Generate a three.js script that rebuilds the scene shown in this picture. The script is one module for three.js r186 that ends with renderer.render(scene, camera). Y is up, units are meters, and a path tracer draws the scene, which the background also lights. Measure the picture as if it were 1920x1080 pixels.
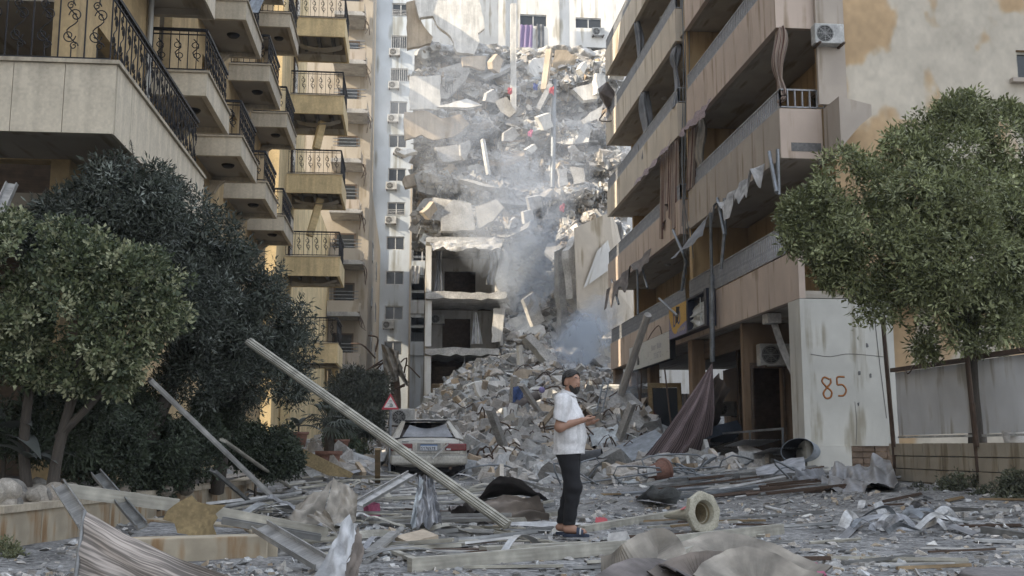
import * as THREE from 'three';
import { mergeGeometries, mergeVertices } from 'three/addons/utils/BufferGeometryUtils.js';
import { ConvexGeometry } from 'three/addons/geometries/ConvexGeometry.js';
import { RoundedBoxGeometry } from 'three/addons/geometries/RoundedBoxGeometry.js';
import { MarchingCubes } from 'three/addons/objects/MarchingCubes.js';

// ---------- camera, sky, sun, exposure ----------
const scene = new THREE.Scene();
const FOC = 2000, TH = Math.atan(298 / FOC), PS = Math.atan(196 / FOC * Math.cos(TH)), CAMH = 1.0;
const camera = new THREE.PerspectiveCamera(2 * Math.atan(540 / FOC) * 180 / Math.PI, 16 / 9, 0.1, 1500);
camera.position.set(0, CAMH, 0);
const FW = new THREE.Vector3(Math.sin(PS) * Math.cos(TH), Math.sin(TH), -Math.cos(PS) * Math.cos(TH));
const RT = new THREE.Vector3(Math.cos(PS), 0, Math.sin(PS));
const UPV = new THREE.Vector3().crossVectors(RT, FW);
camera.lookAt(FW.clone().add(camera.position));
camera.focus = 12.5; camera.userData.fStop = 5.6;
const renderer = new THREE.WebGLRenderer({ antialias: true });
renderer.toneMapping = THREE.LinearToneMapping;
renderer.toneMappingExposure = 3.2;
renderer.shadowMap.enabled = true;
const SUN = new THREE.Vector3(-1, 0.55, 0.35).normalize();
const sun = new THREE.DirectionalLight(new THREE.Color(1, 0.86, 0.66), 2.4);
sun.position.copy(SUN).multiplyScalar(150); sun.castShadow = true; sun.target.position.set(0, 10, -40);
sun.position.add(sun.target.position);
Object.assign(sun.shadow.camera, { left: -90, right: 90, top: 90, bottom: -90, near: 1, far: 400 });
sun.shadow.mapSize.set(4096, 4096);
scene.add(sun, sun.target);
{ // clear, slightly hazy sky
  const W = 256, H = 128, d = new Float32Array(W * H * 4);
  for (let j = 0; j < H; j++) for (let i = 0; i < W; i++) {
    const el = ((j + 0.5) / H - 0.5) * Math.PI, az = (i + 0.5) / W * 2 * Math.PI;
    const y = Math.max(Math.sin(el), 0), t = Math.pow(1 - y, 3.0);
    const dir = [Math.cos(az - Math.PI) * Math.cos(el), Math.sin(el), Math.sin(az - Math.PI) * Math.cos(el)];
    const g = Math.pow(Math.max(0, dir[0] * SUN.x + dir[1] * SUN.y + dir[2] * SUN.z), 6) * 0.25;
    const k = 0.62, o = (j * W + i) * 4;
    d[o] = k * (0.60 + 0.40 * t + g); d[o + 1] = k * (0.68 + 0.32 * t + g * 0.9); d[o + 2] = k * (0.82 + 0.14 * t + g * 0.7); d[o + 3] = 1;
  }
  const sky = new THREE.DataTexture(d, W, H, THREE.RGBAFormat, THREE.FloatType);
  sky.mapping = THREE.EquirectangularReflectionMapping; sky.magFilter = THREE.LinearFilter; sky.needsUpdate = true;
  scene.background = sky; scene.environment = sky;
}
scene.fog = new THREE.FogExp2(new THREE.Color(0.80, 0.86, 0.95), 0.0004);

// ---------- helpers ----------
const V = (x, y, z) => new THREE.Vector3(x, y, z);
function rng(s) { return () => { s |= 0; s = s + 0x6D2B79F5 | 0; let t = Math.imul(s ^ s >>> 15, 1 | s); t = t + Math.imul(t ^ t >>> 7, 61 | t) ^ t; return ((t ^ t >>> 14) >>> 0) / 4294967296; }; }
const rand = rng(20241);
const rr = (a, b, r = rand) => a + (b - a) * r();
const pick = (a, r = rand) => a[Math.floor(r() * a.length)];
const sstep = (a, b, x) => { const t = Math.min(1, Math.max(0, (x - a) / (b - a))); return t * t * (3 - 2 * t); };
const lerp = (a, b, t) => a + (b - a) * t;
// photograph pixels (1920 x 1080) to points; distance comes from a plane or the ground
function ray(u, v) { return FW.clone().addScaledVector(RT, (u - 960) / FOC).addScaledVector(UPV, (540 - v) / FOC); }
function atZ(u, v, d) { const r = ray(u, v), t = -d / r.z; return V(r.x * t, CAMH + r.y * t, -d); }
function atX(u, v, x) { const r = ray(u, v), t = x / r.x; return V(x, CAMH + r.y * t, r.z * t); }
function hash(i, j, s = 0) { let h = Math.imul(i, 374761393) + Math.imul(j, 668265263) + Math.imul(s, 974711) | 0; h = Math.imul(h ^ h >>> 13, 1274126177); return ((h ^ h >>> 16) >>> 0) / 4294967296; }
function vnoise(x, y, s = 0, per = 0) {
  const i = Math.floor(x), j = Math.floor(y), fx = x - i, fy = y - j, a = fx * fx * (3 - 2 * fx), b = fy * fy * (3 - 2 * fy);
  const px = Array.isArray(per) ? per[0] : per, py = Array.isArray(per) ? per[1] : per, w = (k) => px ? ((k % px) + px) % px : k, h = (k) => py ? ((k % py) + py) % py : k;
  return lerp(lerp(hash(w(i), h(j), s), hash(w(i + 1), h(j), s), a), lerp(hash(w(i), h(j + 1), s), hash(w(i + 1), h(j + 1), s), a), b);
}
function fbm(x, y, oct = 4, s = 0, per = 0) { let a = 0.5, v = 0, n = 0; for (let k = 0; k < oct; k++) { v += a * vnoise(x, y, s + k, per); n += a; a *= 0.5; x *= 2; y *= 2; per = Array.isArray(per) ? [per[0] * 2, per[1] * 2] : per * 2; } return v / n; }
// the street's surface: level near the camera, rising a little up the street and to the right, then heaps of rubble
function heap(x, z) {
  const d = -z; let h = 0;
  h += 5.6 * sstep(27, 62, d) * sstep(-3.0, 4.5, x) * (1 - 0.55 * sstep(9, 14, x));
  h += 1.0 * Math.exp(-((x - 3.2) ** 2 / 5 + (d - 33) ** 2 / 26));
  h += 0.9 * Math.exp(-((x - 6.5) ** 2 / 4 + (d - 37) ** 2 / 40));
  h += 1.6 * Math.exp(-((x + 2.2) ** 2 / 4 + (d - 47) ** 2 / 40));
  h += 0.35 * Math.exp(-((x + 1.6) ** 2 / 3 + (d - 27) ** 2 / 20));
  h += 0.28 * Math.exp(-((x + 1.2) ** 2 / 2.4 + (d - 14.5) ** 2 / 6));
  return h;
}
function gh(x, z) {
  const d = -z;
  let h = 0.22 * sstep(12, 26, d) + 0.34 * sstep(4.5, 8, x) * sstep(9, 15, d) + heap(x, z);
  const rough = 0.02 + 0.12 * sstep(24, 34, d);
  h += (fbm(x * 1.3 + 40, z * 1.3, 4, 5) - 0.5) * rough * 2.4;
  return h;
}
function onG(u, v, up = 0) { // where a pixel's ray meets the street
  const r = ray(u, v); let t = 5; const p = V(0, 0, 0);
  for (let k = 0; k < 900; k++) { t += 0.1; p.copy(r).multiplyScalar(t); p.y += CAMH; if (p.y <= gh(p.x, p.z) + up) break; }
  return p;
}
// ---------- textures and materials ----------
function tex(size, fn, srgb = true) {
  const d = new Uint8Array(size * size * 4);
  for (let j = 0; j < size; j++) for (let i = 0; i < size; i++) { const c = fn(i / size, j / size, i, j), o = (j * size + i) * 4; for (let k = 0; k < 3; k++) d[o + k] = Math.max(0, Math.min(255, c[k] * 255)); d[o + 3] = c[3] === undefined ? 255 : Math.max(0, Math.min(255, c[3] * 255)); }
  const t = new THREE.DataTexture(d, size, size); t.wrapS = t.wrapT = THREE.RepeatWrapping; t.magFilter = THREE.LinearFilter; t.minFilter = THREE.LinearMipmapLinearFilter; t.generateMipmaps = true;
  if (srgb) t.colorSpace = THREE.SRGBColorSpace; t.needsUpdate = true; return t;
}
const g3 = (v) => [v, v, v];
const T = {};
T.dust = tex(512, (x, y) => { const a = fbm(x * 6, y * 6, 5, 1, 6), b = fbm(x * 48, y * 48, 3, 2, 48); return g3(0.84 + 0.34 * (a - 0.5) + 0.26 * (b - 0.5)); });
T.plaster = tex(512, (x, y) => { const a = fbm(x * 4, y * 4, 5, 11, 4), s = fbm(x * 20, y * 3, 4, 13, [20, 3]), b = fbm(x * 64, y * 64, 2, 12, 64); const v = 0.86 + 0.22 * (a - 0.5) + 0.20 * (s - 0.5) + 0.10 * (b - 0.5); return [v, v * 0.99, v * 0.97]; });
T.grime = tex(512, (x, y) => { const a = fbm(x * 5, y * 5, 5, 21, 5), s = fbm(x * 22, y * 2, 5, 23, [22, 2]); const k = sstep(0.54, 0.78, s * 0.6 + a * 0.45); const v = 0.93 + 0.20 * (a - 0.5) - 0.24 * k; return [v, v * (1 - 0.03 * k), v * (1 - 0.09 * k)]; });
T.fine = tex(256, (x, y) => g3(fbm(x * 32, y * 32, 3, 31, 32)), false);
T.coarse = tex(512, (x, y) => g3(0.65 * fbm(x * 10, y * 10, 5, 41, 10) + 0.35 * fbm(x * 70, y * 70, 2, 42, 70)), false);
T.gravel = tex(512, (x, y) => { // flat grit: cells
  let m = 9, n = 9; const X = x * 44, Y = y * 44, i = Math.floor(X), j = Math.floor(Y); let id = 0;
  for (let a = -1; a < 2; a++) for (let b = -1; b < 2; b++) { const p = (i + a + 44) % 44, q = (j + b + 44) % 44, dx = i + a + hash(p, q, 51) - X, dy = j + b + hash(p, q, 52) - Y, dd = dx * dx + dy * dy; if (dd < m) { n = m; m = dd; id = hash(p, q, 53); } else if (dd < n) n = dd; }
  const e = Math.min(1, (Math.sqrt(n) - Math.sqrt(m)) * 3); return g3((0.25 + 0.75 * id) * e);
}, false);
T.ground = tex(1024, (x, y) => { const a = fbm(x * 5, y * 5, 6, 61, 5), b = fbm(x * 120, y * 120, 2, 62, 120), c = fbm(x * 36, y * 36, 3, 63, 36); let v = 0.70 + 0.34 * (a - 0.5) + 0.42 * (b - 0.5) + 0.36 * (c - 0.5); if (c < 0.33) v *= 0.78; return [v, v * 0.995, v * 0.985]; });
T.metal = tex(256, (x, y) => { const s = fbm(x * 3, y * 60, 3, 71, [3, 60]), a = fbm(x * 8, y * 8, 4, 72, 8); return g3(0.82 + 0.16 * (s - 0.5) + 0.34 * (a - 0.5)); });
T.weave = tex(256, (x, y) => { const s = fbm(x * 6, y * 70, 3, 81, [6, 70]), w = 0.5 + 0.5 * Math.sin(y * 64 * Math.PI * 2), a = fbm(x * 5, y * 5, 4, 83, 5); return g3(0.76 + 0.05 * (s - 0.5) + 0.44 * (a - 0.5) + 0 * w); });
T.slub = tex(512, (x, y) => { const s = fbm(x * 7, y * 110, 4, 85, [7, 110]), a = fbm(x * 4, y * 4, 4, 86, 4), k = sstep(0.36, 0.68, s * 0.8 + a * 0.2); return g3(0.52 + 0.34 * k + 0.3 * (a - 0.5)); });
T.stripes = tex(256, (x, y) => { const p = (x * 10) % 1, a = fbm(x * 6, y * 6, 4, 91, 6), v = 0.86 + 0.3 * (a - 0.5); const c = p < 0.12 || (p > 0.2 && p < 0.26) ? [0.34, 0.28, 0.29] : p > 0.55 && p < 0.68 ? [0.52, 0.43, 0.43] : [0.84, 0.79, 0.79]; return c.map((k) => k * v); });
T.cstripe = tex(256, (x, y) => { const p = (x * 8) % 1, a = fbm(x * 6, y * 6, 4, 95, 6), v = 0.88 + 0.3 * (a - 0.5); return (p < 0.22 ? [0.46, 0.32, 0.30] : p > 0.5 && p < 0.62 ? [0.55, 0.52, 0.52] : [0.82, 0.78, 0.74]).map((k) => k * v); });
T.peel = tex(1024, (x, y) => { // ochre render with pale filler patches
  const a = fbm(x * 3, y * 4, 5, 101, 0), b = fbm(x * 9, y * 9, 4, 102, 0), c = fbm(x * 60, y * 60, 2, 103, 0);
  const st = Math.exp(-(((x - 0.46) / 0.05) ** 2)) + Math.exp(-(((x - 0.86) / 0.05) ** 2)) * 0.8 + Math.exp(-(((x - 0.3) / 0.03) ** 2)) * (y > 0.45 ? 0.9 : 0);
  const k = sstep(0.50, 0.58, a * 0.55 + b * 0.45 + 0.2 * st - 0.02 + 0.10 * Math.exp(-(((x - 0.65) / 0.2) ** 2 + ((y - 0.72) / 0.25) ** 2)));
  const v = 0.94 + 0.2 * (b - 0.5) + 0.1 * (c - 0.5); const o = [0.80, 0.69, 0.55], w = [0.82, 0.79, 0.74]; return o.map((q, i) => lerp(q, w[i], k) * v);
});
const mats = {};
function M(name, rgb, o = {}) { // rgb linear
  const { map, bump, bs = 0.004, rep, ...rest } = o;
  const m = o.phys ? new THREE.MeshPhysicalMaterial() : new THREE.MeshStandardMaterial();
  delete rest.phys; m.name = name; m.color.setRGB(...rgb); m.roughness = 0.9; m.side = THREE.DoubleSide;
  const R = (t) => { if (!rep) return t; const c = t.clone(); c.repeat.set(...[].concat(rep, rep).slice(0, 2)); c.needsUpdate = true; return c; };
  if (map) m.map = R(map); if (bump) { m.bumpMap = R(bump); m.bumpScale = bs; }
  Object.assign(m, rest); return mats[name] = m;
}
const m = {
  conc: M('concrete', [0.52, 0.505, 0.48], { map: T.dust, bump: T.coarse, bs: 0.0060, rep: 0.5 }),
  concL: M('pale_concrete', [0.70, 0.68, 0.65], { map: T.dust, bump: T.coarse, bs: 0.0045, rep: 0.4 }),
  concD: M('dark_concrete', [0.22, 0.215, 0.21], { map: T.dust, bump: T.coarse, bs: 0.0090, rep: 0.4 }),
  concW: M('white_plaster_chunk', [0.76, 0.75, 0.73], { map: T.plaster, bump: T.fine, bs: 0.0018, rep: 0.4 }),
  concB: M('beige_plaster_chunk', [0.52, 0.44, 0.35], { map: T.plaster, bump: T.fine, bs: 0.0018, rep: 0.4 }),
  rubble: M('rubble_dust', [0.66, 0.645, 0.62], { map: T.dust, bump: T.coarse, bs: 0.0200, rep: 0.3 }),
  ground: M('dusty_street', [0.46, 0.455, 0.45], { map: T.ground, bump: T.gravel, bs: 0.0042, rep: 0.42 }),
  stone: M('stone_cladding', [0.62, 0.56, 0.46], { map: T.plaster, bump: T.fine, bs: 0.0006, rep: 0.5, roughness: 0.7 }),
  stoneC: M('stone_coping', [0.52, 0.46, 0.37], { map: T.plaster, bump: T.fine, bs: 0.0009, rep: 0.7 }),
  lwall: M('ochre_render', [0.60, 0.46, 0.27], { map: T.plaster, bump: T.fine, bs: 0.0009, rep: 0.3 }),
  soffit: M('grey_soffit', [0.42, 0.38, 0.32], { map: T.grime, rep: 0.3 }),
  yell: M('yellow_render', [0.84, 0.69, 0.42], { map: T.plaster, bump: T.fine, bs: 0.0006, rep: 0.4 }),  // yellow paint pushed yellower to carry warm bounced light
  peach: M('peach_render', [0.585, 0.475, 0.395], { map: T.grime, bump: T.fine, bs: 0.0012, rep: 0.25 }),
  peachG: M('greyed_render', [0.46, 0.40, 0.34], { map: T.grime, bump: T.fine, bs: 0.0012, rep: 0.25 }),
  cream: M('cream_render', [0.64, 0.565, 0.465], { map: T.grime, bump: T.fine, bs: 0.0012, rep: 0.2 }),
  ochin: M('ochre_loggia_render', [0.52, 0.37, 0.20], { map: T.grime, bump: T.fine, bs: 0.0009, rep: 0.25 }),
  peel: M('patched_render', [0.86, 0.84, 0.80], { map: T.peel, bump: T.coarse, bs: 0.0024 }),
  wpaint: M('white_render', [0.80, 0.79, 0.76], { map: T.grime, bump: T.fine, bs: 0.0009, rep: 0.16 }),
  wall85: M('pale_render', [0.60, 0.585, 0.53], { map: T.grime, bump: T.coarse, bs: 0.0018, rep: 0.3 }),
  blue: M('blue_grey_render', [0.56, 0.61, 0.66], { map: T.grime, bump: T.fine, bs: 0.0009, rep: 0.12 }),
  greyb: M('grey_render', [0.42, 0.44, 0.46], { map: T.grime, bump: T.fine, bs: 0.0009, rep: 0.2 }),
  tan: M('tan_render', [0.50, 0.44, 0.36], { map: T.grime, bump: T.fine, bs: 0.0009, rep: 0.15 }),
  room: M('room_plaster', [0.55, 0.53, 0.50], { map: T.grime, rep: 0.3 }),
  iron: M('wrought_iron', [0.022, 0.022, 0.025], { roughness: 0.55, metalness: 0.5 }),
  steel: M('grey_steel', [0.30, 0.32, 0.34], { roughness: 0.5, metalness: 0.5, map: T.metal }),
  rail: M('grey_painted_rail', [0.40, 0.41, 0.43], { roughness: 0.5, map: T.metal }),
  bluerail: M('blue_grey_rail_panel', [0.22, 0.27, 0.34], { roughness: 0.6, map: T.metal }),
  alu: M('aluminium', [0.62, 0.61, 0.59], { roughness: 0.42, metalness: 0.55, map: T.metal }),
  aluC: M('dusty_cream_aluminium', [0.56, 0.53, 0.45], { roughness: 0.6, metalness: 0.15, map: T.metal }),
  aluD: M('dull_aluminium', [0.34, 0.34, 0.33], { roughness: 0.5, metalness: 0.5, map: T.metal }),
  sheetm: M('crumpled_sheet_metal', [0.42, 0.42, 0.43], { roughness: 0.5, metalness: 0.45, map: T.metal }),
  canvasB: M('brown_canvas', [0.30, 0.25, 0.21], { map: T.weave, rep: 1 }),
  canvasC: M('beige_canvas', [0.50, 0.45, 0.38], { map: T.weave, rep: 1 }),
  canvasG: M('grey_brown_canvas', [0.29, 0.255, 0.24], { map: T.weave, rep: 1 }),
  slub: M('slub_awning_fabric', [0.52, 0.45, 0.39], { map: T.slub, bump: T.slub, bs: 0.0012 }),
  stripe: M('striped_awning', [0.72, 0.66, 0.66], { map: T.stripes }),
  curtain: M('grey_curtain', [0.34, 0.35, 0.37], { map: T.weave, rep: 1 }),
  curtainS: M('striped_curtain', [0.62, 0.55, 0.50], { map: T.cstripe }),
  cloth: M('white_cloth', [0.70, 0.70, 0.70], { map: T.weave, rep: 1 }),
  plastic: M('white_plastic_sheet', [0.66, 0.70, 0.71], { roughness: 0.5, map: T.dust, rep: 0.6 }),
  clay: M('terracotta', [0.29, 0.15, 0.11], { map: T.dust, rep: 1.2, roughness: 0.85 }),
  rock: M('boulder', [0.42, 0.37, 0.31], { map: T.dust, bump: T.coarse, bs: 0.0036, rep: 1.2 }),
  planter: M('planter_limestone', [0.50, 0.45, 0.36], { map: tex(512, (x, y) => { const a = fbm(x * 6, y * 6, 5, 111, 6), s = fbm(x * 14, y * 3, 5, 112, [14, 3]), k = 0.8 * sstep(0.52, 0.8, s * 0.75 + a * 0.3); const v = 0.9 + 0.3 * (a - 0.5); return [v * lerp(1, 0.78, k), v * lerp(0.98, 0.62, k), v * lerp(0.95, 0.46, k)]; }), bump: T.coarse, bs: 0.0018, rep: 0.6 }),
  soil: M('soil', [0.16, 0.145, 0.13], { map: T.ground, bump: T.gravel, bs: 0.0060, rep: 0.7 }),
  block: M('concrete_block', [0.42, 0.37, 0.29], { map: T.grime, bump: T.coarse, bs: 0.0018, rep: 0.5 }),
  brick: M('exposed_brick', [0.24, 0.17, 0.12], { map: T.dust, bump: T.coarse, bs: 0.0030, rep: 1 }),
  wood: M('timber', [0.36, 0.26, 0.15], { map: T.metal }),
  shopw: M('brown_shop_render', [0.26, 0.18, 0.115], { map: T.grime, bump: T.fine, bs: 0.001, rep: 0.3 }),  // brown render darkened to carry the shade under awnings and loggia
  woodAndShade: M('dark_timber', [0.14, 0.10, 0.07], { map: T.metal }),  // timber of doors and frames; on interior walls its darkness stands for shade
  ply: M('yellow_board', [0.36, 0.27, 0.14], { map: T.dust, rep: 0.8 }),
  glassD: M('window_glass', [0.03, 0.035, 0.04], { roughness: 0.12 }),
  black: M('black', [0.012, 0.012, 0.013], { roughness: 0.8 }),
  white: M('white_paint', [0.74, 0.74, 0.73], { map: T.dust, rep: 0.6, roughness: 0.6 }),
  acw: M('dusty_white_enamel', [0.62, 0.62, 0.60], { map: T.dust, rep: 1.0, roughness: 0.55 }),
  fencep: M('white_fence_sheet', [0.72, 0.73, 0.74], { map: T.grime, rep: 0.35, roughness: 0.6 }),
  rust: M('rusty_steel', [0.13, 0.085, 0.06], { map: T.dust, rep: 1.5, roughness: 0.8 }),
  red: M('red_cloth', [0.42, 0.07, 0.08], {}), pink: M('pink_card', [0.62, 0.16, 0.28], { map: T.dust, rep: 2 }), bluec: M('blue_printed_cloth', [0.10, 0.16, 0.36], { map: T.dust, rep: 3 }),
  purple: M('purple_cloth', [0.28, 0.22, 0.36], {}), navy: M('navy_cloth', [0.05, 0.07, 0.20], {}), lilac: M('lilac_cloth', [0.30, 0.27, 0.50], {}),
  bark: M('bark', [0.10, 0.085, 0.07], { map: T.dust, bump: T.coarse, bs: 0.0060, rep: [4, 1] }),
};
// ---------- geometry helpers ----------
function boxUV(geo) { // uv in metres on the face each triangle points to
  const g = geo.index ? geo.toNonIndexed() : geo; const p = g.attributes.position, n = p.count, uv = new Float32Array(n * 2);
  const a = V(), b = V(), c = V(), e = V();
  for (let i = 0; i < n; i += 3) {
    a.fromBufferAttribute(p, i); b.fromBufferAttribute(p, i + 1); c.fromBufferAttribute(p, i + 2); e.copy(b).sub(a).cross(c.clone().sub(a));
    const x = Math.abs(e.x), y = Math.abs(e.y), z = Math.abs(e.z);
    [a, b, c].forEach((q, k) => { const [s, t] = y >= x && y >= z ? [q.x, q.z] : x >= z ? [q.z, q.y] : [q.x, q.y]; uv[(i + k) * 2] = s; uv[(i + k) * 2 + 1] = t; });
  }
  g.setAttribute('uv', new THREE.BufferAttribute(uv, 2)); return g;
}
const clean = (g) => { const o = g.index ? g.toNonIndexed() : g; for (const k of Object.keys(o.attributes)) if (!['position', 'normal', 'uv'].includes(k)) o.deleteAttribute(k); if (!o.attributes.normal) o.computeVertexNormals(); if (!o.attributes.uv) boxUV(o); return o; };
const mg = (l) => mergeGeometries(l.map(clean));
function bx(x0, x1, y0, y1, z0, z1) { const g = new THREE.BoxGeometry(Math.abs(x1 - x0), Math.abs(y1 - y0), Math.abs(z1 - z0)); g.translate((x0 + x1) / 2, (y0 + y1) / 2, (z0 + z1) / 2); return boxUV(g); }
function rbx(w, h, d, r = 0.02, s = 2) { return boxUV(new RoundedBoxGeometry(w, h, d, s, Math.min(r, w / 2.1, h / 2.1, d / 2.1))); }
function rot(g, x = 0, y = 0, z = 0) { return g.applyMatrix4(new THREE.Matrix4().makeRotationFromEuler(new THREE.Euler(x, y, z, 'YXZ'))); }
function orient(g, a, b, roll = 0) { // from along +z at origin to a..b
  const d = b.clone().sub(a).normalize(); const up = Math.abs(d.y) > 0.98 ? V(1, 0, 0) : V(0, 1, 0); const x = V().crossVectors(up, d).normalize(), y = V().crossVectors(d, x);
  const mt = new THREE.Matrix4().makeBasis(x, y, d); if (roll) mt.multiply(new THREE.Matrix4().makeRotationZ(roll)); mt.setPosition(a.clone().add(b).multiplyScalar(0.5)); return g.applyMatrix4(mt);
}
function beam(a, b, w, h, roll = 0) { const l = a.distanceTo(b); return orient(boxUV(new THREE.BoxGeometry(w, h, l)), a, b, roll); }
function prof(a, b, w, h, t = 0.012, roll = 0, kind = 'C') { // metal section: C channel, L, or ribbed rail
  const l = a.distanceTo(b), parts = [];
  if (kind === 'C') parts.push(bx(-w / 2, w / 2, -t / 2, t / 2, -l / 2, l / 2), bx(-w / 2, -w / 2 + t, t / 2, h, -l / 2, l / 2), bx(w / 2 - t, w / 2, t / 2, h, -l / 2, l / 2));
  else if (kind === 'L') parts.push(bx(-w / 2, w / 2, -t / 2, t / 2, -l / 2, l / 2), bx(-w / 2, -w / 2 + t, t / 2, h, -l / 2, l / 2));
  else parts.push(bx(-w / 2, w / 2, -h / 2, h / 2, -l / 2, l / 2), bx(-w * 0.28, -w * 0.12, h / 2, h / 2 + t, -l / 2, l / 2), bx(w * 0.12, w * 0.28, h / 2, h / 2 + t, -l / 2, l / 2), bx(-w / 2 - t, -w / 2, -h * 0.1, h * 0.25, -l / 2, l / 2), bx(w / 2, w / 2 + t, -h * 0.1, h * 0.25, -l / 2, l / 2));
  return orient(mg(parts), a, b, roll);
}
function tube(pts, r, seg = 0, rad = 6) { const c = pts.length === 2 ? new THREE.LineCurve3(pts[0], pts[1]) : new THREE.CatmullRomCurve3(pts); return clean(new THREE.TubeGeometry(c, seg || (pts.length === 2 ? 1 : pts.length * 4), r, rad)); }
function cyl(a, b, r0, r1 = r0, n = 12) { const l = a.distanceTo(b), g = new THREE.CylinderGeometry(r1, r0, l, n); g.rotateX(Math.PI / 2); return orient(clean(g), a, b); }
function ribbon(pts, w, up0 = V(0, 1, 0), twist = 0, seg = 24, th = 0.006) { // bent strip with thickness
  const c = new THREE.CatmullRomCurve3(pts), pos = [], idx = [], uv = [];
  for (let i = 0; i <= seg; i++) {
    const t = i / seg, p = c.getPoint(t), d = c.getTangent(t), s = V().crossVectors(d, up0).normalize(); s.applyAxisAngle(d, twist * t); const n = V().crossVectors(s, d).multiplyScalar(th / 2);
    for (const [k, q] of [[-1, -1], [1, -1], [1, 1], [-1, 1]]) { const o = p.clone().addScaledVector(s, k * w / 2).addScaledVector(n, q); pos.push(o.x, o.y, o.z); uv.push(t * 2, k < 0 ? 0 : w); }
    if (i) for (let k = 0; k < 4; k++) { const a = (i - 1) * 4 + k, b = (i - 1) * 4 + (k + 1) % 4; idx.push(a, b, a + 4, b, b + 4, a + 4); }
  }
  const g = new THREE.BufferGeometry(); g.setAttribute('position', new THREE.Float32BufferAttribute(pos, 3)); g.setAttribute('uv', new THREE.Float32BufferAttribute(uv, 2)); g.setIndex(idx); const o = g.toNonIndexed(); o.computeVertexNormals(); return o;
}
function patch(nu, nv, fn, us = 1, vs = 1) { // smooth sheet from fn(s,t) -> Vector3
  const pos = [], uv = [], idx = [];
  for (let j = 0; j <= nv; j++) for (let i = 0; i <= nu; i++) { const p = fn(i / nu, j / nv); pos.push(p.x, p.y, p.z); uv.push(i / nu * us, j / nv * vs); }
  for (let j = 0; j < nv; j++) for (let i = 0; i < nu; i++) { const a = j * (nu + 1) + i; idx.push(a, a + 1, a + nu + 1, a + 1, a + nu + 2, a + nu + 1); }
  const g = new THREE.BufferGeometry(); g.setAttribute('position', new THREE.Float32BufferAttribute(pos, 3)); g.setAttribute('uv', new THREE.Float32BufferAttribute(uv, 2)); g.setIndex(idx); g.computeVertexNormals(); return g;
}
const bil = (c, s, t) => c[0].clone().lerp(c[1], s).lerp(c[3].clone().lerp(c[2], s), t);
function sheet(c, nu, nv, amp = 0.05, freq = 3, seed = 1, us = 1, vs = 1, extra) { // crumpled sheet between four corners
  const n = c[1].clone().sub(c[0]).cross(c[3].clone().sub(c[0])).normalize();
  return patch(nu, nv, (s, t) => { const p = bil(c, s, t), f = fbm(s * freq + seed * 7, t * freq, 3, seed) - 0.5, r = Math.abs(fbm(s * freq * 1.5 + 31, t * freq * 1.5 + seed, 2, seed + 9) - 0.5); let tr = 0; for (let k = 0; k < 3; k++) { const a = hash(seed, k, 7) * 3.1416, q = (s * Math.cos(a) + t * Math.sin(a)) * freq * 0.55 * (1 + 0.6 * k) + hash(seed, k, 8) + 0.35 * f; tr += Math.abs(q - Math.floor(q) - 0.5) * 2 / (1 + k); } p.addScaledVector(n, amp * (1.2 * f + 1.2 * r + 0.9 * (tr - 0.9))); if (extra) extra(p, s, t, n); return p; }, us, vs);
}
function extr(pts, depth, bev = 0) { const s = new THREE.Shape(pts.map(([x, y]) => new THREE.Vector2(x, y))); return boxUV(new THREE.ExtrudeGeometry(s, { depth, bevelEnabled: bev > 0, bevelSize: bev, bevelThickness: bev, bevelSegments: 1 })); }
function lathe(pr, n = 20) { return clean(new THREE.LatheGeometry(pr.map(([x, y]) => new THREE.Vector2(x, y)), n)); }
function chunkGeo(r, fx = 1, fy = 1, fz = 1, n = 11) { const p = []; for (let i = 0; i < n; i++) { const a = V(rr(-1, 1, r), rr(-1, 1, r), rr(-1, 1, r)); const k = Math.max(Math.abs(a.x), Math.abs(a.y), Math.abs(a.z)); a.multiplyScalar(rr(0.75, 1, r) / k * 0.5); p.push(V(a.x * fx, a.y * fy, a.z * fz)); } return boxUV(new ConvexGeometry(p)); }
function slabGeo(r, w, h, t, n = 9, jag = 0.25) { // broken slab: ragged outline, real thickness
  const p = []; for (let i = 0; i < n; i++) { const a = (i + rr(-0.3, 0.3, r)) / n * Math.PI * 2, c = Math.cos(a), s = Math.sin(a), q = 1 / Math.max(Math.abs(c), Math.abs(s)) * rr(1 - jag, 1, r); p.push([c * q * w / 2, s * q * h / 2]); }
  const g = extr(p, t); g.translate(0, 0, -t / 2); return g;
}
// ---------- things and parts ----------
const taken = {};
function numbered(n) { const k = taken[n] = (taken[n] ?? -1) + 1; return k ? n + '_' + String(k).padStart(3, '0') : n; }
const sh = (o) => { o.castShadow = o.receiveShadow = true; return o; };
function thing(name, label, category, group, pos) { const o = new THREE.Group(); o.name = numbered(name); o.userData = { label, category }; if (group) o.userData.group = group; if (pos) o.position.copy(pos); scene.add(o); return o; }
function one(name, geo, mat, label, category, group) { const o = sh(new THREE.Mesh(clean(geo), mat)); o.name = numbered(name); o.userData = { label, category }; if (group) o.userData.group = group; scene.add(o); return o; }
function part(parent, name, geo, mat, label) { const o = sh(new THREE.Mesh(geo.isBufferGeometry ? (geo.attributes.normal && geo.attributes.uv ? geo : clean(geo)) : mg(geo), mat)); o.name = name; if (label) o.userData.label = label; parent.add(o); return o; }
function sub(parent, name) { const g = new THREE.Group(); g.name = name; parent.add(g); return g; }
function struct(name, geo, mat) { const o = sh(new THREE.Mesh(geo, mat)); o.name = numbered(name); o.userData = { kind: 'structure' }; scene.add(o); return o; }
function copyOf(o, label) { const c = o.clone(); c.name = numbered(o.name.replace(/_\d{3}$/, '')); c.userData = { ...o.userData }; if (label) c.userData.label = label; scene.add(c); return c; }
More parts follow.
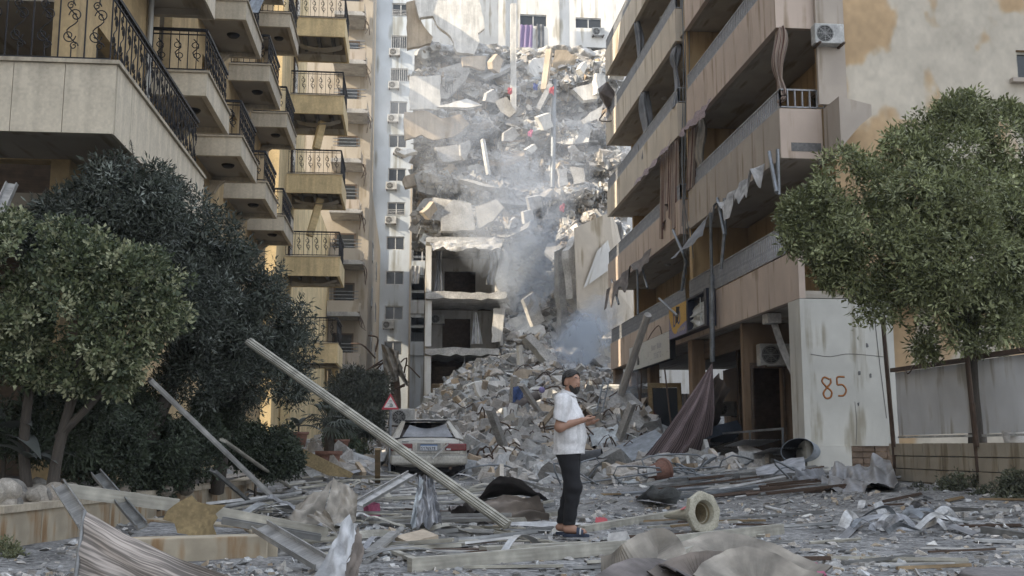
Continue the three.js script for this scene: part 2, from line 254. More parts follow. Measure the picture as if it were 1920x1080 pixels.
function inst(name, geo, mat, list, parent, kind = 'stuff', label, category) { // list of {p,q|e,s,c}
  const o = new THREE.InstancedMesh(geo, mat, list.length), M4 = new THREE.Matrix4(), Q = new THREE.Quaternion(), E = new THREE.Euler(), S = V();
  const tint = list.some((k) => k.c);
  list.forEach((k, i) => { if (k.q) Q.copy(k.q); else Q.setFromEuler(E.set(...k.e)); if (Array.isArray(k.s)) S.set(...k.s); else S.setScalar(k.s); o.setMatrixAt(i, M4.compose(k.p, Q, S)); if (tint) o.setColorAt(i, k.c); });
  sh(o); o.name = parent ? name : numbered(name); o.userData = { kind }; if (label) o.userData.label = label; if (category) o.userData.category = category; (parent || scene).add(o); return o;
}
// ---------- ground ----------
{
  const ax = (a, fine, b, step) => { const o = []; for (let k = a[0]; k < fine[0] - 1e-6; k += step[0]) o.push(k); for (let k = fine[0]; k < fine[1]; k += step[1]) o.push(k); for (let k = fine[1]; k <= b; k += step[0]) o.push(k); return o; };
  const xs = ax([-420], [-8, 14], 420, [28, 0.16]), zs = [...ax([-700], [-64, -7], 250, [30, 0.24])];
  const pos = [], uv = [], idx = [];
  for (const z of zs) for (const x of xs) { const far = Math.abs(x) > 30 || z > 20 || z < -110; pos.push(x, far ? 0 : gh(x, z), z); uv.push(x, z); }
  const n = xs.length; for (let j = 0; j < zs.length - 1; j++) for (let i = 0; i < n - 1; i++) { const a = j * n + i; idx.push(a, a + n, a + 1, a + 1, a + n, a + n + 1); }
  const g = new THREE.BufferGeometry(); g.setAttribute('position', new THREE.Float32BufferAttribute(pos, 3)); g.setAttribute('uv', new THREE.Float32BufferAttribute(uv, 2)); g.setIndex(idx); g.computeVertexNormals();
  struct('ground', g, m.ground);
}
function wallHoles(x0, x1, y0, y1, holes, t) { // wall in the xy plane, z from 0 to t
  const s = new THREE.Shape([[x0, y0], [x1, y0], [x1, y1], [x0, y1]].map((p) => new THREE.Vector2(...p)));
  for (const h of holes) s.holes.push(new THREE.Path([[h[0], h[2]], [h[1], h[2]], [h[1], h[3]], [h[0], h[3]]].map((p) => new THREE.Vector2(...p))));
  return boxUV(new THREE.ExtrudeGeometry(s, { depth: t, bevelEnabled: false }));
}
// ---------- air conditioner ----------
const acG = { body: rbx(0.82, 0.56, 0.3, 0.03), ring: (() => { const l = []; for (let k = 1; k < 5; k++) l.push(new THREE.TorusGeometry(0.05 * k + 0.01, 0.006, 4, 20)); for (let a = 0; a < 4; a++) l.push(bx(-0.22, 0.22, -0.006, 0.006, -0.004, 0.004).rotateZ(a * Math.PI / 4)); const g = mg(l); g.translate(-0.13, 0, 0.165); return g; })(), fan: (() => { const g = new THREE.CylinderGeometry(0.23, 0.23, 0.012, 24); g.rotateX(Math.PI / 2); g.translate(-0.13, 0, 0.15); return clean(g); })(), foot: mg([bx(-0.36, -0.3, -0.33, -0.28, -0.16, 0.3), bx(0.3, 0.36, -0.33, -0.28, -0.16, 0.3)]) };
function airCon(p, turn, label, group, s = 1, tilt = 0) {
  const t = thing('air_conditioner', label, 'air conditioner', group, p); t.rotation.set(0, turn, tilt); t.scale.setScalar(s);
  part(t, 'casing', acG.body, m.acw); part(t, 'fan', acG.fan, m.black); part(t, 'fan_grille', acG.ring, m.acw); part(t, 'bracket', acG.foot, m.rust); return t;
}
// ---------- left building: stone balconies with scrolled railings ----------
const balusterGeo = (() => {
  const l = [bx(-0.008, 0.008, 0, 0.86, -0.008, 0.008)], sp = (cx, cy, r, a0, dir, turns = 1.4) => { const p = []; for (let k = 0; k <= 14; k++) { const t = k / 14, a = a0 + dir * t * turns * Math.PI * 2, q = r * (1 - 0.8 * t); p.push(V(cx + Math.cos(a) * q, cy + Math.sin(a) * q, 0)); } return tube(p, 0.0075, 18, 4); };
  for (const [cy, f] of [[0.56, 1], [0.30, -1]]) { l.push(sp(0.155 + 0.035 * f, cy, 0.085, Math.PI * (f > 0 ? 1 : 0), -1)); l.push(sp(0.155 - 0.03 * f, cy + 0.125 * f, 0.055, 0, 1)); }
  l.push(tube([V(0.1, 0.66, 0), V(0.22, 0.5, 0), V(0.09, 0.36, 0), V(0.21, 0.2, 0)], 0.008, 14, 4), bx(0.15, 0.163, 0, 0.17, -0.006, 0.006), bx(0.15, 0.163, 0.7, 0.86, -0.006, 0.006));
  return mg(l);
})();
const balusterFar = mg([bx(-0.008, 0.008, 0, 0.86, -0.008, 0.008), tube([V(0.1, 0.68, 0), V(0.2, 0.52, 0), V(0.09, 0.38, 0), V(0.2, 0.2, 0)], 0.012, 8, 4), bx(0.15, 0.163, 0, 0.86, -0.006, 0.006), new THREE.TorusGeometry(0.06, 0.01, 4, 10).translate(0.13, 0.55, 0), new THREE.TorusGeometry(0.06, 0.01, 4, 10).translate(0.17, 0.32, 0)]);
function railRun(g, a, b, y, h, pitch, geo) { // iron railing from a to b (x,z pairs), balusters one by one
  const A = V(a[0], y, a[1]), B = V(b[0], y, b[1]), L = A.distanceTo(B), n = Math.max(1, Math.round(L / pitch)), ang = Math.atan2(-(b[1] - a[1]), b[0] - a[0]);
  part(g, 'handrail', [beam(A.clone().setY(y + h), B.clone().setY(y + h), 0.05, 0.05), beam(A.clone().setY(y + h - 0.09), B.clone().setY(y + h - 0.09), 0.02, 0.02), beam(A.clone().setY(y + 0.05), B.clone().setY(y + 0.05), 0.025, 0.025)], m.iron);
  for (let k = 0; k < n; k++) { const o = part(g, 'baluster', geo, m.iron); o.position.copy(A).lerp(B, k / n); o.rotation.y = ang; o.scale.set(L / n / 0.32, (h - 0.05) / 0.86, 1); o.position.y = y + 0.03; }
}
function stoneBand(g, a, b, y0, y1, out, pw) { // row of separate stone panels along a..b, facing out
  const A = V(a[0], 0, a[1]), B = V(b[0], 0, b[1]), L = A.distanceTo(B), n = Math.max(1, Math.round(L / pw)), d = B.clone().sub(A).normalize();
  for (let k = 0; k < n; k++) { const p = A.clone().lerp(B, k / n).addScaledVector(d, 0.004), q = A.clone().lerp(B, (k + 1) / n).addScaledVector(d, -0.004), o = rr(0, 0.006); p.add(out.clone().multiplyScalar(o)); q.add(out.clone().multiplyScalar(o)); part(g, 'stone_panel', beam(p.setY((y0 + y1) / 2), q.setY((y0 + y1) / 2), 0.04, y1 - y0), m.stone); }
}
{
  const t = thing('apartment_building', 'beige stone apartment building with scrolled iron balcony railings behind the dark trees', 'building');
  const XF = -4.75, XO = -3.7, H = 25, Z0 = -15, Z1 = -35.2;
  // walls: street side with openings onto the balconies, front side with a wide dark window
  const holes = [], fl = [7.68, 10.8, 13.92, 17.04, 20.16];
  const bz = [0, 1, 2, 3].map((k) => [-(18.95 + 4.05 * k), -(18.95 + 4.05 * k + 2.45)]);
  for (const y of fl) for (const [a, b] of bz) holes.push([-a - 0 + 0.7, -a + 1.7, y, y + 2.15]);
  holes.push([15.9, 17.6, 5.0, 7.3], [15.9, 17.6, 9.2, 11.4]);
  holes.push([15.4, 18.3, 0.2, 4.4]); const sw = wallHoles(15, 35.2, 0, H, holes, 0.25); sw.rotateY(Math.PI / 2); sw.translate(XF - 0.25, 0, 0);
  part(t, 'wall', sw, m.lwall);
  const fw = wallHoles(-9.2, XF - 0.26, 4.95, H, [[-8.7, -5.1, 5.1, 8.2], [-8.7, -5.35, 9.3, 11.6]], 0.25); fw.translate(0, 0, Z0 - 0.25); part(t, 'wall', fw, m.lwall);
  part(t, 'wall', [bx(-9.2, XF - 0.02, 0, H, Z1, Z1 + 0.25), bx(-9.2, -8.95, 0, H, Z0 - 0.3, Z1 + 0.3)], m.lwall);
  part(t, 'roof', bx(-9.4, XF + 0.1, H, H + 0.3, Z1 - 0.1, Z0 + 0.1), m.soffit);
  part(t, 'floor_slab', [4.55, 7.6, 8.9, 10.72, 13.85, 17].map((y) => bx(-8.9, XF - 0.27, y - 0.2, y, Z1 + 0.3, Z0 - 0.3)), m.soffit);
  part(t, 'partition', bx(-8.9, XF - 0.27, 0.2, H - 0.2, -18.6, -18.4), m.woodAndShade); part(t, 'partition', bx(-7.2, -7, 0.2, H - 0.2, Z1 + 0.3, -18.7), m.ochin);  // first partition coloured dark to give the shade under the corner balcony
  part(t, 'window_frame', [bx(-7.0, -6.92, 5, 8, Z0 - 0.16, Z0 - 0.08), bx(-8.6, -5.2, 7.92, 8, Z0 - 0.16, Z0 - 0.08)], m.woodAndShade);
  for (const y of fl) for (const [a] of bz) { const dr = part(t, 'balcony_door', bx(XF - 0.2, XF - 0.15, y + 0.02, y + 2.12, a - 0.72, a - 1.68), m.woodAndShade); part(dr, 'pane', bx(XF - 0.148, XF - 0.14, y + 0.3, y + 2.0, a - 0.82, a - 1.58), m.glassD); }
  part(t, 'drainpipe', cyl(V(XF + 0.07, 4.9, -18.7), V(XF + 0.07, H, -18.7), 0.05), m.acw);
  part(t, 'pillar', bx(-9.1, -8.7, 0, 4.8, -15.5, -15.02), m.stoneC);
  // the two big corner balconies
  const zA = -13.2, zB = -18.95;
  const big = (y0, y1, zb) => {
    const g = sub(t, 'balcony');
    part(g, 'slab', [bx(-16, XO - 0.03, y0 + 0.12, y0 + 0.3, zA - 0.03, Z0 - 0.01), bx(XF + 0.01, XO - 0.03, y0 + 0.12, y0 + 0.3, Z0 - 0.01, zb + 0.03)], m.soffit);
    part(g, 'parapet', [bx(-16, XO - 0.03, y0, y1 - 0.06, zA - 0.2, zA - 0.03), bx(XO - 0.2, XO - 0.03, y0, y1 - 0.06, zA - 0.2, zb), bx(XF, XO - 0.03, y0, y1 - 0.06, zb, zb + 0.14)], m.soffit);
    stoneBand(g, [-16, zA], [XO + 0.02, zA], y0 - 0.02, y1 - 0.055, V(0, 0, 1), 0.62); stoneBand(g, [XO, zA - 0.025], [XO, zb], y0 - 0.02, y1 - 0.055, V(1, 0, 0), 0.72);
    part(g, 'coping', [bx(-16, XO + 0.06, y1 - 0.05, y1, zA - 0.24, zA + 0.06), bx(XO - 0.24, XO + 0.06, y1 - 0.05, y1, zA - 0.242, zb)], m.stoneC);
    return g;
  };
  let g = big(4.85, 5.77, zB);
  railRun(g, [XO - 0.1 - 0.32 * 12, zA - 0.1], [XO - 0.1, zA - 0.1], 5.78, 0.95, 0.32, balusterGeo);
  railRun(g, [XO - 0.1, zA - 0.1], [XO - 0.1, zB + 0.1], 5.78, 0.95, 0.32, balusterGeo);
  g = big(8.86, 9.75, -19.3); railRun(g, [XO - 0.1, zA - 0.1], [XO - 0.1, -19.2], 9.76, 0.95, 0.4, balusterFar);
  // the rows of small balconies
  const lampG = lathe([[0, -0.07], [0.1, -0.065], [0.14, -0.03], [0.15, 0]], 16);
  for (const y of fl) for (const [a, b] of bz) {
    if (y < 8 && a > -18) continue;
    const q = sub(t, 'balcony');
    part(q, 'slab', bx(XF + 0.002, XO - 0.11, y - 0.3, y - 0.14, b + 0.1, a - 0.1), m.soffit);
    part(q, 'fascia', [bx(XF + 0.003, XO, y - 0.42, y, a - 0.1, a), bx(XO - 0.1, XO, y - 0.42, y, b, a - 0.102), bx(XF + 0.003, XO - 0.102, y - 0.42, y, b, b + 0.1)], m.stone);
    part(q, 'coping', [bx(XF, XO + 0.04, y + 0.001, y + 0.04, a - 0.14, a + 0.04), bx(XO - 0.14, XO + 0.04, y + 0.001, y + 0.04, b, a - 0.141)], m.stoneC);
    part(q, 'bracket', extr([[0, 0], [0.34, 0], [0.2, -0.12], [0.1, -0.3], [0, -0.34]], 0.2).translate(XF + 0.004, y - 0.43, b + 0.1), m.stoneC);
    const lm = part(q, 'ceiling_lamp', lampG, m.iron); lm.position.set((XF + XO) / 2 + 0.05, y - 0.301, (a + b) / 2);
    railRun(q, [XF + 0.05, a - 0.07], [XO - 0.06, a - 0.07], y + 0.04, 0.8, 0.33, balusterFar); railRun(q, [XO - 0.06, a - 0.07], [XO - 0.06, b + 0.05], y + 0.04, 0.8, 0.33, balusterFar);
  }
  one('loose_metal_panel', sheet([V(-3.62, 12.35, -24.6), V(-3.3, 12.5, -24.9), V(-3.55, 10.9, -23.8), V(-3.95, 10.8, -23.5)], 6, 8, 0.03, 2, 5), m.steel, 'bent grey metal panel hanging over a small stone balcony railing', 'metal panel');
}
// ---------- yellow building with the deep balconies ----------
{
  const t = thing('apartment_building', 'yellow rendered apartment building with deep boxed balconies and broken soffits', 'building');
  const XF = -4.65, XO = -2.6, ZA = -39.5, ZB = -42.4, tops = [17.28, 14.2, 11.12, 7.98, 4.76, 20.4];
  part(t, 'wall', [bx(-18, XF, 0, 27, -37.45, -37.2), bx(XF - 0.25, XF, 0, 27, -45.5, -37.46), bx(-18, -17.7, 0, 27, -45.5, -37.5), bx(-18, XF, 0, 27, -45.8, -45.52), bx(XF - 0.25, XF, 0, 13, -62, -45.82)], m.yell);
  part(t, 'roof', [bx(-18.2, XF + 0.1, 27, 27.3, -45.9, -37.1), bx(-18, XF - 0.27, 12.8, 13, -62, -45.82)], m.soffit);
  tops.forEach((y, i) => {
    const q = sub(t, 'balcony'), h = 0.72, xi = XF + 0.003, l = 0.09;
    part(q, 'front_panel', bx(xi, XO, y - h, y, ZA - l, ZA), m.yell); part(q, 'side_panel', [bx(XO - l, XO, y - h, y, ZB, ZA - l - 0.002), bx(xi, XO - l - 0.002, y - h, y, ZB, ZB + l)], m.yell);
    part(q, 'floor', bx(xi, XO - l - 0.003, y - h + 0.34, y - h + 0.48, ZB + l + 0.003, ZA - l - 0.003), m.soffit);
    part(q, 'joist', [-3.2, -3.75, -4.3].map((x) => bx(x, x + 0.12, y - h + 0.12, y - h + 0.338, ZB + 0.1, ZA - 0.1)), m.concD);
    part(q, 'lintel', [bx(xi, XO - l - 0.004, y - h + 0.02, y - h + 0.33, ZB + 0.1, ZB + 0.9)], m.soffit);
    part(q, 'coping', [bx(xi, XO + 0.03, y + 0.001, y + 0.03, ZA - l - 0.02, ZA + 0.03)], m.stoneC);
    if (i !== 1 || true) { railRun(q, [xi + 0.05, ZA - 0.05], [XO - 0.05, ZA - 0.05], y + 0.03, 0.92, 0.34, balusterFar); railRun(q, [XO - 0.05, ZA - 0.05], [XO - 0.05, ZB + 0.05], y + 0.03, 0.92, 0.34, balusterFar); }
    const dr = part(t, 'balcony_door', bx(XF + 0.002, XF + 0.05, y - 0.2, y + 1.95, ZB + 0.5, ZB + 1.7), m.woodAndShade); part(dr, 'pane', bx(XF + 0.052, XF + 0.06, y, y + 1.8, ZB + 0.6, ZB + 1.6), m.glassD);
    if (i < 4) { const b2 = part(q, 'sagging_ceiling_board', patch(8, 2, (s, v) => V(lerp(-4.4, -2.75, s), y - h - 0.12 - 0.16 * Math.sin(s * 3) + 0.1 * (i % 2) * s, ZA - 0.5 - v * 0.5)), m.soffit); }
  });
  // split pillars hanging between the floors
  for (const [y0, y1, dx] of [[8.9, 10.36, -0.25], [12.3, 13.4, -0.1]]) part(t, 'hanging_pillar', beam(V(-3.55 + dx, y0, -40.2), V(-3.45, y1, -40.3), 0.26, 0.26), m.yell);
  part(t, 'pillar', bx(-4.6, -4.25, 0.2, 4.0, -39.9, -39.55), m.yell); part(t, 'pillar', bx(-3.0, -2.7, 0.2, 4.0, -42.3, -42), m.yell);
  // grey rear balconies, broken, on the next wing up the street
  const w = thing('apartment_building', 'tan damaged apartment building with broken grey balconies, next to the blue tower', 'building');
  part(w, 'wall', [bx(-14, -2.45, 0, 31, -62.4, -62.1), bx(-2.75, -2.45, 0, 31, -66, -62.42), bx(-14, -13.7, 0, 31, -66, -62.45), bx(-14, -2.45, 0, 31, -66.3, -66.02), bx(-2.75, -2.45, 0, 17, -87, -66.32)], m.tan);
  part(w, 'roof', [bx(-14.1, -2.3, 31, 31.3, -66.4, -62), bx(-14, -2.76, 16.8, 17, -87, -66.32)], m.soffit);
  const r = rng(77);
  for (let k = 0; k < 9; k++) {
    const y = 5.3 + 2.95 * k, x1 = -2.72 + rr(-0.15, 0.2, r), q = sub(w, 'balcony');
    part(q, 'slab', extr([[-4.6, 0], [x1, 0], [x1 + rr(-0.1, 0.2, r), 0.14], [x1 - 0.2, 0.24], [-4.6, 0.24]], 2.2).translate(0, y, -62.08), m.conc);
    part(q, 'parapet', bx(-4.6, x1 - 0.05, y + 0.24, y + 0.85 + rr(-0.1, 0.1, r), -59.98, -59.88), k % 3 ? m.tan : m.peachG); part(q, 'side_panel', extr([[0, 0], [2.1, 0], [2.1, 0.75], [1.5, 0.7], [0.9, 0.35 + 0.3 * r()], [0, 0.5]], 0.09).rotateY(Math.PI / 2).translate(x1 - 0.12, y + 0.24, -59.9), m.tan);
    part(q, 'railing', [0.1, 0.3, 0.5].map((h) => bx(-4.5, x1 - 0.1, y + 0.88 + h, y + 0.92 + h, -59.95, -59.91)), m.steel);
    part(q, 'loose_rod', Array.from({ length: 4 }, () => tube([V(x1 - 0.1, y + 0.2, -60 - r()), V(x1 + rr(0, 0.3, r), y - rr(0, 0.5, r), -60 - r()), V(x1 + rr(-0.1, 0.35, r), y - rr(0.3, 1.1, r), -60.2 - r())], 0.02, 6, 4)), m.rust);
    const wn = part(w, 'window', bx(-4.4, -3.2, y + 0.9, y + 2.2, -62.09, -62.05), m.woodAndShade); part(wn, 'pane', bx(-4.3, -3.3, y + 1, y + 2.1, -62.048, -62.04), m.glassD);
  }
  for (let k = 0; k < 4; k++) for (let j = 0; j < 2; j++) { const y = 4 + 2.95 * k, z = -68 - j * 8, wn = part(w, 'window', bx(-2.449, -2.40, y, y + 1.3, z - 1.2, z), m.acw); part(wn, 'pane', bx(-2.398, -2.39, y + 0.08, y + 1.22, z - 1.12, z - 0.08), m.glassD); }
}
// ---------- blue-grey tower beyond ----------
{
  const t = thing('tower_block', 'tall blue-grey tower block with a column of small windows and air conditioners', 'building');
  const Z = -88, rows = []; for (let k = 0; k < 11; k++) rows.push(38.35 - 2.93 * k);
  const hx = [-1.85, -0.35], holes = rows.map((y, i) => [hx[0] - 0.02 * i, hx[1] - 0.02 * i, y - 0.6, y + 0.55]);
  const lows = [[23.6, 1.4], [20.6, 1.7], [17.2, 1.8], [14.0, 1.9], [10.6, 2.0]]; for (const [y, h] of lows) holes.push([0.15, 1.9, y - h / 2, y + h / 2]);
  const wg = wallHoles(-3.6, 2.6, 0, 44, holes, 0.3); wg.translate(0, 0, Z - 0.3); part(t, 'wall', wg, m.blue);
  part(t, 'wall', [bx(-3.6, -3.3, 0, 44, Z - 14, Z - 0.31), bx(2.3, 2.6, 0, 44, Z - 14, Z - 0.31), bx(-3.6, 2.6, 0, 44, Z - 4.2, Z - 4)], m.greyb);
  part(t, 'floor_slab', rows.map((y) => bx(-3.28, 2.28, y - 1.2, y - 1.0, Z - 3.9, Z - 0.32)), m.greyb);
  part(t, 'roof', bx(-3.7, 2.7, 44, 44.3, Z - 14, Z + 0.1), m.soffit); part(t, 'pilaster', [bx(-3.62, -3.2, 0, 43.9, Z + 0.002, Z + 0.5), bx(-0.05, 0.1, 0, 24.5, Z + 0.002, Z + 0.12)], m.tan);
  rows.forEach((y, i) => {
    const x0 = hx[0] - 0.02 * i + 0.005, x1 = hx[1] - 0.02 * i - 0.005, y0 = y - 0.595, y1 = y + 0.545, xm = (x0 + x1) / 2, f = 0.07;
    const w = part(t, 'window', [bx(x0, x1, y0, y0 + f, Z - 0.2, Z - 0.1), bx(x0, x1, y1 - f, y1, Z - 0.2, Z - 0.1), bx(x0, x0 + f, y0 + f, y1 - f, Z - 0.2, Z - 0.1), bx(x1 - f, x1, y0 + f, y1 - f, Z - 0.2, Z - 0.1), bx(xm - f / 2, xm + f / 2, y0 + f, y1 - f, Z - 0.2, Z - 0.1)], m.white);
    part(w, 'pane', bx(x0 + f, xm - f / 2, y0 + f, y1 - f, Z - 0.16, Z - 0.14), m.glassD); part(w, 'pane', bx(xm + f / 2, x1 - f, y0 + f, y1 - f, Z - 0.17, Z - 0.15), m.glassD);
    if (i === 1 || i === 2) part(w, 'bar', Array.from({ length: 9 }, (_, k) => bx(x0 + k * 0.18, x0 + k * 0.18 + 0.035, y0 - 0.05, y1 + 0.05, Z + 0.08, Z + 0.115)), m.white);
    if (i === 0 || i === 6) part(w, 'bar', Array.from({ length: 4 }, (_, k) => bx(x0, x1, y0 + 0.05 + k * 0.14, y0 + 0.08 + k * 0.14, Z + 0.05, Z + 0.08)), m.white);
    if ([1, 2, 3, 4, 5, 6, 9].includes(i)) airCon(V(x0 + (i === 4 ? 0.9 : 0.3), y - 1.05, Z + 0.2), 0, i === 4 ? 'tilted white air conditioner fallen into a window of the blue-grey tower' : 'white air conditioner below a window of the blue-grey tower', i === 4 ? undefined : 'air conditioners on the tower', 1.15, i === 4 ? -0.4 : 0);
  });
  lows.forEach(([y, h], i) => {
    const b = sub(t, 'balcony'); part(b, 'parapet', bx(0.12, 2.0, y - h / 2 - 1.15, y - h / 2 - 0.02, Z + 0.005, Z + 0.14), i % 2 ? m.greyb : m.blue);
    if (i === 2) { part(b, 'window_frame', [bx(0.16, 1.89, y + h / 2 - 0.1, y + h / 2 - 0.002, Z - 0.2, Z - 0.08), bx(0.16, 0.27, y - h / 2 + 0.1, y + h / 2 - 0.11, Z - 0.2, Z - 0.08), bx(0.95, 1.05, y - h / 2 + 0.1, y + h / 2 - 0.11, Z - 0.2, Z - 0.08), bx(0.16, 1.89, y - h / 2 + 0.002, y - h / 2 + 0.1, Z - 0.2, Z - 0.08)], m.white); }
    if (i === 4) part(b, 'bar', Array.from({ length: 12 }, (_, k) => bx(0.2 + k * 0.15, 0.23 + k * 0.15, y - h / 2, y - h / 2 + 0.7, Z - 0.02, Z + 0.01)), m.steel);
  });
  for (const [x, y, mt, l] of [[0.45, 15.9, m.cloth, 'pale towel hanging out of a white framed window of the tower'], [1.5, 15.6, m.curtain, 'grey blanket hanging out of a white framed window of the tower']]) one('hanging_cloth', patch(8, 8, (s, v) => V(x + (s - 0.5) * (0.8 - 0.2 * v), y - v * 1.5, Z + 0.2 + 0.08 * Math.sin(s * 14 + v * 3))), mt, l, 'cloth');
}
// ---------- white building behind the collapse ----------
{
  const t = thing('white_building', 'white rendered apartment building with sliding windows behind the collapsed floors', 'building');
  const Z = -80, H = [[8.4, 10.5, 33.95, 34.95], [12.85, 14.9, 33.95, 34.85], [8.0, 10.0, 30.2, 31.6], [9.1, 10.4, 29.6, 31.4], [13.0, 15.5, 29.6, 32.4], [7.4, 8.0, 24, 26], [11, 12.4, 25.5, 27.4], [15.2, 16.2, 21.6, 22.8], [15.2, 16.2, 17.6, 18.9], [11, 14, 20, 22.6], [11, 14, 15, 17.6]];
  const hs = H.filter((_, i) => i !== 2);
  const wg = wallHoles(6.0, 19, 0, 44, hs, 0.3); wg.translate(0, 0, Z - 0.3); part(t, 'wall', wg, m.wpaint);
  part(t, 'wall', [bx(6.0, 6.3, 0, 44, Z - 10, Z - 0.31), bx(18.7, 19, 0, 44, Z - 10, Z - 0.31), bx(6, 19, 0, 44, Z - 4.2, Z - 4)], m.room);
  part(t, 'floor_slab', [14.6, 19, 24.9, 29.2, 33, 36.5].map((y) => bx(6.35, 18.65, y - 0.2, y, Z - 3.9, Z - 0.32)), m.room); part(t, 'roof', bx(5.9, 19.1, 44, 44.3, Z - 10, Z + 0.1), m.soffit);
  for (const [a, b, c, d] of H.slice(0, 2)) { const xm = (a + b) / 2, w = part(t, 'window', [bx(a + 0.004, b - 0.004, c + 0.004, c + 0.09, Z - 0.2, Z - 0.1), bx(a + 0.004, b - 0.004, d - 0.09, d - 0.004, Z - 0.2, Z - 0.1), bx(xm - 0.04, xm + 0.04, c + 0.09, d - 0.09, Z - 0.2, Z - 0.1)], m.white); part(w, 'pane', bx(a + 0.01, xm - 0.04, c + 0.09, d - 0.09, Z - 0.17, Z - 0.15), m.glassD); part(w, 'pane', bx(xm + 0.04, b - 0.01, c + 0.09, d - 0.09, Z - 0.16, Z - 0.14), m.glassD); }
  part(t, 'pilaster', [bx(6.6, 7.2, 27, 43, Z + 0.003, Z + 0.35), bx(10.9, 11.5, 27, 43, Z + 0.003, Z + 0.3)], m.wpaint); part(t, 'balcony_floor', bx(7.2, 11, 29.2, 29.45, Z + 0.003, Z + 0.9), m.conc); part(t, 'railing', [bx(13, 15.5, 31.2, 31.26, Z + 0.02, Z + 0.08), bx(13, 15.5, 31.8, 31.86, Z + 0.02, Z + 0.08), ...[0, 1, 2, 3].map((k) => bx(13.3 + k * 0.7, 13.34 + k * 0.7, 31.2, 32.3, Z + 0.02, Z + 0.06))], m.steel);
  airCon(V(14.6, 33.6, Z + 0.2), 0, 'white air conditioner under the right window of the white building', undefined, 1.2);
  one('hanging_cloth', patch(8, 10, (s, v) => V(8.9 + (s - 0.5) * 1.0 - v * 0.1, 34.0 - v * 4, Z + 0.15 + 0.1 * Math.sin(s * 16 + v * 2))), m.purple, 'long purple grey curtain hanging out of the white building window', 'cloth'); one('hanging_cloth', patch(6, 8, (s, v) => V(10.0 + (s - 0.5) * 0.6, 34.1 - v * 1.9, Z + 0.12 + 0.08 * Math.sin(s * 12))), m.curtain, 'small grey cloth hanging from the sill beside the long purple curtain', 'cloth');
}
// ---------- unseen blocks added to shade the street and limit the low sun ----------
for (const [x0, x1, z0, z1, h, l] of [[-34, -16, 34, -10.5, 26, 'unseen tall block added left of the camera to shade the street'], [-44, -27, -14, -58, 12, 'unseen lower block added behind the beige balconied building to limit the sun']]) {
  const t = thing('apartment_building', l, 'building'); part(t, 'wall', bx(x0, x1, 0, h, z1, z0), m.cream);
  for (let k = 0; k < 6; k++) for (let z = z1 + 3; z < z0 - 2; z += 5) if (3 * k + 3 < h) part(t, 'window', bx(x1 + 0.002, x1 + 0.05, 3 * k + 1.2, 3 * k + 2.6, z, z + 1.6), m.glassD);
}
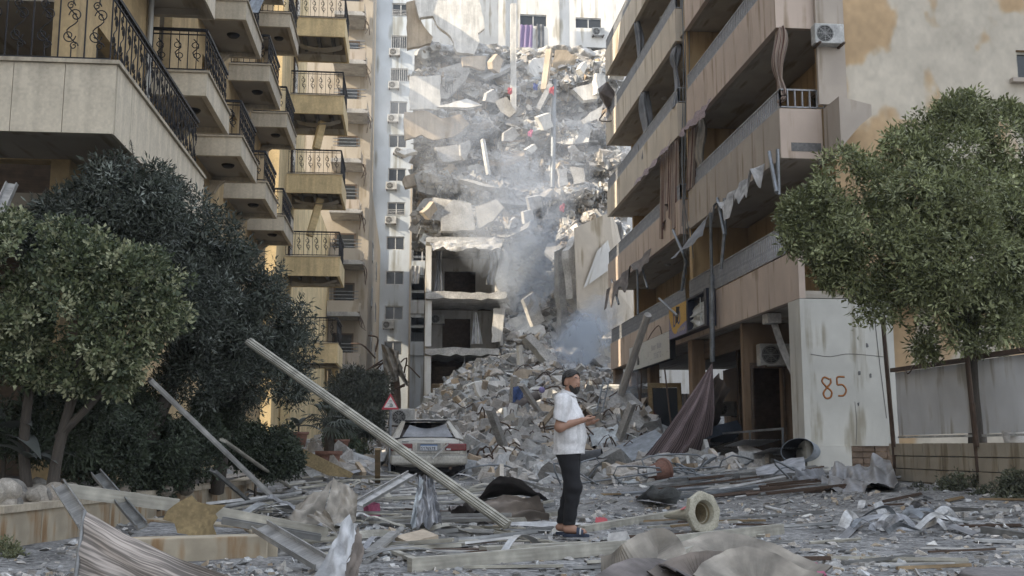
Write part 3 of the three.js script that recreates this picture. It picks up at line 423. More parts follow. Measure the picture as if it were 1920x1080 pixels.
// ---------- right building: loggias with rails, ruined shops below ----------
function canvasMat(name, w, h, draw, o = {}) { const c = document.createElement('canvas'); c.width = w; c.height = h; const x = c.getContext('2d'); draw(x, w, h); const t = new THREE.CanvasTexture(c); t.colorSpace = THREE.SRGBColorSpace; return M(name, [0.85, 0.85, 0.85], { map: t, ...o }); }
const XR = 8.3, ZE = -22.7, ZF = -43.4, RB = thing('apartment_building', 'peach apartment building with wrecked shops, torn awnings and curtained loggias', 'building');
{
  const t = RB, FB = [4.18, 7.5, 10.6, 13.7, 16.8], XB = 10.2;
  // loggia back wall with doors
  const holes = []; for (const b of FB) for (const z of [24.5, 28, 33, 36.5, 40]) holes.push([z, z + 1.3, b + 0.3, b + 2.5]);
  const bw = wallHoles(22.9, 43.3, 4.2, 21, holes, 0.25); bw.rotateY(Math.PI / 2); bw.translate(XB, 0, 0); part(t, 'wall', bw, m.ochin);
  for (const b of FB.slice(0, 4)) for (const z of [24.5, 28, 33, 36.5, 40]) { const f = part(t, 'balcony_door', bx(XB + 0.1, XB + 0.16, b + 0.32, b + 2.48, -z - 1.28, -z - 0.02), m.woodAndShade); part(f, 'pane', bx(XB + 0.09, XB + 0.098, b + 0.9, b + 2.38, -z - 1.18, -z - 0.12), m.glassD); }
  // end wall with the patched render; the window at its far right
  const ew = wallHoles(9.55, 17, 0.2, 21, [[14.05, 15.05, 9.5, 10.2]], 0.3), ep = ew.attributes.position, eu = ew.attributes.uv; for (let i = 0; i < ep.count; i++) { const nz = Math.abs(ew.attributes.normal.getZ(i)); if (nz > 0.5) eu.setXY(i, (ep.getX(i) - 9.3) / 7.2, (ep.getY(i) - 4.2) / 9.4); }
  ew.translate(0, 0, -22.95); part(t, 'wall', ew, m.peel);
  const w = part(t, 'window', [bx(14.06, 15.04, 9.51, 9.57, -22.85, -22.75), bx(14.06, 15.04, 10.13, 10.19, -22.85, -22.75), bx(14.5, 14.57, 9.57, 10.13, -22.85, -22.75), bx(14.06, 14.13, 9.57, 10.13, -22.85, -22.75)], m.aluC); part(w, 'pane', bx(14.13, 15.0, 9.57, 10.13, -22.81, -22.79), m.glassD); part(w, 'sill', bx(13.85, 15.2, 9.38, 9.48, -22.648, -22.5), m.peachG);
  part(t, 'wall', [bx(16.7, 17, 0, 21, -43.4, -22.97), bx(XB + 0.26, 16.7, 4.2, 21, -43.4, -43.15)], m.cream);
  part(t, 'roof', bx(8.0, 17.1, 21, 21.3, -43.5, -22.5), m.soffit);
  part(t, 'floor_slab', FB.map((b) => bx(XR - 0.06 + 0.14, XB - 0.003, b + 0.08, b + 0.26, ZF + 0.05, ZE - 0.05)), m.soffit);
  part(t, 'floor_slab', FB.map((b) => bx(XB + 0.26, 16.68, b + 0.06, b + 0.24, -43.1, -23)), m.soffit);
  for (const b of [bx(9.56, 10.18, 4.5, 21, -23.6, -23), bx(8.45, 10.19, 5.0, 21, -31.25, -30.95), bx(9.3, 10.19, 4.5, 21, ZF + 0.01, ZF + 0.25)]) part(t, 'return_wall', b, m.ochin);
  part(t, 'grey_wall_panel', bx(9.2, 9.86, 8.7, 13.6, -22.648, -22.55), m.peachG);
  // first-floor band over the shops
  const g1 = sub(t, 'balcony'); part(g1, 'parapet', [bx(XR, XR + 0.14, 4.15, 5.22, ZF, -21.9)], m.peach); part(g1, 'soffit', bx(XR + 0.142, 12.4, 4.16, 4.24, ZF, -21.92), m.soffit);
  const bars = (g, a, b, y, h, p) => { const A = V(a[0], y, a[1]), B = V(b[0], y, b[1]), n = Math.round(A.distanceTo(B) / p); part(g, 'railing', [beam(A.clone().setY(y + h), B.clone().setY(y + h), 0.045, 0.035), beam(A.clone().setY(y + 0.06), B.clone().setY(y + 0.06), 0.035, 0.03), ...Array.from({ length: n + 1 }, (_, k) => { const q = A.clone().lerp(B, k / n); return bx(q.x - 0.012, q.x + 0.012, y + 0.06, y + h, q.z - 0.03, q.z + 0.03); })], m.rail); };
  bars(g1, [XR + 0.07, -22.9], [XR + 0.07, -31], 5.24, 0.68, 0.13); bars(g1, [XR + 0.07, -31.6], [XR + 0.07, ZF], 5.2, 0.6, 0.11);
  part(g1, 'rail_panel', bx(XR + 0.10, XR + 0.11, 5.3, 5.78, ZF, -31.7), m.bluerail);
  // upper loggias: near bay and far bay on each floor
  FB.slice(1).forEach((b, i) => {
    let g = sub(t, 'balcony'); const top = b + 1.12;
    part(g, 'parapet', [bx(XR, XR + 0.13, b - 0.05, top, -30.6, ZE), bx(XR + 0.131, 9.3, b - 0.05, top, ZE - 0.13, ZE - 0.001)], i === 0 ? m.peachG : m.peach);
    if (i === 0) part(g, 'parapet_front', bx(XR + 0.01, 9.29, b - 0.04, top - 0.001, ZE + 0.002, ZE + 0.012), m.peach);
    bars(g, [XR + 0.06, ZE - 0.07], [XR + 0.06, -30.6], top, 0.47, 0.14); if (i < 1) bars(g, [XR + 0.06, ZE - 0.07], [9.75, ZE - 0.07], top, 0.47, 0.17);
    if (i > 0) part(g, 'end_wall', bx(XR + 0.132, 9.3, top, b + 3.04, ZE - 0.14, ZE - 0.02), m.cream);
    part(g, 'soffit', bx(XR + 0.133, 9.9, b - 0.02, b + 0.06, -30.5, ZE - 0.14), m.soffit);
    g = sub(t, 'balcony'); const xo = XR - 0.06;
    part(g, 'parapet', [bx(xo, xo + 0.13, b - 0.02, b + 1.05, ZF, -31.5), bx(xo + 0.131, 8.9, b - 0.02, b + 1.05, -31.63, -31.5), bx(xo + 0.131, 10.1, b - 0.02, b + 1.05, ZF, ZF + 0.13)], i === 0 ? m.peach : m.cream);
    part(g, 'soffit', bx(xo + 0.132, 10.1, b - 0.012, b + 0.06, ZF + 0.14, -31.64), m.soffit);
    bars(g, [xo + 0.06, -31.56], [xo + 0.06, ZF], b + 1.05, 0.5, 0.12); part(g, 'rail_panel', bx(xo + 0.09, xo + 0.1, b + 1.12, b + 1.48, ZF, -31.6), m.bluerail); bars(g, [xo + 0.06, -31.56], [8.9, -31.56], b + 1.05, 0.5, 0.15);
    const lamp = part(g, 'ceiling_lamp', new THREE.CylinderGeometry(0.12, 0.1, 0.06, 14).translate(9.2, b - 0.045, -37), m.acw); part(g, 'ceiling_lamp', new THREE.CylinderGeometry(0.12, 0.1, 0.06, 14).translate(9.2, b - 0.045, -34), m.acw);
  });
  // stepped corbel where the second-floor loggia meets the end wall
  part(t, 'corbel', extr([[9.32, 8.62], [10.05, 8.45], [10.05, 8.2], [9.75, 7.95], [9.32, 7.45]], 0.9).translate(0, 0, -22.65), m.peachG);
  part(t, 'bare_band', bx(8.55, 9.25, 7.62, 7.82, ZE + 0.013, ZE + 0.02), m.concD);
  // ground-floor pier carrying the painted number
  const pier = sub(t, 'pier'); part(pier, 'wall', bx(XR, 10.35, 1.02, 4.14, -22.6, -21.9), m.wall85); part(pier, 'base', bx(XR + 0.01, 9.28, 0.2, 1.018, -22.6, -21.86), m.wall85);
  part(pier, 'crack', [tube([V(8.5, 2.95, -21.896), V(8.9, 2.9, -21.896), V(9.3, 2.96, -21.896), V(10.2, 2.9, -21.896)], 0.006, 20, 4), tube([V(9.42, 1.95, -21.896), V(9.44, 1.5, -21.896), V(9.4, 1.05, -21.896)], 0.004, 12, 4), tube([V(9.95, 3.7, -21.896), V(10.0, 2.9, -21.896), V(10.1, 1.6, -21.896)], 0.008, 16, 4)], m.concD);
  part(pier, 'bullet_hole', [[9.75, 3.15], [9.55, 2.55], [9.8, 2.5], [9.5, 1.9]].map(([x, y], i) => chunkGeo(rng(5 + i), 0.06, 0.1, 0.02).translate(x, y, -21.895)), m.concD);
  for (let j = 0; j < 6; j++) for (let k = 0; k < 4; k++) part(pier, 'brick', bx(9.3 + k * 0.265 + (j % 2 ? 0 : -0.0), 9.3 + k * 0.265 + 0.25, 0.28 + j * 0.125, 0.28 + j * 0.125 + 0.11, -22.5, -21.9 - rr(0.01, 0.05)), m.brick);
  const P85 = (x, y) => V(8.72 + x, 2.02 + y, -21.894);
  const spray = M('orange_spray_paint', [0.44, 0.17, 0.05], { map: T.dust, rep: 6 });
  const flat = (g) => { const p = g.attributes.position; for (let i = 0; i < p.count; i++) p.setZ(i, -21.897 + (p.getZ(i) + 21.894) * 0.12); return g; };
  part(pier, 'painted_number', [flat(tube([[0.16, 0.40], [0.05, 0.44], [0.0, 0.36], [0.08, 0.25], [0.2, 0.13], [0.17, 0.02], [0.07, 0.0], [0.02, 0.1], [0.1, 0.22], [0.19, 0.33], [0.18, 0.42]].map((p) => P85(...p)), 0.023, 60, 6)), flat(tube([[0.5, 0.45], [0.34, 0.44], [0.33, 0.28]].map((p) => P85(...p)), 0.022, 30, 6)), flat(tube([[0.33, 0.28], [0.45, 0.28], [0.52, 0.17], [0.46, 0.06], [0.34, 0.05]].map((p) => P85(...p)), 0.022, 30, 6))], spray, 'orange painted number 85');
  // shops
  const shop = sub(t, 'shop');
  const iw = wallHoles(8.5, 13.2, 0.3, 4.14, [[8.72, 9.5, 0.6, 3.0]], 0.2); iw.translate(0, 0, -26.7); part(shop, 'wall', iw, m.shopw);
  part(shop, 'door_frame', [bx(8.66, 8.72, 0.6, 3.06, -26.52, -26.42), bx(9.5, 9.56, 0.6, 3.06, -26.52, -26.42), bx(8.66, 9.56, 3.062, 3.12, -26.52, -26.42)], m.woodAndShade);
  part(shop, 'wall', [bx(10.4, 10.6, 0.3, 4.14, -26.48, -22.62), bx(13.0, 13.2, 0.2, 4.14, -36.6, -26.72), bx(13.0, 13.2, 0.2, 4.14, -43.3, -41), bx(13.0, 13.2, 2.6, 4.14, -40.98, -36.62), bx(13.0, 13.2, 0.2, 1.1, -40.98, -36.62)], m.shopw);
  part(shop, 'floor', bx(8.4, 12.98, 0.3, 0.56, -43.2, -22.62), m.conc);
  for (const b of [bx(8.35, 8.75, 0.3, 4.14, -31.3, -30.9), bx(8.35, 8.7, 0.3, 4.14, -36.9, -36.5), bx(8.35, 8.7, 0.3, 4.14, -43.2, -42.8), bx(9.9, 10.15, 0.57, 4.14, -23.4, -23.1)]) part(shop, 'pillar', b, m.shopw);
  part(shop, 'partition', [bx(9.8, 13, 0.57, 4.12, -31.25, -31.05), bx(8.8, 12.9, 0.57, 4.12, -36.85, -36.65).scale(1, 1, 1)].slice(0, 1), m.woodAndShade);  // dark colour carries the shade inside the shop
  for (const [z, tilt] of [[-35.2, 0.1], [-38.6, -0.06]]) { const d = part(shop, 'shop_door', [bx(-0.04, 0.04, 0, 2.5, -0.55, -0.42), bx(-0.04, 0.04, 0, 2.5, 0.42, 0.55), bx(-0.04, 0.04, 2.35, 2.5, -0.42, 0.42), bx(-0.04, 0.04, 0, 0.75, -0.42, 0.42)], m.ply); d.position.set(8.6, 0.62, z); d.rotation.set(0.02, 1.1, tilt); part(d, 'pane', bx(-0.01, 0.01, 0.76, 2.34, -0.41, 0.41), m.glassD); }
  part(shop, 'roller_shutter', [patch(4, 30, (s, v) => V(8.7 + 0.012 * Math.sin(v * 90), 4.1 - v * 0.55, lerp(-30.8, -27.2, s))), patch(4, 30, (s, v) => V(8.75 + 0.012 * Math.sin(v * 90), 4.1 - v * 0.75, lerp(-42.7, -37.1, s)))], m.woodAndShade);
  part(t, 'step', [0, 1, 2].map((k) => bx(8.0 - k * 0.34, 8.34 - k * 0.34, 0.2, 0.66 - k * 0.14, -28.5, -22.8)), m.concL);
  part(t, 'entrance_rail', [beam(V(8.25, 1.35, -27.6), V(8.25, 1.4, -23.1), 0.05, 0.05), beam(V(8.25, 0.6, -23.1), V(8.25, 1.4, -23.1), 0.04, 0.04), beam(V(8.25, 0.6, -25.4), V(8.25, 1.38, -25.4), 0.04, 0.04)], m.steel);
  part(t, 'sagging_duct', mg([ribbon([V(8.6, 4.05, -24.5), V(8.75, 3.2, -24.2), V(9.1, 2.2, -23.9), V(9.3, 1.8, -23.7)], 0.16, V(0, 0, 1), 0.6), bx(8.42, 8.75, 3.9, 4.13, -24.7, -24.3)]), m.concL);
}
// signs
{
  const t = thing('shop_sign', 'pale grey shop sign with faint writing and a torn hole above the ruined shop', 'sign');
  const L = [V(XR - 0.12, 3.72, -38.7), V(XR - 0.12, 4.6, -32.55)];
  part(t, 'box', bx(XR - 0.2, XR - 0.02, 3.72, 4.6, -38.7, -32.55), m.black);
  const f = canvasMat('sign_print', 1024, 150, (x, w, h) => { x.fillStyle = '#cfcfca'; x.fillRect(0, 0, w, h); x.strokeStyle = '#b9c6bd'; x.lineWidth = 6; x.beginPath(); x.moveTo(300, 130); x.lineTo(370, 40); x.lineTo(430, 120); x.stroke(); x.fillStyle = '#8b8b90'; x.font = 'bold 40px serif'; x.fillText('♕', 500, 62); x.fillText('I', 512, 98); x.font = 'bold 46px sans-serif'; x.fillStyle = '#9a9aa2'; x.fillText('Noor  Male', 600, 72); x.fillText('7 3 6 7 2', 660, 124); x.fillStyle = '#27292c'; x.beginPath(); x.moveTo(246, 40); x.lineTo(290, 108); x.lineTo(280, 128); x.lineTo(222, 124); x.fill(); x.fillStyle = 'rgba(120,115,105,0.25)'; for (let k = 0; k < 60; k++) x.fillRect(hash(k, 1) * w, hash(k, 2) * h, 3 + hash(k, 3) * 40, 2 + hash(k, 4) * 4); }, { roughness: 0.6 });
  const p = new THREE.PlaneGeometry(6.11, 0.86); p.rotateY(-Math.PI / 2); p.translate(XR - 0.206, 4.16, -35.62); part(t, 'face', p, f);
  part(t, 'bent_wire', [tube([V(XR - 0.1, 4.6, -36.2), V(XR - 0.15, 4.85, -35), V(XR - 0.1, 4.95, -34.3), V(XR - 0.12, 4.62, -33.9)], 0.02, 12, 4)], m.rust);
  const s = thing('shop_sign', 'navy framed sign box with yellow panel and burst white half', 'sign');
  part(s, 'frame', [bx(XR - 0.26, XR - 0.02, 4.27, 4.33, -32.3, -28.3), bx(XR - 0.26, XR - 0.02, 5.2, 5.26, -30.2, -28.3), bx(XR - 0.28, XR - 0.02, 4.25, 5.28, -28.3, -28.05), bx(XR - 0.26, XR - 0.02, 4.33, 5.2, -30.22, -30.1), bx(XR - 0.06, XR - 0.02, 4.33, 5.2, -32.3, -28.3)], M('navy_sign_frame', [0.02, 0.025, 0.05], { map: T.dust, rep: 1, roughness: 0.5 }));
  const y = canvasMat('yellow_sign_print', 512, 240, (x, w, h) => { x.fillStyle = '#8a86a0'; x.fillRect(0, 0, w, h); x.fillStyle = '#c9a356'; x.beginPath(); x.moveTo(0, 0); x.lineTo(w, 0); x.lineTo(w, 150); x.quadraticCurveTo(280, 165, 220, 215); x.quadraticCurveTo(120, 225, 60, 150); x.lineTo(0, 60); x.fill(); x.fillStyle = '#5a5f80'; x.font = 'bold 150px sans-serif'; x.fillText('D', 110, 160); x.fillText('O', 235, 150); x.fillStyle = '#1a1714'; x.beginPath(); x.moveTo(220, 8); x.lineTo(330, 20); x.lineTo(300, 70); x.lineTo(265, 130); x.lineTo(210, 140); x.fill(); x.fillStyle = '#b3a68c'; for (let k = 0; k < 7; k++) x.fillRect(240 + k * 34, 180 + (k % 2) * 8, 22, 26); x.fillStyle = 'rgba(90,80,70,0.3)'; for (let k = 0; k < 50; k++) x.fillRect(hash(k, 5) * w, hash(k, 6) * h, 3 + hash(k, 7) * 30, 2 + hash(k, 8) * 5); });
  const q = new THREE.PlaneGeometry(2.06, 0.94); q.rotateY(-Math.PI / 2); q.translate(XR - 0.264, 4.76, -31.27); part(s, 'yellow_panel', q, y, 'yellow panel with torn letters');
  part(s, 'torn_panel', [sheet([V(XR - 0.15, 4.35, -30.05), V(XR - 0.18, 4.35, -28.35), V(XR - 0.12, 5.1, -28.4), V(XR - 0.1, 4.95, -30.0)], 14, 10, 0.07, 5, 8), bx(XR - 0.2, XR - 0.18, 4.34, 5.15, -29.0, -28.96), bx(XR - 0.2, XR - 0.18, 4.7, 4.74, -30.1, -28.3)], m.plastic);
}
// grey downpipe-like awning pole
one('awning_pole', [cyl(V(XR - 0.2, 3.25, -27.9), V(XR - 0.2, 5.6, -27.75), 0.075, 0.075, 10), cyl(V(XR - 0.2, 5.6, -27.75), V(XR - 0.32, 7.2, -27.3), 0.045, 0.045, 8)].reduce((a, b) => mg([a, b])), m.steel, 'tall grey awning pole beside the yellow shop sign', 'pole');
// curtains, gathered cloths, torn awnings hanging from the loggias
function gathered(x, z, y1, y0, w, mat, label, tie = 0.75, seed = 1, dx = 0) {
  const n = 40; const g = patch(n, 22, (s, v) => { const a = s * Math.PI * 2, k = v < tie ? lerp(0.55, 1, Math.sin(v / tie * Math.PI)) * lerp(1, 0.55, v) : 0.34 + 0.3 * (v - tie) / (1 - tie); const r = w / 2 * k * (1 + 0.25 * Math.sin(a * 5 + seed) + 0.12 * Math.sin(a * 9 + v * 6)); return V(x + Math.cos(a) * r * 0.6 + dx * v + 0.04 * Math.sin(v * 7 + seed), lerp(y1, y0, v), z + Math.sin(a) * r + 0.05 * Math.sin(v * 5 + seed)); }, 1.5, 1);
  return one('balcony_curtain', g, mat, label, 'curtain');
}
gathered(8.42, -22.85, 10.58, 8.95, 0.5, m.curtainS, 'striped curtain knotted above the corner of the second-floor railing', 0.72, 1);
gathered(8.42, -22.85, 8.93, 8.5, 0.26, m.curtainS, 'loose tail of striped curtain at the corner railing', 0.3, 2);
gathered(8.4, -31.9, 13.7, 11.6, 0.5, m.curtain, 'twisted pale grey curtain at the third-floor loggia corner', 0.35, 3, -0.1);
gathered(8.4, -36.5, 13.7, 11.2, 0.7, m.curtain, 'grey curtain tied at its middle in the third-floor far loggia', 0.7, 4);
gathered(8.4, -37.5, 16.8, 14.5, 0.5, m.curtain, 'grey curtain tied in the fourth-floor far loggia', 0.6, 5);
gathered(8.36, -37.4, 12.0, 10.7, 0.35, m.canvasG, 'dark cloth hanging below the third-floor railing', 0.5, 6);
gathered(8.42, -29.6, 10.5, 8.8, 0.5, m.canvasC, 'straight beige curtain at the far end of the second-floor loggia', 0.9, 7);
one('balcony_curtain', patch(60, 14, (s, v) => V(8.3 + 0.09 * Math.sin(s * 34) * (0.5 + v) - 0.05 * v, 10.62 - v * (2.4 + 0.5 * Math.sin(s * 9)), lerp(-34.2, -31.7, s * (1 - 0.15 * v) + 0.08 * v)), 3, 1), m.curtainS, 'wide striped curtain hanging in folds over the second-floor parapet', 'curtain');
one('balcony_curtain', patch(24, 12, (s, v) => V(8.3 + 0.1 * Math.sin(s * 16), 10.3 - v * 1.7, -30.4 + s * 0.9 * (1 - v * 0.3) - 0.3 * v), 1.2, 1), m.curtainS, 'short checked curtain hanging beside the gap between the loggias', 'curtain');
one('cloth_bundle', [chunkGeo(rng(3), 0.7, 1.1, 0.9, 18).translate(8.1, 15.6, -42.6), tube([V(8.1, 15, -42.9), V(7.8, 14.5, -42.5), V(8.3, 14.4, -42.1), V(8.1, 15, -42.4)], 0.03, 12, 4)].reduce((a, b) => mg([a, b])), m.canvasG, 'dark bundle of cloth dangling from the far end of the top loggia', 'bundle');
function valance(a, b, drop, mat, label, seed, ragged = 0.2) { // torn awning edge from a to b
  const g = patch(48, 5, (s, v) => { const p = a.clone().lerp(b, s); p.y -= drop * v * (0.75 + ragged * (fbm(s * 9, 1, 3, seed) * 2 - 1) * 2) + 0.05 * v * Math.abs(Math.sin(s * 60)); p.x -= 0.12 * v + 0.05 * Math.sin(s * 26 + seed); p.y += 0.12 * (fbm(s * 4, 9, 2, seed) - 0.5); return p; }, 6, 1);
  return one('torn_awning', g, mat, label, 'awning');
}
valance(V(8.15, 10.55, -37), V(8.15, 10.6, -31.8), 0.35, m.stripe, 'scalloped striped awning edge under the third-floor far loggia', 1, 0.15);
valance(V(8.15, 10.5, -30.4), V(8.15, 10.45, -27.4), 0.4, m.stripe, 'scalloped striped awning edge under the third-floor near loggia', 2, 0.2);
valance(V(8.1, 7.45, -43), V(8.0, 7.6, -34.5), 0.75, m.canvasG, 'torn dark brown awning sagging under the second-floor far loggia', 3, 0.5);
valance(V(8.1, 7.35, -27.6), V(8.05, 7.5, -23.2), 0.5, m.cloth, 'torn white awning strip under the near loggia', 4, 0.6);
one('torn_awning', sheet([V(8.2, 7.1, -30.2), V(8.2, 7.5, -27.8), V(7.9, 6.7, -27.9), V(7.7, 6.5, -30.6)], 14, 6, 0.06, 3, 6), m.curtain, 'grey flap of awning hanging below the near loggia', 'awning');
{ // bent awning arms
  const arm = (pts, label) => one('bent_pole', pts.slice(1).map((p, i) => cyl(pts[i], p, 0.045, 0.045, 6)).reduce((a, b) => mg([a, b])), m.steel, label, 'metal pole', 'bent awning poles on the peach building');
  const L = 'bent grey pole of an awning hanging from a peach loggia';
  arm([atX(1262, 432, 8.1), atX(1286, 488, 8.0), atX(1278, 545, 7.95)], L); arm([atX(1195, 500, 8.1), atX(1196, 590, 8.0)], L); arm([atX(1203, 500, 8.1), atX(1214, 540, 8)], L);
  arm([atX(1345, 372, 8.1), atX(1358, 440, 8), atX(1352, 505, 7.95)], L); arm([atX(1358, 372, 8.15), atX(1360, 440, 8.15)], L); arm([atX(1442, 285, 8.0), atX(1456, 360, 7.9)], L); arm([atX(1458, 280, 8.1), atX(1460, 365, 8.1)], L); arm([atX(1236, 560, 8.1), atX(1270, 592, 8.0)], L); arm([atX(1147, 525, 8.1), atX(1160, 570, 8.0)], L);
}
{ // cables dangling in the gap between the loggias
  for (let k = 0; k < 5; k++) { const x = 8.2 + rr(-0.1, 0.2), z = -31.0 + rr(-0.3, 0.3); one('cable', tube([V(x, 19, z), V(x + 0.06, 14 - k * 0.4, z + 0.1), V(x - 0.05, 9, z), V(x + rr(-0.2, 0.2), 5.6 + k * 0.5, z + rr(-0.2, 0.4))], 0.014, 30, 4), m.steel, 'thin cable hanging in the gap between the loggias', 'cable', 'cables between the loggias'); }
}
airCon(V(9.62, 10.6, -22.1).setY(9.75).add(V(-0.2, 0.55, -0.35)), 0, 'white air conditioner on a bracket by the patched end wall', undefined, 0.85);
airCon(V(9.9, 9.4, -27.2), -Math.PI / 2, 'air conditioner in the shade of the second-floor loggia', undefined, 1);
airCon(V(9.9, 6.4, -27.6), -Math.PI / 2, 'air conditioner in the shade of the first-floor loggia beside the pole', undefined, 1); airCon(V(9.9, 6.2, -32.8), -Math.PI / 2, 'air conditioner above the pale shop sign', undefined, 1); airCon(V(9.2, 3.3, -26.2), 0, 'air conditioner under the ceiling of the open shop bay', undefined, 1);
{ const q = atZ(1360, 740, 39); airCon(V(q.x, 2.4, -39), -0.6, 'yellowed air conditioner hanging in the ruined shop opening', undefined, 0.95); }
// fallen striped awning from the pole foot to the street
{
  const A = V(XR - 0.2, 3.25, -27.9), B = onG(1195, 878), C = onG(1320, 858), n = 26;
  one('fallen_awning', patch(n, n, (s, t) => { const e = B.clone().lerp(C, s), p = A.clone().lerp(e, t); const w = Math.sin(s * 17 + t * 3) * 0.10 * t + 0.35 * (fbm(s * 5, t * 4, 4, 7) - 0.5) * t; if (t > 0.85) p.y += 0.25 * (fbm(s * 14, 3, 3, 5) - 0.35) * (t - 0.85) / 0.15; p.x -= w; p.z += w * 1.4 + 0.5 * Math.sin(t * Math.PI) * (s - 0.3); p.y -= 0.35 * Math.sin(t * Math.PI) * (0.4 + 0.6 * s); return p; }, 1.6, 1), m.stripe, 'striped grey awning fallen from a pole onto the street', 'awning');
  one('fallen_awning', sheet([A.clone().add(V(0.1, -0.3, 0.1)), A.clone().add(V(0.25, -0.8, 0.5)), onG(1335, 835).add(V(0, 0.25, 0)), onG(1285, 838).add(V(0, 0.3, 0))], 12, 14, 0.12, 3, 12, 1, 1), m.canvasG, 'dark underside flap of awning hanging behind the striped one', 'awning');
}
// ---------- block wall and white panel fence ----------
{
  const t = thing('boundary_wall', 'low concrete block wall with stained blocks at the foot of the white fence', 'wall');
  const top = 1.06, hh = 0.215, X = 8.45; const zE = -18.25;
  part(t, 'footing', bx(X + 0.03, X + 0.25, -0.1, top - 0.02, -8, zE + 0.02), m.concD);
  for (let j = 0; j < 4; j++) for (let k = 0; k < 25; k++) { const L = 0.41, z1 = zE + k * L + (j % 2 ? L / 2 : 0), z0 = z1 + L - 0.012; const o = rr(0, 0.012); part(t, 'block', bx(X - o, X + 0.28 - (j ? 0 : 0) - 0.002 * j, top - (j + 1) * hh + 0.012, top - j * hh - rr(0, 0.006), z1, z0), m.block); }
  const f = thing('panel_fence', 'white sheet fence on rusty posts above the low block wall', 'fence');
  const zs = [-18.1, -15.35, -12.6, -9.9];
  zs.forEach((z, i) => { part(f, 'post', cyl(V(X + 0.02, 0.5, z), V(X - 0.06 + 0.02 * i, i ? 2.55 : 3.3, z - 0.05), 0.042, 0.038, 8), m.rust); part(f, 'post_clamp', cyl(V(X - 0.02, 1.0, z + 0.06), V(X - 0.05, 1.65, z + 0.06), 0.035, 0.035, 8), m.rust); });
  for (let i = 0; i < 3; i++) { const n = i ? 2 : 1, a = zs[i] + 0.1, b = zs[i + 1] - 0.1; for (let k = 0; k < n; k++) { const p = lerp(a, b, k / n) + 0.01, q = lerp(a, b, (k + 1) / n) - 0.01; part(f, 'panel', sheet([V(X + 0.06, 1.19, p), V(X + 0.06, 1.21, q), V(X + 0.04, 2.27, q), V(X + 0.04, 2.29, p)], 10, 8, 0.012, 2, 20 + i * 3 + k, q - p, 1.1), m.fencep); } part(f, 'bottom_rail', bx(X + 0.04, X + 0.09, 1.15, 1.185, a, b), m.acw); part(f, 'top_rail', beam(V(X, 2.33, a), V(X, 2.31, b), 0.08, 0.07), m.rust); }
  for (const [y, z, r] of [[2.35, -16.5, 0.5], [2.3, -17.4, 0.4], [2.36, -14, 0.5]]) one('dry_twig', tube([V(X - 0.05, y, z), V(X - 0.1, y - 0.08, z + 0.2), V(X - 0.08, y + 0.03, z + r)], 0.012, 10, 4), m.rust, 'dry twig lying along the top of the white fence', 'twig', 'twigs on the fence');
  one('cracked_bucket', lathe([[0.16, 0], [0.19, 0.16], [0.2, 0.16], [0.17, -0.01]], 16).translate(X + 0.2, 1.07, -14.6), m.concL, 'pale round tub on top of the block wall under the fence', 'tub');
}

{ // ruined wall and rubble behind the shops, seen through the gutted bays
  const t = thing('ruined_wall', 'white ruined wall with a barred window, seen through the gutted shop', 'wall'); const g = wallHoles(9.6, 22, 0, 6.5, [[13.6, 15.2, 2.4, 3.7]], 0.3); g.translate(0, 0, -54); part(t, 'wall', g, m.wpaint); part(t, 'window_bar', Array.from({ length: 9 }, (_, k) => bx(13.6 + k * 0.19, 13.65 + k * 0.19, 2.4, 3.7, -53.8, -53.75)), m.iron); part(t, 'room', bx(12, 17, 0, 5, -57, -56.8), m.woodAndShade);  // room is a dark board, coloured for the shade behind the bars
  const w2 = thing('ruined_wall', 'long pale garden wall behind the peach building', 'wall'); part(w2, 'wall', bx(22, 22.3, 0, 5.5, -60, -20), m.wpaint);
}
// ---------- the collapsed building ----------
const CB = thing('collapsed_building', 'bombed apartment building with pancaked floors and open torn rooms above the rubble', 'building');
const lip = (pts) => { const w = pts.map(([u, v]) => atZ(u, v, 64)); return (x) => { for (let i = 1; i < w.length; i++) if (x <= w[i].x || i === w.length - 1) return lerp(w[i - 1].y, w[i].y, Math.min(1.2, Math.max(-0.2, (x - w[i - 1].x) / (w[i].x - w[i - 1].x)))); }; };
const LIPS = [[[760, 118], [860, 128], [950, 168], [1040, 140], [1150, 112]], [[760, 205], [850, 205], [950, 232], [1040, 236], [1150, 228]], [[760, 262], [860, 280], [950, 296], [1040, 312], [1150, 298]], [[790, 335], [900, 350], [1000, 372], [1150, 350]], [[790, 405], [900, 405], [1000, 440], [1150, 440]]].map(lip);
const VOIDS = [[905, 128, 1.6, 0.9], [825, 95, 2, 0.8], [1080, 205, 1.6, 1.0], [1020, 275, 1.3, 1.2], [905, 265, 1.2, 0.8], [1100, 325, 1.4, 0.9], [1005, 470, 1.3, 1.6], [1000, 560, 1.6, 2.0], [1070, 640, 2.0, 1.6], [940, 190, 1, 0.8], [1130, 260, 1, 0.7], [800, 290, 0.8, 0.8]].map(([u, v, a, b]) => [atZ(u, v, 65), a, b]);
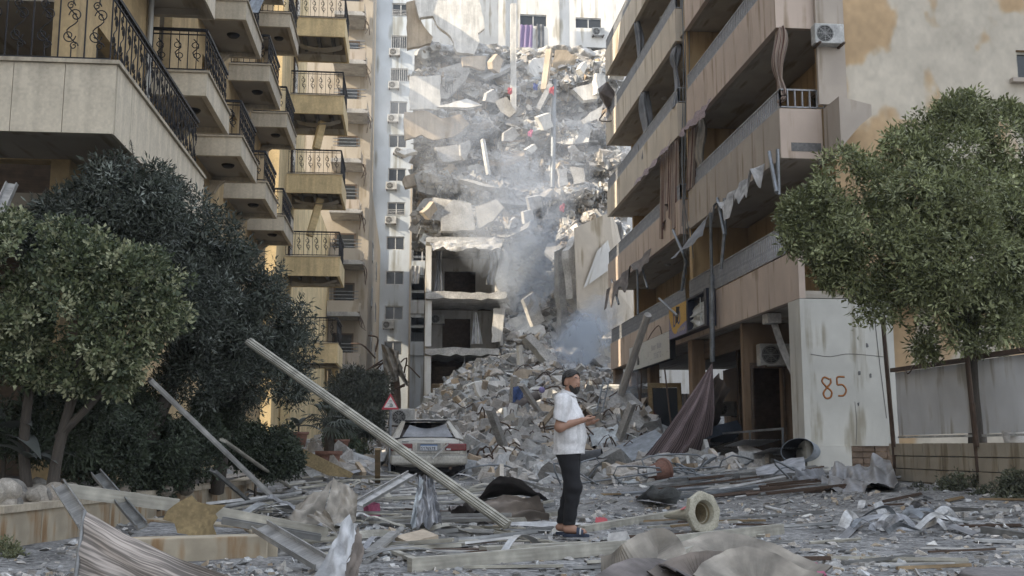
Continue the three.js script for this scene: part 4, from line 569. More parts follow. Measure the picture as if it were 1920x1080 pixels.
function faceD(x, y) {
  if (x < 5.3 && y < 12.6) return 72;
  let d = 62.2 + 0.24 * Math.max(0, y - 6); let lipP = 0;
  for (const L of LIPS) { const dy = y - L(x); lipP = Math.max(lipP, dy > 0 ? Math.exp(-((dy / 0.9) ** 2)) : Math.exp(-((dy / 0.45) ** 2))); }
  d += 0.35 - 0.9 * lipP;
  if (x > 5.2 && y < 13) d += -1.4 * sstep(8.2, 10.5, x) + 0.4 * (y - 8) * sstep(10, 6, y);
  for (const [c, a, b] of VOIDS) d += 1.7 * Math.exp(-(((x - c.x) / a) ** 4 + ((y - c.y) / b) ** 4));
  d += (fbm(x * 0.9, y * 1.2, 4, 201) - 0.5) * 1.5 + (fbm(x * 3.1, y * 4.2, 3, 205) - 0.5) * 0.6;
  if (x < 1.1) d += 1.5 * sstep(1.1, 0.2, x);
  return d;
}
{
  const x0 = 0.1, x1 = 13.6, y0 = 3.5, y1 = 27.5, nx = 120, ny = 220, g = patch(nx, ny, (s, t) => { const y = lerp(y0, y1, t), x = lerp(y < 13.2 ? 1.05 : x0, x1, s); return V(x, y, -faceD(x, y)); });
  const p = g.attributes.position, uv = g.attributes.uv; for (let i = 0; i < p.count; i++) uv.setXY(i, p.getX(i) + p.getZ(i) * 0.5, p.getY(i) + p.getZ(i) * 0.4);
  part(CB, 'rubble_face', g, m.rubble).userData.kind = 'stuff';
  // back structure so that sky does not show through
  part(CB, 'core_wall', [bx(1.35, 6.3, 0, 40, -76, -75.6), bx(6.3, 13.8, 0, 28, -76, -75.6)], m.greyb);
}
function pixSlab(name, px, d, th, mat, label, rx = 0, ry = 0, parent) { // broken slab standing at distance d with the outline px
  const w = px.map(([u, v]) => atZ(u, v, d)), c = w.reduce((a, b) => a.add(b), V(0, 0, 0)).multiplyScalar(1 / w.length); const pts = []; const r = rng(Math.floor(px[0][0] * 7 + px[0][1]));
  w.forEach((p, i) => { const q = w[(i + 1) % w.length]; pts.push([p.x - c.x, p.y - c.y]); const L = p.distanceTo(q), n = Math.min(6, Math.floor(L / 0.35)); for (let k = 1; k < n; k++) { const t = k / n; pts.push([lerp(p.x, q.x, t) - c.x + rr(-0.06, 0.06, r), lerp(p.y, q.y, t) - c.y + rr(-0.06, 0.06, r)]); } });
  const g = extr(pts, th); g.translate(0, 0, -th); rot(g, rx, ry, 0); g.translate(c.x, c.y, c.z);
  return parent ? part(parent, name, g, mat, label) : one(name, g, mat, label, 'slab');
}
// open rooms at the left of the ruin
{
  const t = CB, Z = -60, ZB = -64.5, xl = 0.95, xr = 5.35, fy = [3.6, 6.45, 9.6, 12.75];
  const r = rng(9);
  const edge = (y, x0, x1, dep) => { const pts = [[x0, 0]]; for (let x = x0; x < x1; x += 0.35) pts.push([x, -0.34 + rr(-0.07, 0.09, r)]); pts.push([x1, -0.25 + rr(-0.1, 0.1, r)], [x1 + 0.05, rr(-0.05, 0.1, r)]); for (let x = x1; x > x0 + 0.2; x -= 0.5) pts.push([x, rr(0, 0.12, r)]); return extr(pts, dep).translate(0, y, ZB); };
  fy.forEach((y, i) => part(t, 'floor_slab', edge(y, xl - 0.05, xr + (i === 2 ? 0.1 : -0.3), 4.5 + 0.15 * i), m.concL));
  part(t, 'corner_column', [bx(xl - 0.06, xl + 0.34, 0.6, 3.25, -60.35, -60), bx(xl - 0.06, xl + 0.3, 3.75, 6.05, -60.3, -60), bx(xl - 0.06, xl + 0.3, 6.6, 9.2, -60.3, -60), bx(xl - 0.06, xl + 0.26, 9.7, 12.35, -60.25, -60)], m.wpaint);
  part(t, 'side_wall', [bx(xl - 0.04, xl + 0.1, 0.5, 12.4, ZB + 0.1, -60.4)], m.tan);
  const back = (y0, y1, hole, mat) => { const g = wallHoles(xl + 0.11, xr + 0.4, y0, y1, [hole], 0.2); g.translate(0, 0, ZB + 0.02); part(t, 'room_wall', g, mat); };
  back(6.75, 9.2, [2.0, 3.7, 6.75, 8.7], m.room); back(9.9, 12.4, [2.1, 4.0, 9.9, 11.6], m.room); back(3.8, 6.05, [1.6, 2.8, 3.8, 5.8], m.woodAndShade); back(0.4, 3.2, [2, 2.6, 0.4, 2.0], m.woodAndShade);  // the two lowest walls are coloured dark for the shade of the rooms
  part(t, 'room_wall', [bx(xl, xr + 0.6, 0.3, 12.5, -69, -68.8)], m.woodAndShade); part(t, 'room_wall', [bx(5.15, 5.3, 3.8, 6.1, ZB + 0.3, -61.8), bx(5.25, 5.4, 6.8, 9.2, ZB + 0.3, -61.2), bx(4.95, 5.15, 9.9, 12.3, ZB + 0.3, -60.6)], m.room);  // dark end wall carries the shade beyond the doorways
  pixSlab('torn_wall', [[925, 578], [948, 578], [944, 600], [938, 640], [922, 642]], 60.2, 0.2, m.concW, undefined, 0, 0, t); pixSlab('torn_wall', [[930, 470], [952, 470], [954, 545], [936, 550], [926, 520]], 60.4, 0.25, m.concL, undefined, 0, 0.2, t); pixSlab('torn_wall', [[905, 670], [940, 660], [945, 745], [928, 735], [915, 705]], 60.6, 0.3, m.concB, undefined, 0, 0.5, t);
  // slumped floor panels over the top room
  pixSlab('fallen_concrete', [[828, 395], [850, 372], [885, 378], [890, 432], [826, 436]], 59.8, 0.28, m.conc, undefined, -0.25, 0.1, t); pixSlab('fallen_concrete', [[890, 385], [930, 372], [945, 390], [925, 415], [893, 432]], 59.9, 0.28, m.conc, undefined, -0.2, -0.2, t); pixSlab('fallen_concrete', [[792, 400], [812, 378], [822, 392], [808, 412]], 59.5, 0.5, m.concB, undefined, 0.2, 0.5, t);
  part(t, 'fallen_ceiling', [sheet([atZ(805, 452, 59.6), atZ(945, 446, 59.6), atZ(940, 464, 58.9), atZ(812, 468, 58.9)], 40, 10, 0.22, 8, 31, 4, 1)], m.concL);
  const sofa = thing('sofa', 'brown sofa left in the open first-floor room of the ruin', 'sofa', undefined, V(2.3, 3.7, -61.2));
  part(sofa, 'seat', rbx(1.9, 0.4, 0.8, 0.06).translate(0, 0.35, 0), m.woodAndShade); part(sofa, 'backrest', rbx(2.0, 0.28, 0.25, 0.08).translate(0, 0.72, 0.35), m.wood); part(sofa, 'armrest', rbx(0.22, 0.5, 0.8, 0.06).translate(-0.95, 0.5, 0), m.wood); part(sofa, 'armrest', rbx(0.22, 0.5, 0.8, 0.06).translate(0.95, 0.5, 0), m.wood);
  const ac = airCon(V(1.7, 8.6, -63.9), 0, 'air conditioner on the wall of the open second-floor room', undefined, 1);
  one('hanging_cloth', patch(12, 12, (s, v) => V(3.75 + (s - 0.5) * (0.2 + 0.45 * v) + 0.1 * v, 8.6 - v * 1.8, -60.3 + 0.07 * Math.sin(s * 18 + v * 2)), 1, 1), m.cloth, 'white towel hanging in the open second-floor room', 'cloth');
  one('hanging_cloth', patch(12, 12, (s, v) => V(1.65 + (s - 0.5) * (0.25 + 0.5 * Math.abs(v - 0.4)), 12.1 - v * 2.3, -60.25 + 0.08 * Math.sin(s * 18)), 1, 1), m.curtain, 'torn pale curtain at the left of the third-floor open room', 'cloth'); one('hanging_cloth', patch(10, 12, (s, v) => V(4.7 + (s - 0.5) * 0.5 + 0.1 * Math.sin(v * 5), 12.1 - v * 1.9, -60.3 + 0.06 * Math.sin(s * 14)), 1, 1), m.curtain, 'torn pale curtain at the right of the third-floor open room', 'cloth');
  one('cable', tube([V(3.1, 6.1, -60.2), V(3.2, 5.2, -60), V(3.6, 4.3, -60), V(4.2, 3.8, -59.7)], 0.025, 20, 4), m.cloth, 'white cable hanging across the first-floor open room', 'cable');
}
// strata: the squashed floors, segment by segment
{
  const r = rng(640), mt = [m.concL, m.conc, m.concW, m.concB, m.concL];
  for (const L of LIPS) for (let lay = 0; lay < 3; lay++) for (let x = 0.5; x < 13; ) {
    const w = rr(0.9, 2.3, r), xc = x + w / 2, y = L(xc) + 0.12 - lay * rr(0.26, 0.4, r); x += w * rr(0.9, 1.25, r); if ((xc < 5.6 && y < 13) || r() < 0.16) continue;
    const pts = [], dep = rr(0.3, 0.95, r), n = 9; pts.push([-w / 2, -1.6]); for (let k = 0; k <= n; k++) pts.push([lerp(-w / 2, w / 2, k / n), dep * rr(0.35, 1, r)]); pts.push([w / 2, -1.6]);
    const g = extr(pts, rr(0.10, 0.2, r)); g.rotateX(Math.PI / 2); rot(g, rr(-0.12, 0.3, r), rr(-0.25, 0.25, r), rr(-0.16, 0.16, r)); g.translate(xc, y, -faceD(xc, y) - 0.15); part(CB, 'broken_floor', g, pick(mt, r));
  }
  for (let k = 0; k < 280; k++) { const x = rr(0.6, 12.8, r), y = rr(6, 26, r); if (x < 5.6 && y < 13.3) continue; const s = k < 45 ? rr(1.4, 2.4, r) : rr(0.5, 1.4, r), g = slabGeo(r, s * rr(0.8, 1.6, r), s, rr(0.1, 0.28, r), 10, 0.35); rot(g, rr(-0.9, 0.15, r), rr(-0.7, 0.5, r), rr(-0.8, 0.8, r)); g.translate(x, y, -faceD(x, y) + rr(0, 0.3, r)); part(CB, 'broken_plate', g, pick(mt, r)); }
}
// big hanging slabs and pillars
pixSlab('hanging_concrete', [[778, 0], [792, -40], [890, -40], [903, 10], [909, 52], [896, 62], [899, 78], [888, 104], [856, 100], [845, 70], [820, 48], [812, 30], [786, 34]], 63.4, 0.35, m.concW, 'huge cracked white slab hanging from the top of the ruin', -0.1, 0.05);
pixSlab('hanging_concrete', [[762, 5], [778, 0], [790, 40], [812, 68], [808, 80], [764, 92]], 63.9, 0.4, m.concB, 'beige wall slab with a torn lower edge at the left of the ruin', 0, 0.1);
pixSlab('concrete_fragment', [[768, 144], [826, 140], [826, 204], [768, 206]], 62.6, 0.2, m.concW, 'square white wall panel standing in the upper left of the ruin', 0, 0.05);
pixSlab('concrete_fragment', [[758, 210], [800, 208], [826, 222], [862, 214], [880, 232], [850, 255], [812, 262], [790, 252], [758, 262]], 62.8, 0.25, m.concB, 'cracked beige wall piece below the square white panel', 0.05, 0);
pixSlab('concrete_fragment', [[865, 108], [912, 104], [910, 130], [868, 124]], 63.4, 0.3, m.concB, 'tan beam piece under the hanging white slab', 0, 0.1); pixSlab('concrete_fragment', [[920, 118], [930, 102], [946, 110], [940, 135], [924, 130]], 62.4, 0.5, m.concB, 'tan block tilted between two upper voids', 0.2, 0.6);
pixSlab('concrete_fragment', [[912, 176], [925, 168], [938, 185], [930, 192], [910, 190]], 62, 0.5, m.concL, 'grey block jutting beside the upper pillars', 0.3, 0.3); pixSlab('concrete_fragment', [[928, 190], [950, 182], [968, 210], [955, 220], [938, 208]], 62, 0.3, m.conc, 'tilted grey door panel among the upper floors', 0.2, -0.2); pixSlab('concrete_fragment', [[818, 205], [876, 180], [905, 195], [884, 202]], 62.5, 0.12, m.concW, 'thin white plate lying on the upper left floor', -0.5, 0.1);
pixSlab('concrete_fragment', [[1072, 168], [1118, 150], [1120, 185], [1094, 190]], 63, 0.4, m.concW, 'white slab on the upper right floor', -0.2, 0.2); pixSlab('concrete_fragment', [[1117, 138], [1136, 140], [1137, 176], [1118, 176]], 62.5, 0.5, m.concW, 'upright white block on the upper right floor', 0, 0.4); pixSlab('concrete_fragment', [[1142, 124], [1176, 126], [1172, 140], [1144, 138]], 62.5, 0.6, m.concW, 'flat white block at the right edge of the upper floor', -0.3, 0); pixSlab('concrete_fragment', [[1085, 130], [1098, 114], [1104, 122], [1094, 138]], 62.5, 0.4, m.concW, 'leaning white block on the upper right floor', 0, 0.5);
pixSlab('concrete_fragment', [[1006, 222], [1030, 212], [1040, 236], [1022, 244]], 61.6, 0.6, m.concW, 'white block hung beside the tall steel column', 0.3, 0.3); pixSlab('concrete_fragment', [[944, 250], [962, 238], [975, 252], [962, 264], [944, 264]], 61.8, 0.4, m.concL, 'pale slab on the fourth broken floor', 0.2, 0.2); pixSlab('concrete_fragment', [[985, 282], [1002, 270], [1009, 278], [998, 288]], 61.6, 0.4, m.concW, 'small white block in the smoke of the fourth floor', 0.2, 0.4);
pixSlab('concrete_fragment', [[1046, 318], [1064, 315], [1066, 345], [1050, 350]], 61.8, 0.5, m.concL, 'rounded grey block right of the steel column base', 0, 0.2); pixSlab('concrete_fragment', [[1068, 312], [1094, 316], [1096, 342], [1076, 345]], 61.8, 0.5, m.conc, 'second rounded grey block right of the steel column base', 0, -0.2); pixSlab('concrete_fragment', [[1090, 225], [1130, 198], [1126, 220], [1094, 232]], 62.5, 0.25, m.concW, 'slanted white ceiling piece on the right of the ruin', 0.2, 0);
pixSlab('concrete_fragment', [[988, 372], [1012, 366], [1018, 388], [996, 396]], 59.6, 0.5, m.concL, 'pale round-edged slab on the middle rubble', 0.3, 0.2); pixSlab('concrete_fragment', [[980, 398], [998, 392], [1003, 410], [985, 420]], 59, 0.4, m.concW, 'white chunk on the middle rubble slope', 0.2, 0.3); pixSlab('concrete_fragment', [[862, 272], [880, 262], [884, 272], [872, 300], [864, 292]], 61.8, 0.3, m.concL, 'narrow pale slab in the left void', 0.1, 0.3); pixSlab('concrete_fragment', [[815, 275], [858, 268], [868, 300], [830, 306]], 62, 0.3, m.conc, 'grey slab leaning over the left broken floor', -0.3, 0.1); pixSlab('concrete_fragment', [[744, 284], [772, 277], [783, 284], [758, 292]], 61.8, 0.3, m.concW, 'white plate projecting at the left edge of the ruin', -0.4, 0); pixSlab('concrete_fragment', [[860, 335], [900, 348], [930, 352], [892, 338]], 60.5, 0.5, m.concL, 'flat pale beam lying across the lower broken floor', -0.3, 0);
one('steel_post', cyl(atZ(1036, 352, 62), atZ(1039, 150, 62.6), 0.16, 0.15, 12), m.steel, 'tall grey steel column standing in the middle of the ruin', 'column');
one('concrete_post', bx(6.05, 6.4, 21.5, 28.5, -63.5, -63.2), m.concW, 'thin white column left of the upper void', 'column'); one('concrete_post', beam(atZ(1020, 170, 62), atZ(1030, 95, 63), 0.35, 0.35), m.concB, 'tan column leaning beside the steel column', 'column');
one('concrete_post', beam(atZ(905, 262, 61), atZ(916, 328, 60.6), 0.22, 0.2), m.concW, 'white post hanging in the left void', 'column'); one('concrete_post', beam(atZ(1008, 205, 62), atZ(1032, 158, 62), 0.35, 0.3), m.concL, 'pale beam tilted left of the steel column', 'column');
// box-like block of flats torn loose and leaning over the street
{
  const q = [[1076, 428, 49.6], [1143, 398, 51.5], [1160, 548, 51], [1082, 580, 49.2], [1168, 440, 55], [1197, 596, 53.5], [1138, 634, 50.2], [1120, 418, 56], [1165, 440, 57]].map((a) => atZ(...a));
  const t = thing('leaning_building_block', 'pale torn-off block of wall and floor leaning over the rubble', 'building piece'); part(t, 'body', boxUV(new ConvexGeometry(q)), m.cream);
  part(t, 'white_patch', sheet([atZ(1094, 540, 49.45), atZ(1150, 500, 50.6), atZ(1140, 450, 50.9), atZ(1120, 470, 50.2)], 12, 12, 0.012, 4, 44, 2, 2), m.wpaint);
  part(t, 'opening', [chunkGeo(rng(4), 0.6, 1.2, 0.4).translate(...atZ(1159, 436, 53.6).toArray())], m.concD);  // solid dark lump, coloured for the shade inside an opening
  pixSlab('fallen_concrete', [[980, 562], [1000, 548], [1024, 600], [1000, 612]], 55, 0.4, m.concL, 'pale slab standing upright in the smoky hollow', 0, 0.3); pixSlab('fallen_concrete', [[986, 630], [1000, 622], [1046, 682], [1030, 688]], 51, 0.5, m.concL, 'long slab sliding down the rubble chute', -0.4, 0.2); pixSlab('fallen_concrete', [[972, 648], [980, 646], [983, 690], [974, 688]], 51, 0.3, m.concW, 'narrow white slab upright in the rubble chute', 0, 0.3);
  pixSlab('fallen_concrete', [[1062, 470], [1086, 440], [1090, 580], [1072, 560]], 52, 0.5, m.concL, 'tall slab edge left of the leaning block', 0, 0.6); pixSlab('fallen_concrete', [[1046, 470], [1060, 462], [1066, 640], [1052, 640]], 53, 0.5, m.conc, 'tall broken column of wall beside the leaning block', 0, 0.3);
  pixSlab('fallen_concrete', [[1062, 600], [1085, 590], [1130, 640], [1136, 700], [1120, 690]], 50, 0.3, m.conc, 'slanting slab over the smoking hollow', -0.5, 0);
}
// loose pieces over the ruin's face and on the heap
const CH = { a: Array.from({ length: 7 }, (_, i) => chunkGeo(rng(300 + i), 1, 0.75, 0.9, 12)), f: Array.from({ length: 5 }, (_, i) => slabGeo(rng(320 + i), 1, 0.8, 0.14, 8)) };
const tintC = (r, w = 0.5) => { const v = rr(0.75, 1.2, r), k = rr(-0.05, 0.07, r) * w * 2; return new THREE.Color(v * (1 + k), v, v * (1 - k)); };
{
  const r = rng(500), lists = CH.a.map(() => []), lf = CH.f.map(() => []);
  for (let k = 0; k < 26000; k++) {
    const x = rr(0.3, 13.2, r); let y; if (r() < 0.5) { y = pick(LIPS, r)(x) + Math.abs(rr(-1, 1, r) * rr(0, 1, r)) * 1.4 - 0.25; } else y = rr(5, 27, r);
    if (x < 5.4 && y < 12.9) continue; const z = -faceD(x, y) + rr(-0.1, 0.25, r), s = 0.09 + 0.9 * Math.pow(r(), 4);
    (r() < 0.6 ? pick(lists, r) : pick(lf, r)).push({ p: V(x, y, z), e: [rr(-0.9, 0.9, r), rr(0, 6.3, r), rr(-0.6, 0.6, r)], s: [s * rr(0.8, 1.6, r), s * rr(0.5, 1, r), s], c: tintC(r) });
  }
  lists.forEach((l, i) => inst('loose_rubble', CH.a[i], i % 3 ? m.concL : m.conc, l, CB)); lf.forEach((l, i) => inst('loose_rubble', CH.f[i], [m.concL, m.concW, m.conc, m.concB, m.concW][i], l, CB));
  // rebar and shreds hanging from the torn floors
  const rb = [], sh2 = []; for (let k = 0; k < 300; k++) { const x = rr(0.4, 13, r), y = pick(LIPS, r)(x) + rr(-0.3, 0.2, r); if (x < 5.4 && y < 13) continue; const z = -faceD(x, y) + 0.3, l = rr(0.4, 1.8, r), dx = rr(-0.7, 0.7, r); (r() < 0.72 ? rb : sh2).push(tube([V(x, y, z - 0.3), V(x + dx * 0.4, y - l * 0.25, z + rr(0, 0.5, r)), V(x + dx * 0.8, y - l * 0.7, z + rr(0, 0.5, r)), V(x + dx * 1.2, y - l, z + rr(-0.2, 0.4, r))], rr(0.014, 0.026, r), 6, 3)); }
  part(CB, 'rebar', rb, m.steel).userData.kind = 'stuff'; part(CB, 'hanging_wire', sh2, m.cloth).userData.kind = 'stuff';
  const cols = [m.red, m.navy, m.purple, m.lilac, m.pink, m.cloth, m.bluec]; [[1000, 158, 1], [1030, 165, 0], [990, 245, 4], [1050, 385, 0], [952, 165, 0]].forEach(([u, v, c], i) => { const p = atZ(u, v, 61.4); one('snagged_cloth', sheet([p, p.clone().add(V(0.28, 0.1, 0.1)), p.clone().add(V(0.2, -0.45, 0.2)), p.clone().add(V(-0.06, -0.4, 0.3))], 8, 8, 0.12, 3, 60 + i), cols[c], ['dark blue', 'red', 'navy'][i % 3 === 0 ? 0 : 1] && { 0: 'red', 1: 'navy', 2: 'purple', 4: 'pink', 6: 'blue printed' }[c] + ' cloth snagged on the broken floors', 'cloth', 'cloths snagged on the ruin'); });
}
// ---------- rubble heap and street litter ----------
{
  const r = rng(900), L = CH.a.map(() => []), F = CH.f.map(() => []);
  for (let k = 0; k < 30000; k++) { const d = 23 + 40 * Math.pow(r(), 1.3), x = rr(-4.5, 9.5, r); if (d > 58.5 && x < 5.2) continue; const z = -d; if (x > 8.1 && d < 43 && d > 21) continue; if (Math.abs(x - 0.42) < 1.3 && d < 30.5) continue; const q = heap(x, z); if (q < 0.12 && r() < 0.6) continue; const s = 0.06 + 0.75 * Math.pow(r(), 6); (r() < 0.55 ? pick(L, r) : pick(F, r)).push({ p: V(x, gh(x, z) + s * 0.12, z), e: [rr(-0.6, 0.6, r), rr(0, 6.3, r), rr(-0.6, 0.6, r)], s: [s * rr(0.8, 1.7, r), s * rr(0.5, 1.1, r), s], c: tintC(r) }); }
  L.forEach((l, i) => inst('rubble', CH.a[i], i % 3 ? m.conc : m.concL, l, null, 'stuff', 'heap of grey broken concrete filling the street', 'rubble')); F.forEach((l, i) => inst('rubble', CH.f[i], [m.concL, m.conc, m.conc, m.concW, m.concB][i], l, null, 'stuff', 'heap of flat broken concrete shards filling the street', 'rubble'));
  const GL = CH.a.slice(0, 4).map(() => []), GF = CH.f.map(() => []);
  for (let k = 0; k < 30000; k++) { const v = 872 + 240 * Math.pow(r(), 0.9), u = rr(-40, 1960, r), p = onG2(u, v); if (!p || p.x < -3.6 || (p.x > 8.2 && p.z < -18)) continue; const pw = fbm(p.x * 0.8 + 5, p.z * 0.8, 3, 88); if (pw < 0.47 && r() < 0.72) continue; const near = (0.006 + 0.075 * Math.pow(r(), 5)) * (0.6 + 0.035 * -p.z); (r() < 0.6 ? pick(GL, r) : pick(GF, r)).push({ p: p.add(V(0, near * 0.15, 0)), e: [rr(-0.4, 0.4, r), rr(0, 6.3, r), rr(-0.4, 0.4, r)], s: [near * rr(1, 2.2, r), near * rr(0.6, 1, r), near * 1.4], c: tintC(r) }); }
  GL.forEach((l, i) => inst('street_grit', CH.a[i], i % 2 ? m.conc : m.concL, l, null, 'stuff', 'grey dust, grit and small stones strewn over the street', 'grit')); GF.forEach((l, i) => inst('street_grit', CH.f[i], [m.concL, m.conc, m.concD, m.concW, m.concB][i], l, null, 'stuff', 'small flat shards strewn over the street', 'grit'));
  // pieces that can be told apart
  const proto = CH.a.slice(0, 5).map((g, i) => ({ g, t: [m.conc, m.concL, m.conc, m.concW, m.concB][i] }));
  const putChunk = (u, v, px, label, group) => { const p = onG(u, v); if (Math.abs(p.x - 0.42) < 1.25 && p.z < -20.5 && p.z > -30) p.x += 1.9; const d = -p.z, s = px * d / 2000, c = pick(proto, r); const o = one('concrete_chunk', c.g, c.t, label, 'rubble chunk', group); o.position.copy(p); o.position.y += s * 0.1; o.rotation.set(rr(-0.5, 0.5, r), rr(0, 6, r), rr(-0.5, 0.5, r)); o.scale.set(s * rr(0.9, 1.6, r), s * rr(0.55, 0.95, r), s); };
  for (let k = 0; k < 170; k++) { const v = 655 + 235 * r(); putChunk(lerp(870, 1190, r()), v, rr(10, 26, r), 'grey concrete chunk on the rubble heap behind the man', 'chunks on the heap'); }
  for (let k = 0; k < 100; k++) putChunk(rr(560, 1900, r), rr(900, 1075, r), rr(9, 24, r), 'small concrete lump lying in the street dust', 'lumps on the street');
  for (const [u, v, w, h, mt, l] of [[955, 870, 60, 34, m.concL, 'flat pale slab lying in front of the rubble heap'], [905, 785, 26, 40, m.concL, 'pale slab standing against the heap beside the dark ground floor'], [960, 790, 22, 50, m.concL, 'narrow slab standing in the heap right of the car'], [1020, 790, 40, 26, m.conc, 'broken slab low on the heap behind the man'], [1060, 640, 30, 40, m.concL, 'slab at the top of the heap under the smoke'], [780, 760, 50, 50, m.concL, 'pale wall piece leaning behind the warning sign'], [1195, 890, 60, 20, m.concL, 'flat concrete plate before the fallen awning'], [930, 760, 30, 24, m.concD, 'dark reddish slab on the heap edge'], [1160, 1022, 44, 26, m.concL, 'flat concrete piece at the feet of the man']]) { const p = onG(u, v), d = -p.z, s = d / 2000, o = one('broken_concrete', slabGeo(rng(Math.round(u + v)), w * s, h * s, 0.12, 9, 0.2), mt, l, 'slab'); o.position.copy(p); o.position.y += h * s * 0.3; o.rotation.set(-0.75, rr(-0.4, 0.4, r), rr(-0.3, 0.3, r)); }
}
function onG2(u, v) { const r = ray(u, v); if (r.y >= -0.004) return null; let t = -CAMH / r.y; let p; for (let k = 0; k < 9; k++) { p = V(r.x * t, 0, r.z * t); t += 0.6 * ((gh(p.x, p.z) - CAMH) / r.y - t); } if (!(t > 6 && t < 60)) return null; p = V(r.x * t, CAMH + r.y * t, r.z * t); return Math.abs(p.y - gh(p.x, p.z)) < 0.03 ? p : null; }
const G = (u, v, up = 0) => { const p = onG(u, v); p.y += up; return p; };
{ // slabs, beams and bars thrown over the heap
  const r = rng(77); for (let k = 0; k < 46; k++) { const p = onG(rr(900, 1190, r), rr(660, 860, r)), s = rr(0.5, 1.5, r); if (p.x < 2.1 && p.z > -31) continue; const g = r() < 0.6 ? slabGeo(r, s * rr(0.8, 1.7, r), s * 0.8, rr(0.1, 0.25, r), 10, 0.35) : beam(V(0, 0, -s), V(0, 0, s), rr(0.12, 0.25, r), rr(0.1, 0.22, r)); rot(g, rr(-1.3, -0.2, r), rr(-1, 1, r), rr(-0.7, 0.7, r)); g.translate(p.x, p.y + 0.12, p.z); one('thrown_concrete', g, pick([m.concL, m.conc, m.concW, m.concB, m.conc], r), 'broken slab or beam end thrown on the rubble heap', 'slab', 'slabs thrown over the heap'); }
  const L = []; for (let k = 0; k < 120; k++) { const p = onG(rr(850, 1200, r), rr(650, 880, r)), a = r() * 6.3, l = rr(0.4, 1.5, r); L.push(tube([p, p.clone().add(V(Math.cos(a) * l * 0.4, rr(0.1, 0.6, r), 0.2)), p.clone().add(V(Math.cos(a) * l * 0.8, rr(0, 0.5, r), rr(-0.3, 0.3, r))), p.clone().add(V(Math.cos(a) * l * 1.2, rr(-0.2, 0.4, r), 0))], rr(0.012, 0.028, r), 8, 4)); } const o = one('heap_rebar', mg(L), m.rust, 'tangle of rusty bars sticking out of the rubble heap', 'rebar'); o.userData.kind = 'stuff';
}
// the long beams
one('metal_profile', prof(atZ(466, 640, 14.6), atZ(952, 985, 12.0), 0.10, 0.07, 0.012, 0.55, 'R'), m.aluC, 'long ribbed cream metal beam leaning from the tree to the street', 'metal beam');
one('metal_profile', prof(atZ(280, 712, 12.6), G(532, 953), 0.085, 0.05, 0.01, 0.3, 'R'), m.alu, 'thin straight metal beam leaning out of the variegated tree', 'metal beam');
one('metal_profile', prof(atZ(418, 826, 15), G(545, 915), 0.09, 0.04, 0.01, 0.4, 'R'), m.aluC, 'grooved metal beam leaning out of the low shrubs', 'metal beam');
one('metal_profile', prof(atZ(398, 884, 14), G(470, 945), 0.08, 0.04, 0.01, 0.4, 'C'), m.aluD, 'short dull beam beside the stained planter corner', 'metal beam');
one('metal_profile', beam(atZ(118, 918, 10.4), atZ(335, 948, 10.6), 0.08, 0.12), m.aluC, 'square cream beam lying along the planter rocks', 'metal beam'); one('metal_profile', beam(atZ(405, 960, 10.6), atZ(612, 1000, 10.9), 0.09, 0.11), m.aluC, 'square cream beam running out from the yellow board', 'metal beam'); one('metal_profile', prof(atZ(415, 980, 10.2), atZ(600, 1012, 10.4), 0.07, 0.05, 0.01, 0.2, 'C'), m.aluD, 'dark channel under the square cream beam', 'metal beam');
one('metal_profile', prof(atZ(112, 912, 10.3), atZ(162, 986, 9.4), 0.12, 0.05, 0.012, 0.5, 'C'), m.alu, 'short pale angle post at the corner of the slub fabric', 'metal beam'); one('metal_profile', prof(atZ(182, 890, 11.2), atZ(268, 990, 9.9), 0.1, 0.05, 0.012, 0.4, 'C'), m.aluD, 'grey channel lying over the rocks to the kerb', 'metal beam'); one('metal_profile', prof(atZ(488, 990, 9.8), atZ(608, 1062, 8.9), 0.16, 0.05, 0.012, 0.35, 'C'), m.alu, 'wide metal channel propped over the kerb corner', 'metal beam');
one('metal_profile', beam(G(768, 1075, 0.06), G(1160, 1040, 0.07), 0.07, 0.12), m.aluC, 'long cream plank-like profile before the canvas heaps', 'metal beam'); one('metal_profile', beam(G(1150, 1040, 0.06), G(1466, 1002, 0.06), 0.07, 0.12), m.aluC, 'cream profile passing behind the beige canvas', 'metal beam'); one('metal_profile', beam(G(1090, 1000, 0.04), G(1285, 968, 0.06), 0.09, 0.09), m.aluC, 'pale profile lying between the man and the traffic cone', 'metal beam'); one('metal_profile', beam(G(950, 985, 0.05), G(1046, 968, 0.05), 0.2, 0.07), m.aluC, 'short cream box profile at the foot of the leaning beam', 'metal beam'); one('metal_profile', prof(G(1520, 1052, 0.02), G(1815, 1056, 0.02), 0.06, 0.03, 0.01, 0, 'R'), m.aluC, 'straight rail lying on the open dust at the right', 'metal beam'); one('metal_profile', beam(G(1200, 985, 0.02), G(1545, 963, 0.02), 0.03, 0.03), m.aluD, 'dark rod lying right of the traffic cone', 'metal beam'); one('metal_profile', beam(G(1215, 992, 0.02), G(1420, 978, 0.02), 0.04, 0.03), m.aluC, 'cream rod beside the dark rod', 'metal beam');
one('metal_profile', beam(G(1845, 1000, 0.04), G(1990, 1022, 0.04), 0.1, 0.07), m.aluD, 'grey box section at the right edge of the street', 'metal beam'); one('metal_profile', beam(G(1828, 1018, 0.03), G(1990, 1026, 0.03), 0.05, 0.03), m.white, 'bright white strip beside the grey box section', 'metal beam'); one('metal_profile', beam(G(1690, 975, 0.03), G(1900, 962, 0.03), 0.08, 0.05), m.alu, 'pale profile below the fallen branches', 'metal beam'); one('metal_profile', beam(G(1755, 958, 0.03), G(1840, 962, 0.03), 0.08, 0.06), m.aluD, 'short profile under the branch cuttings', 'metal beam');
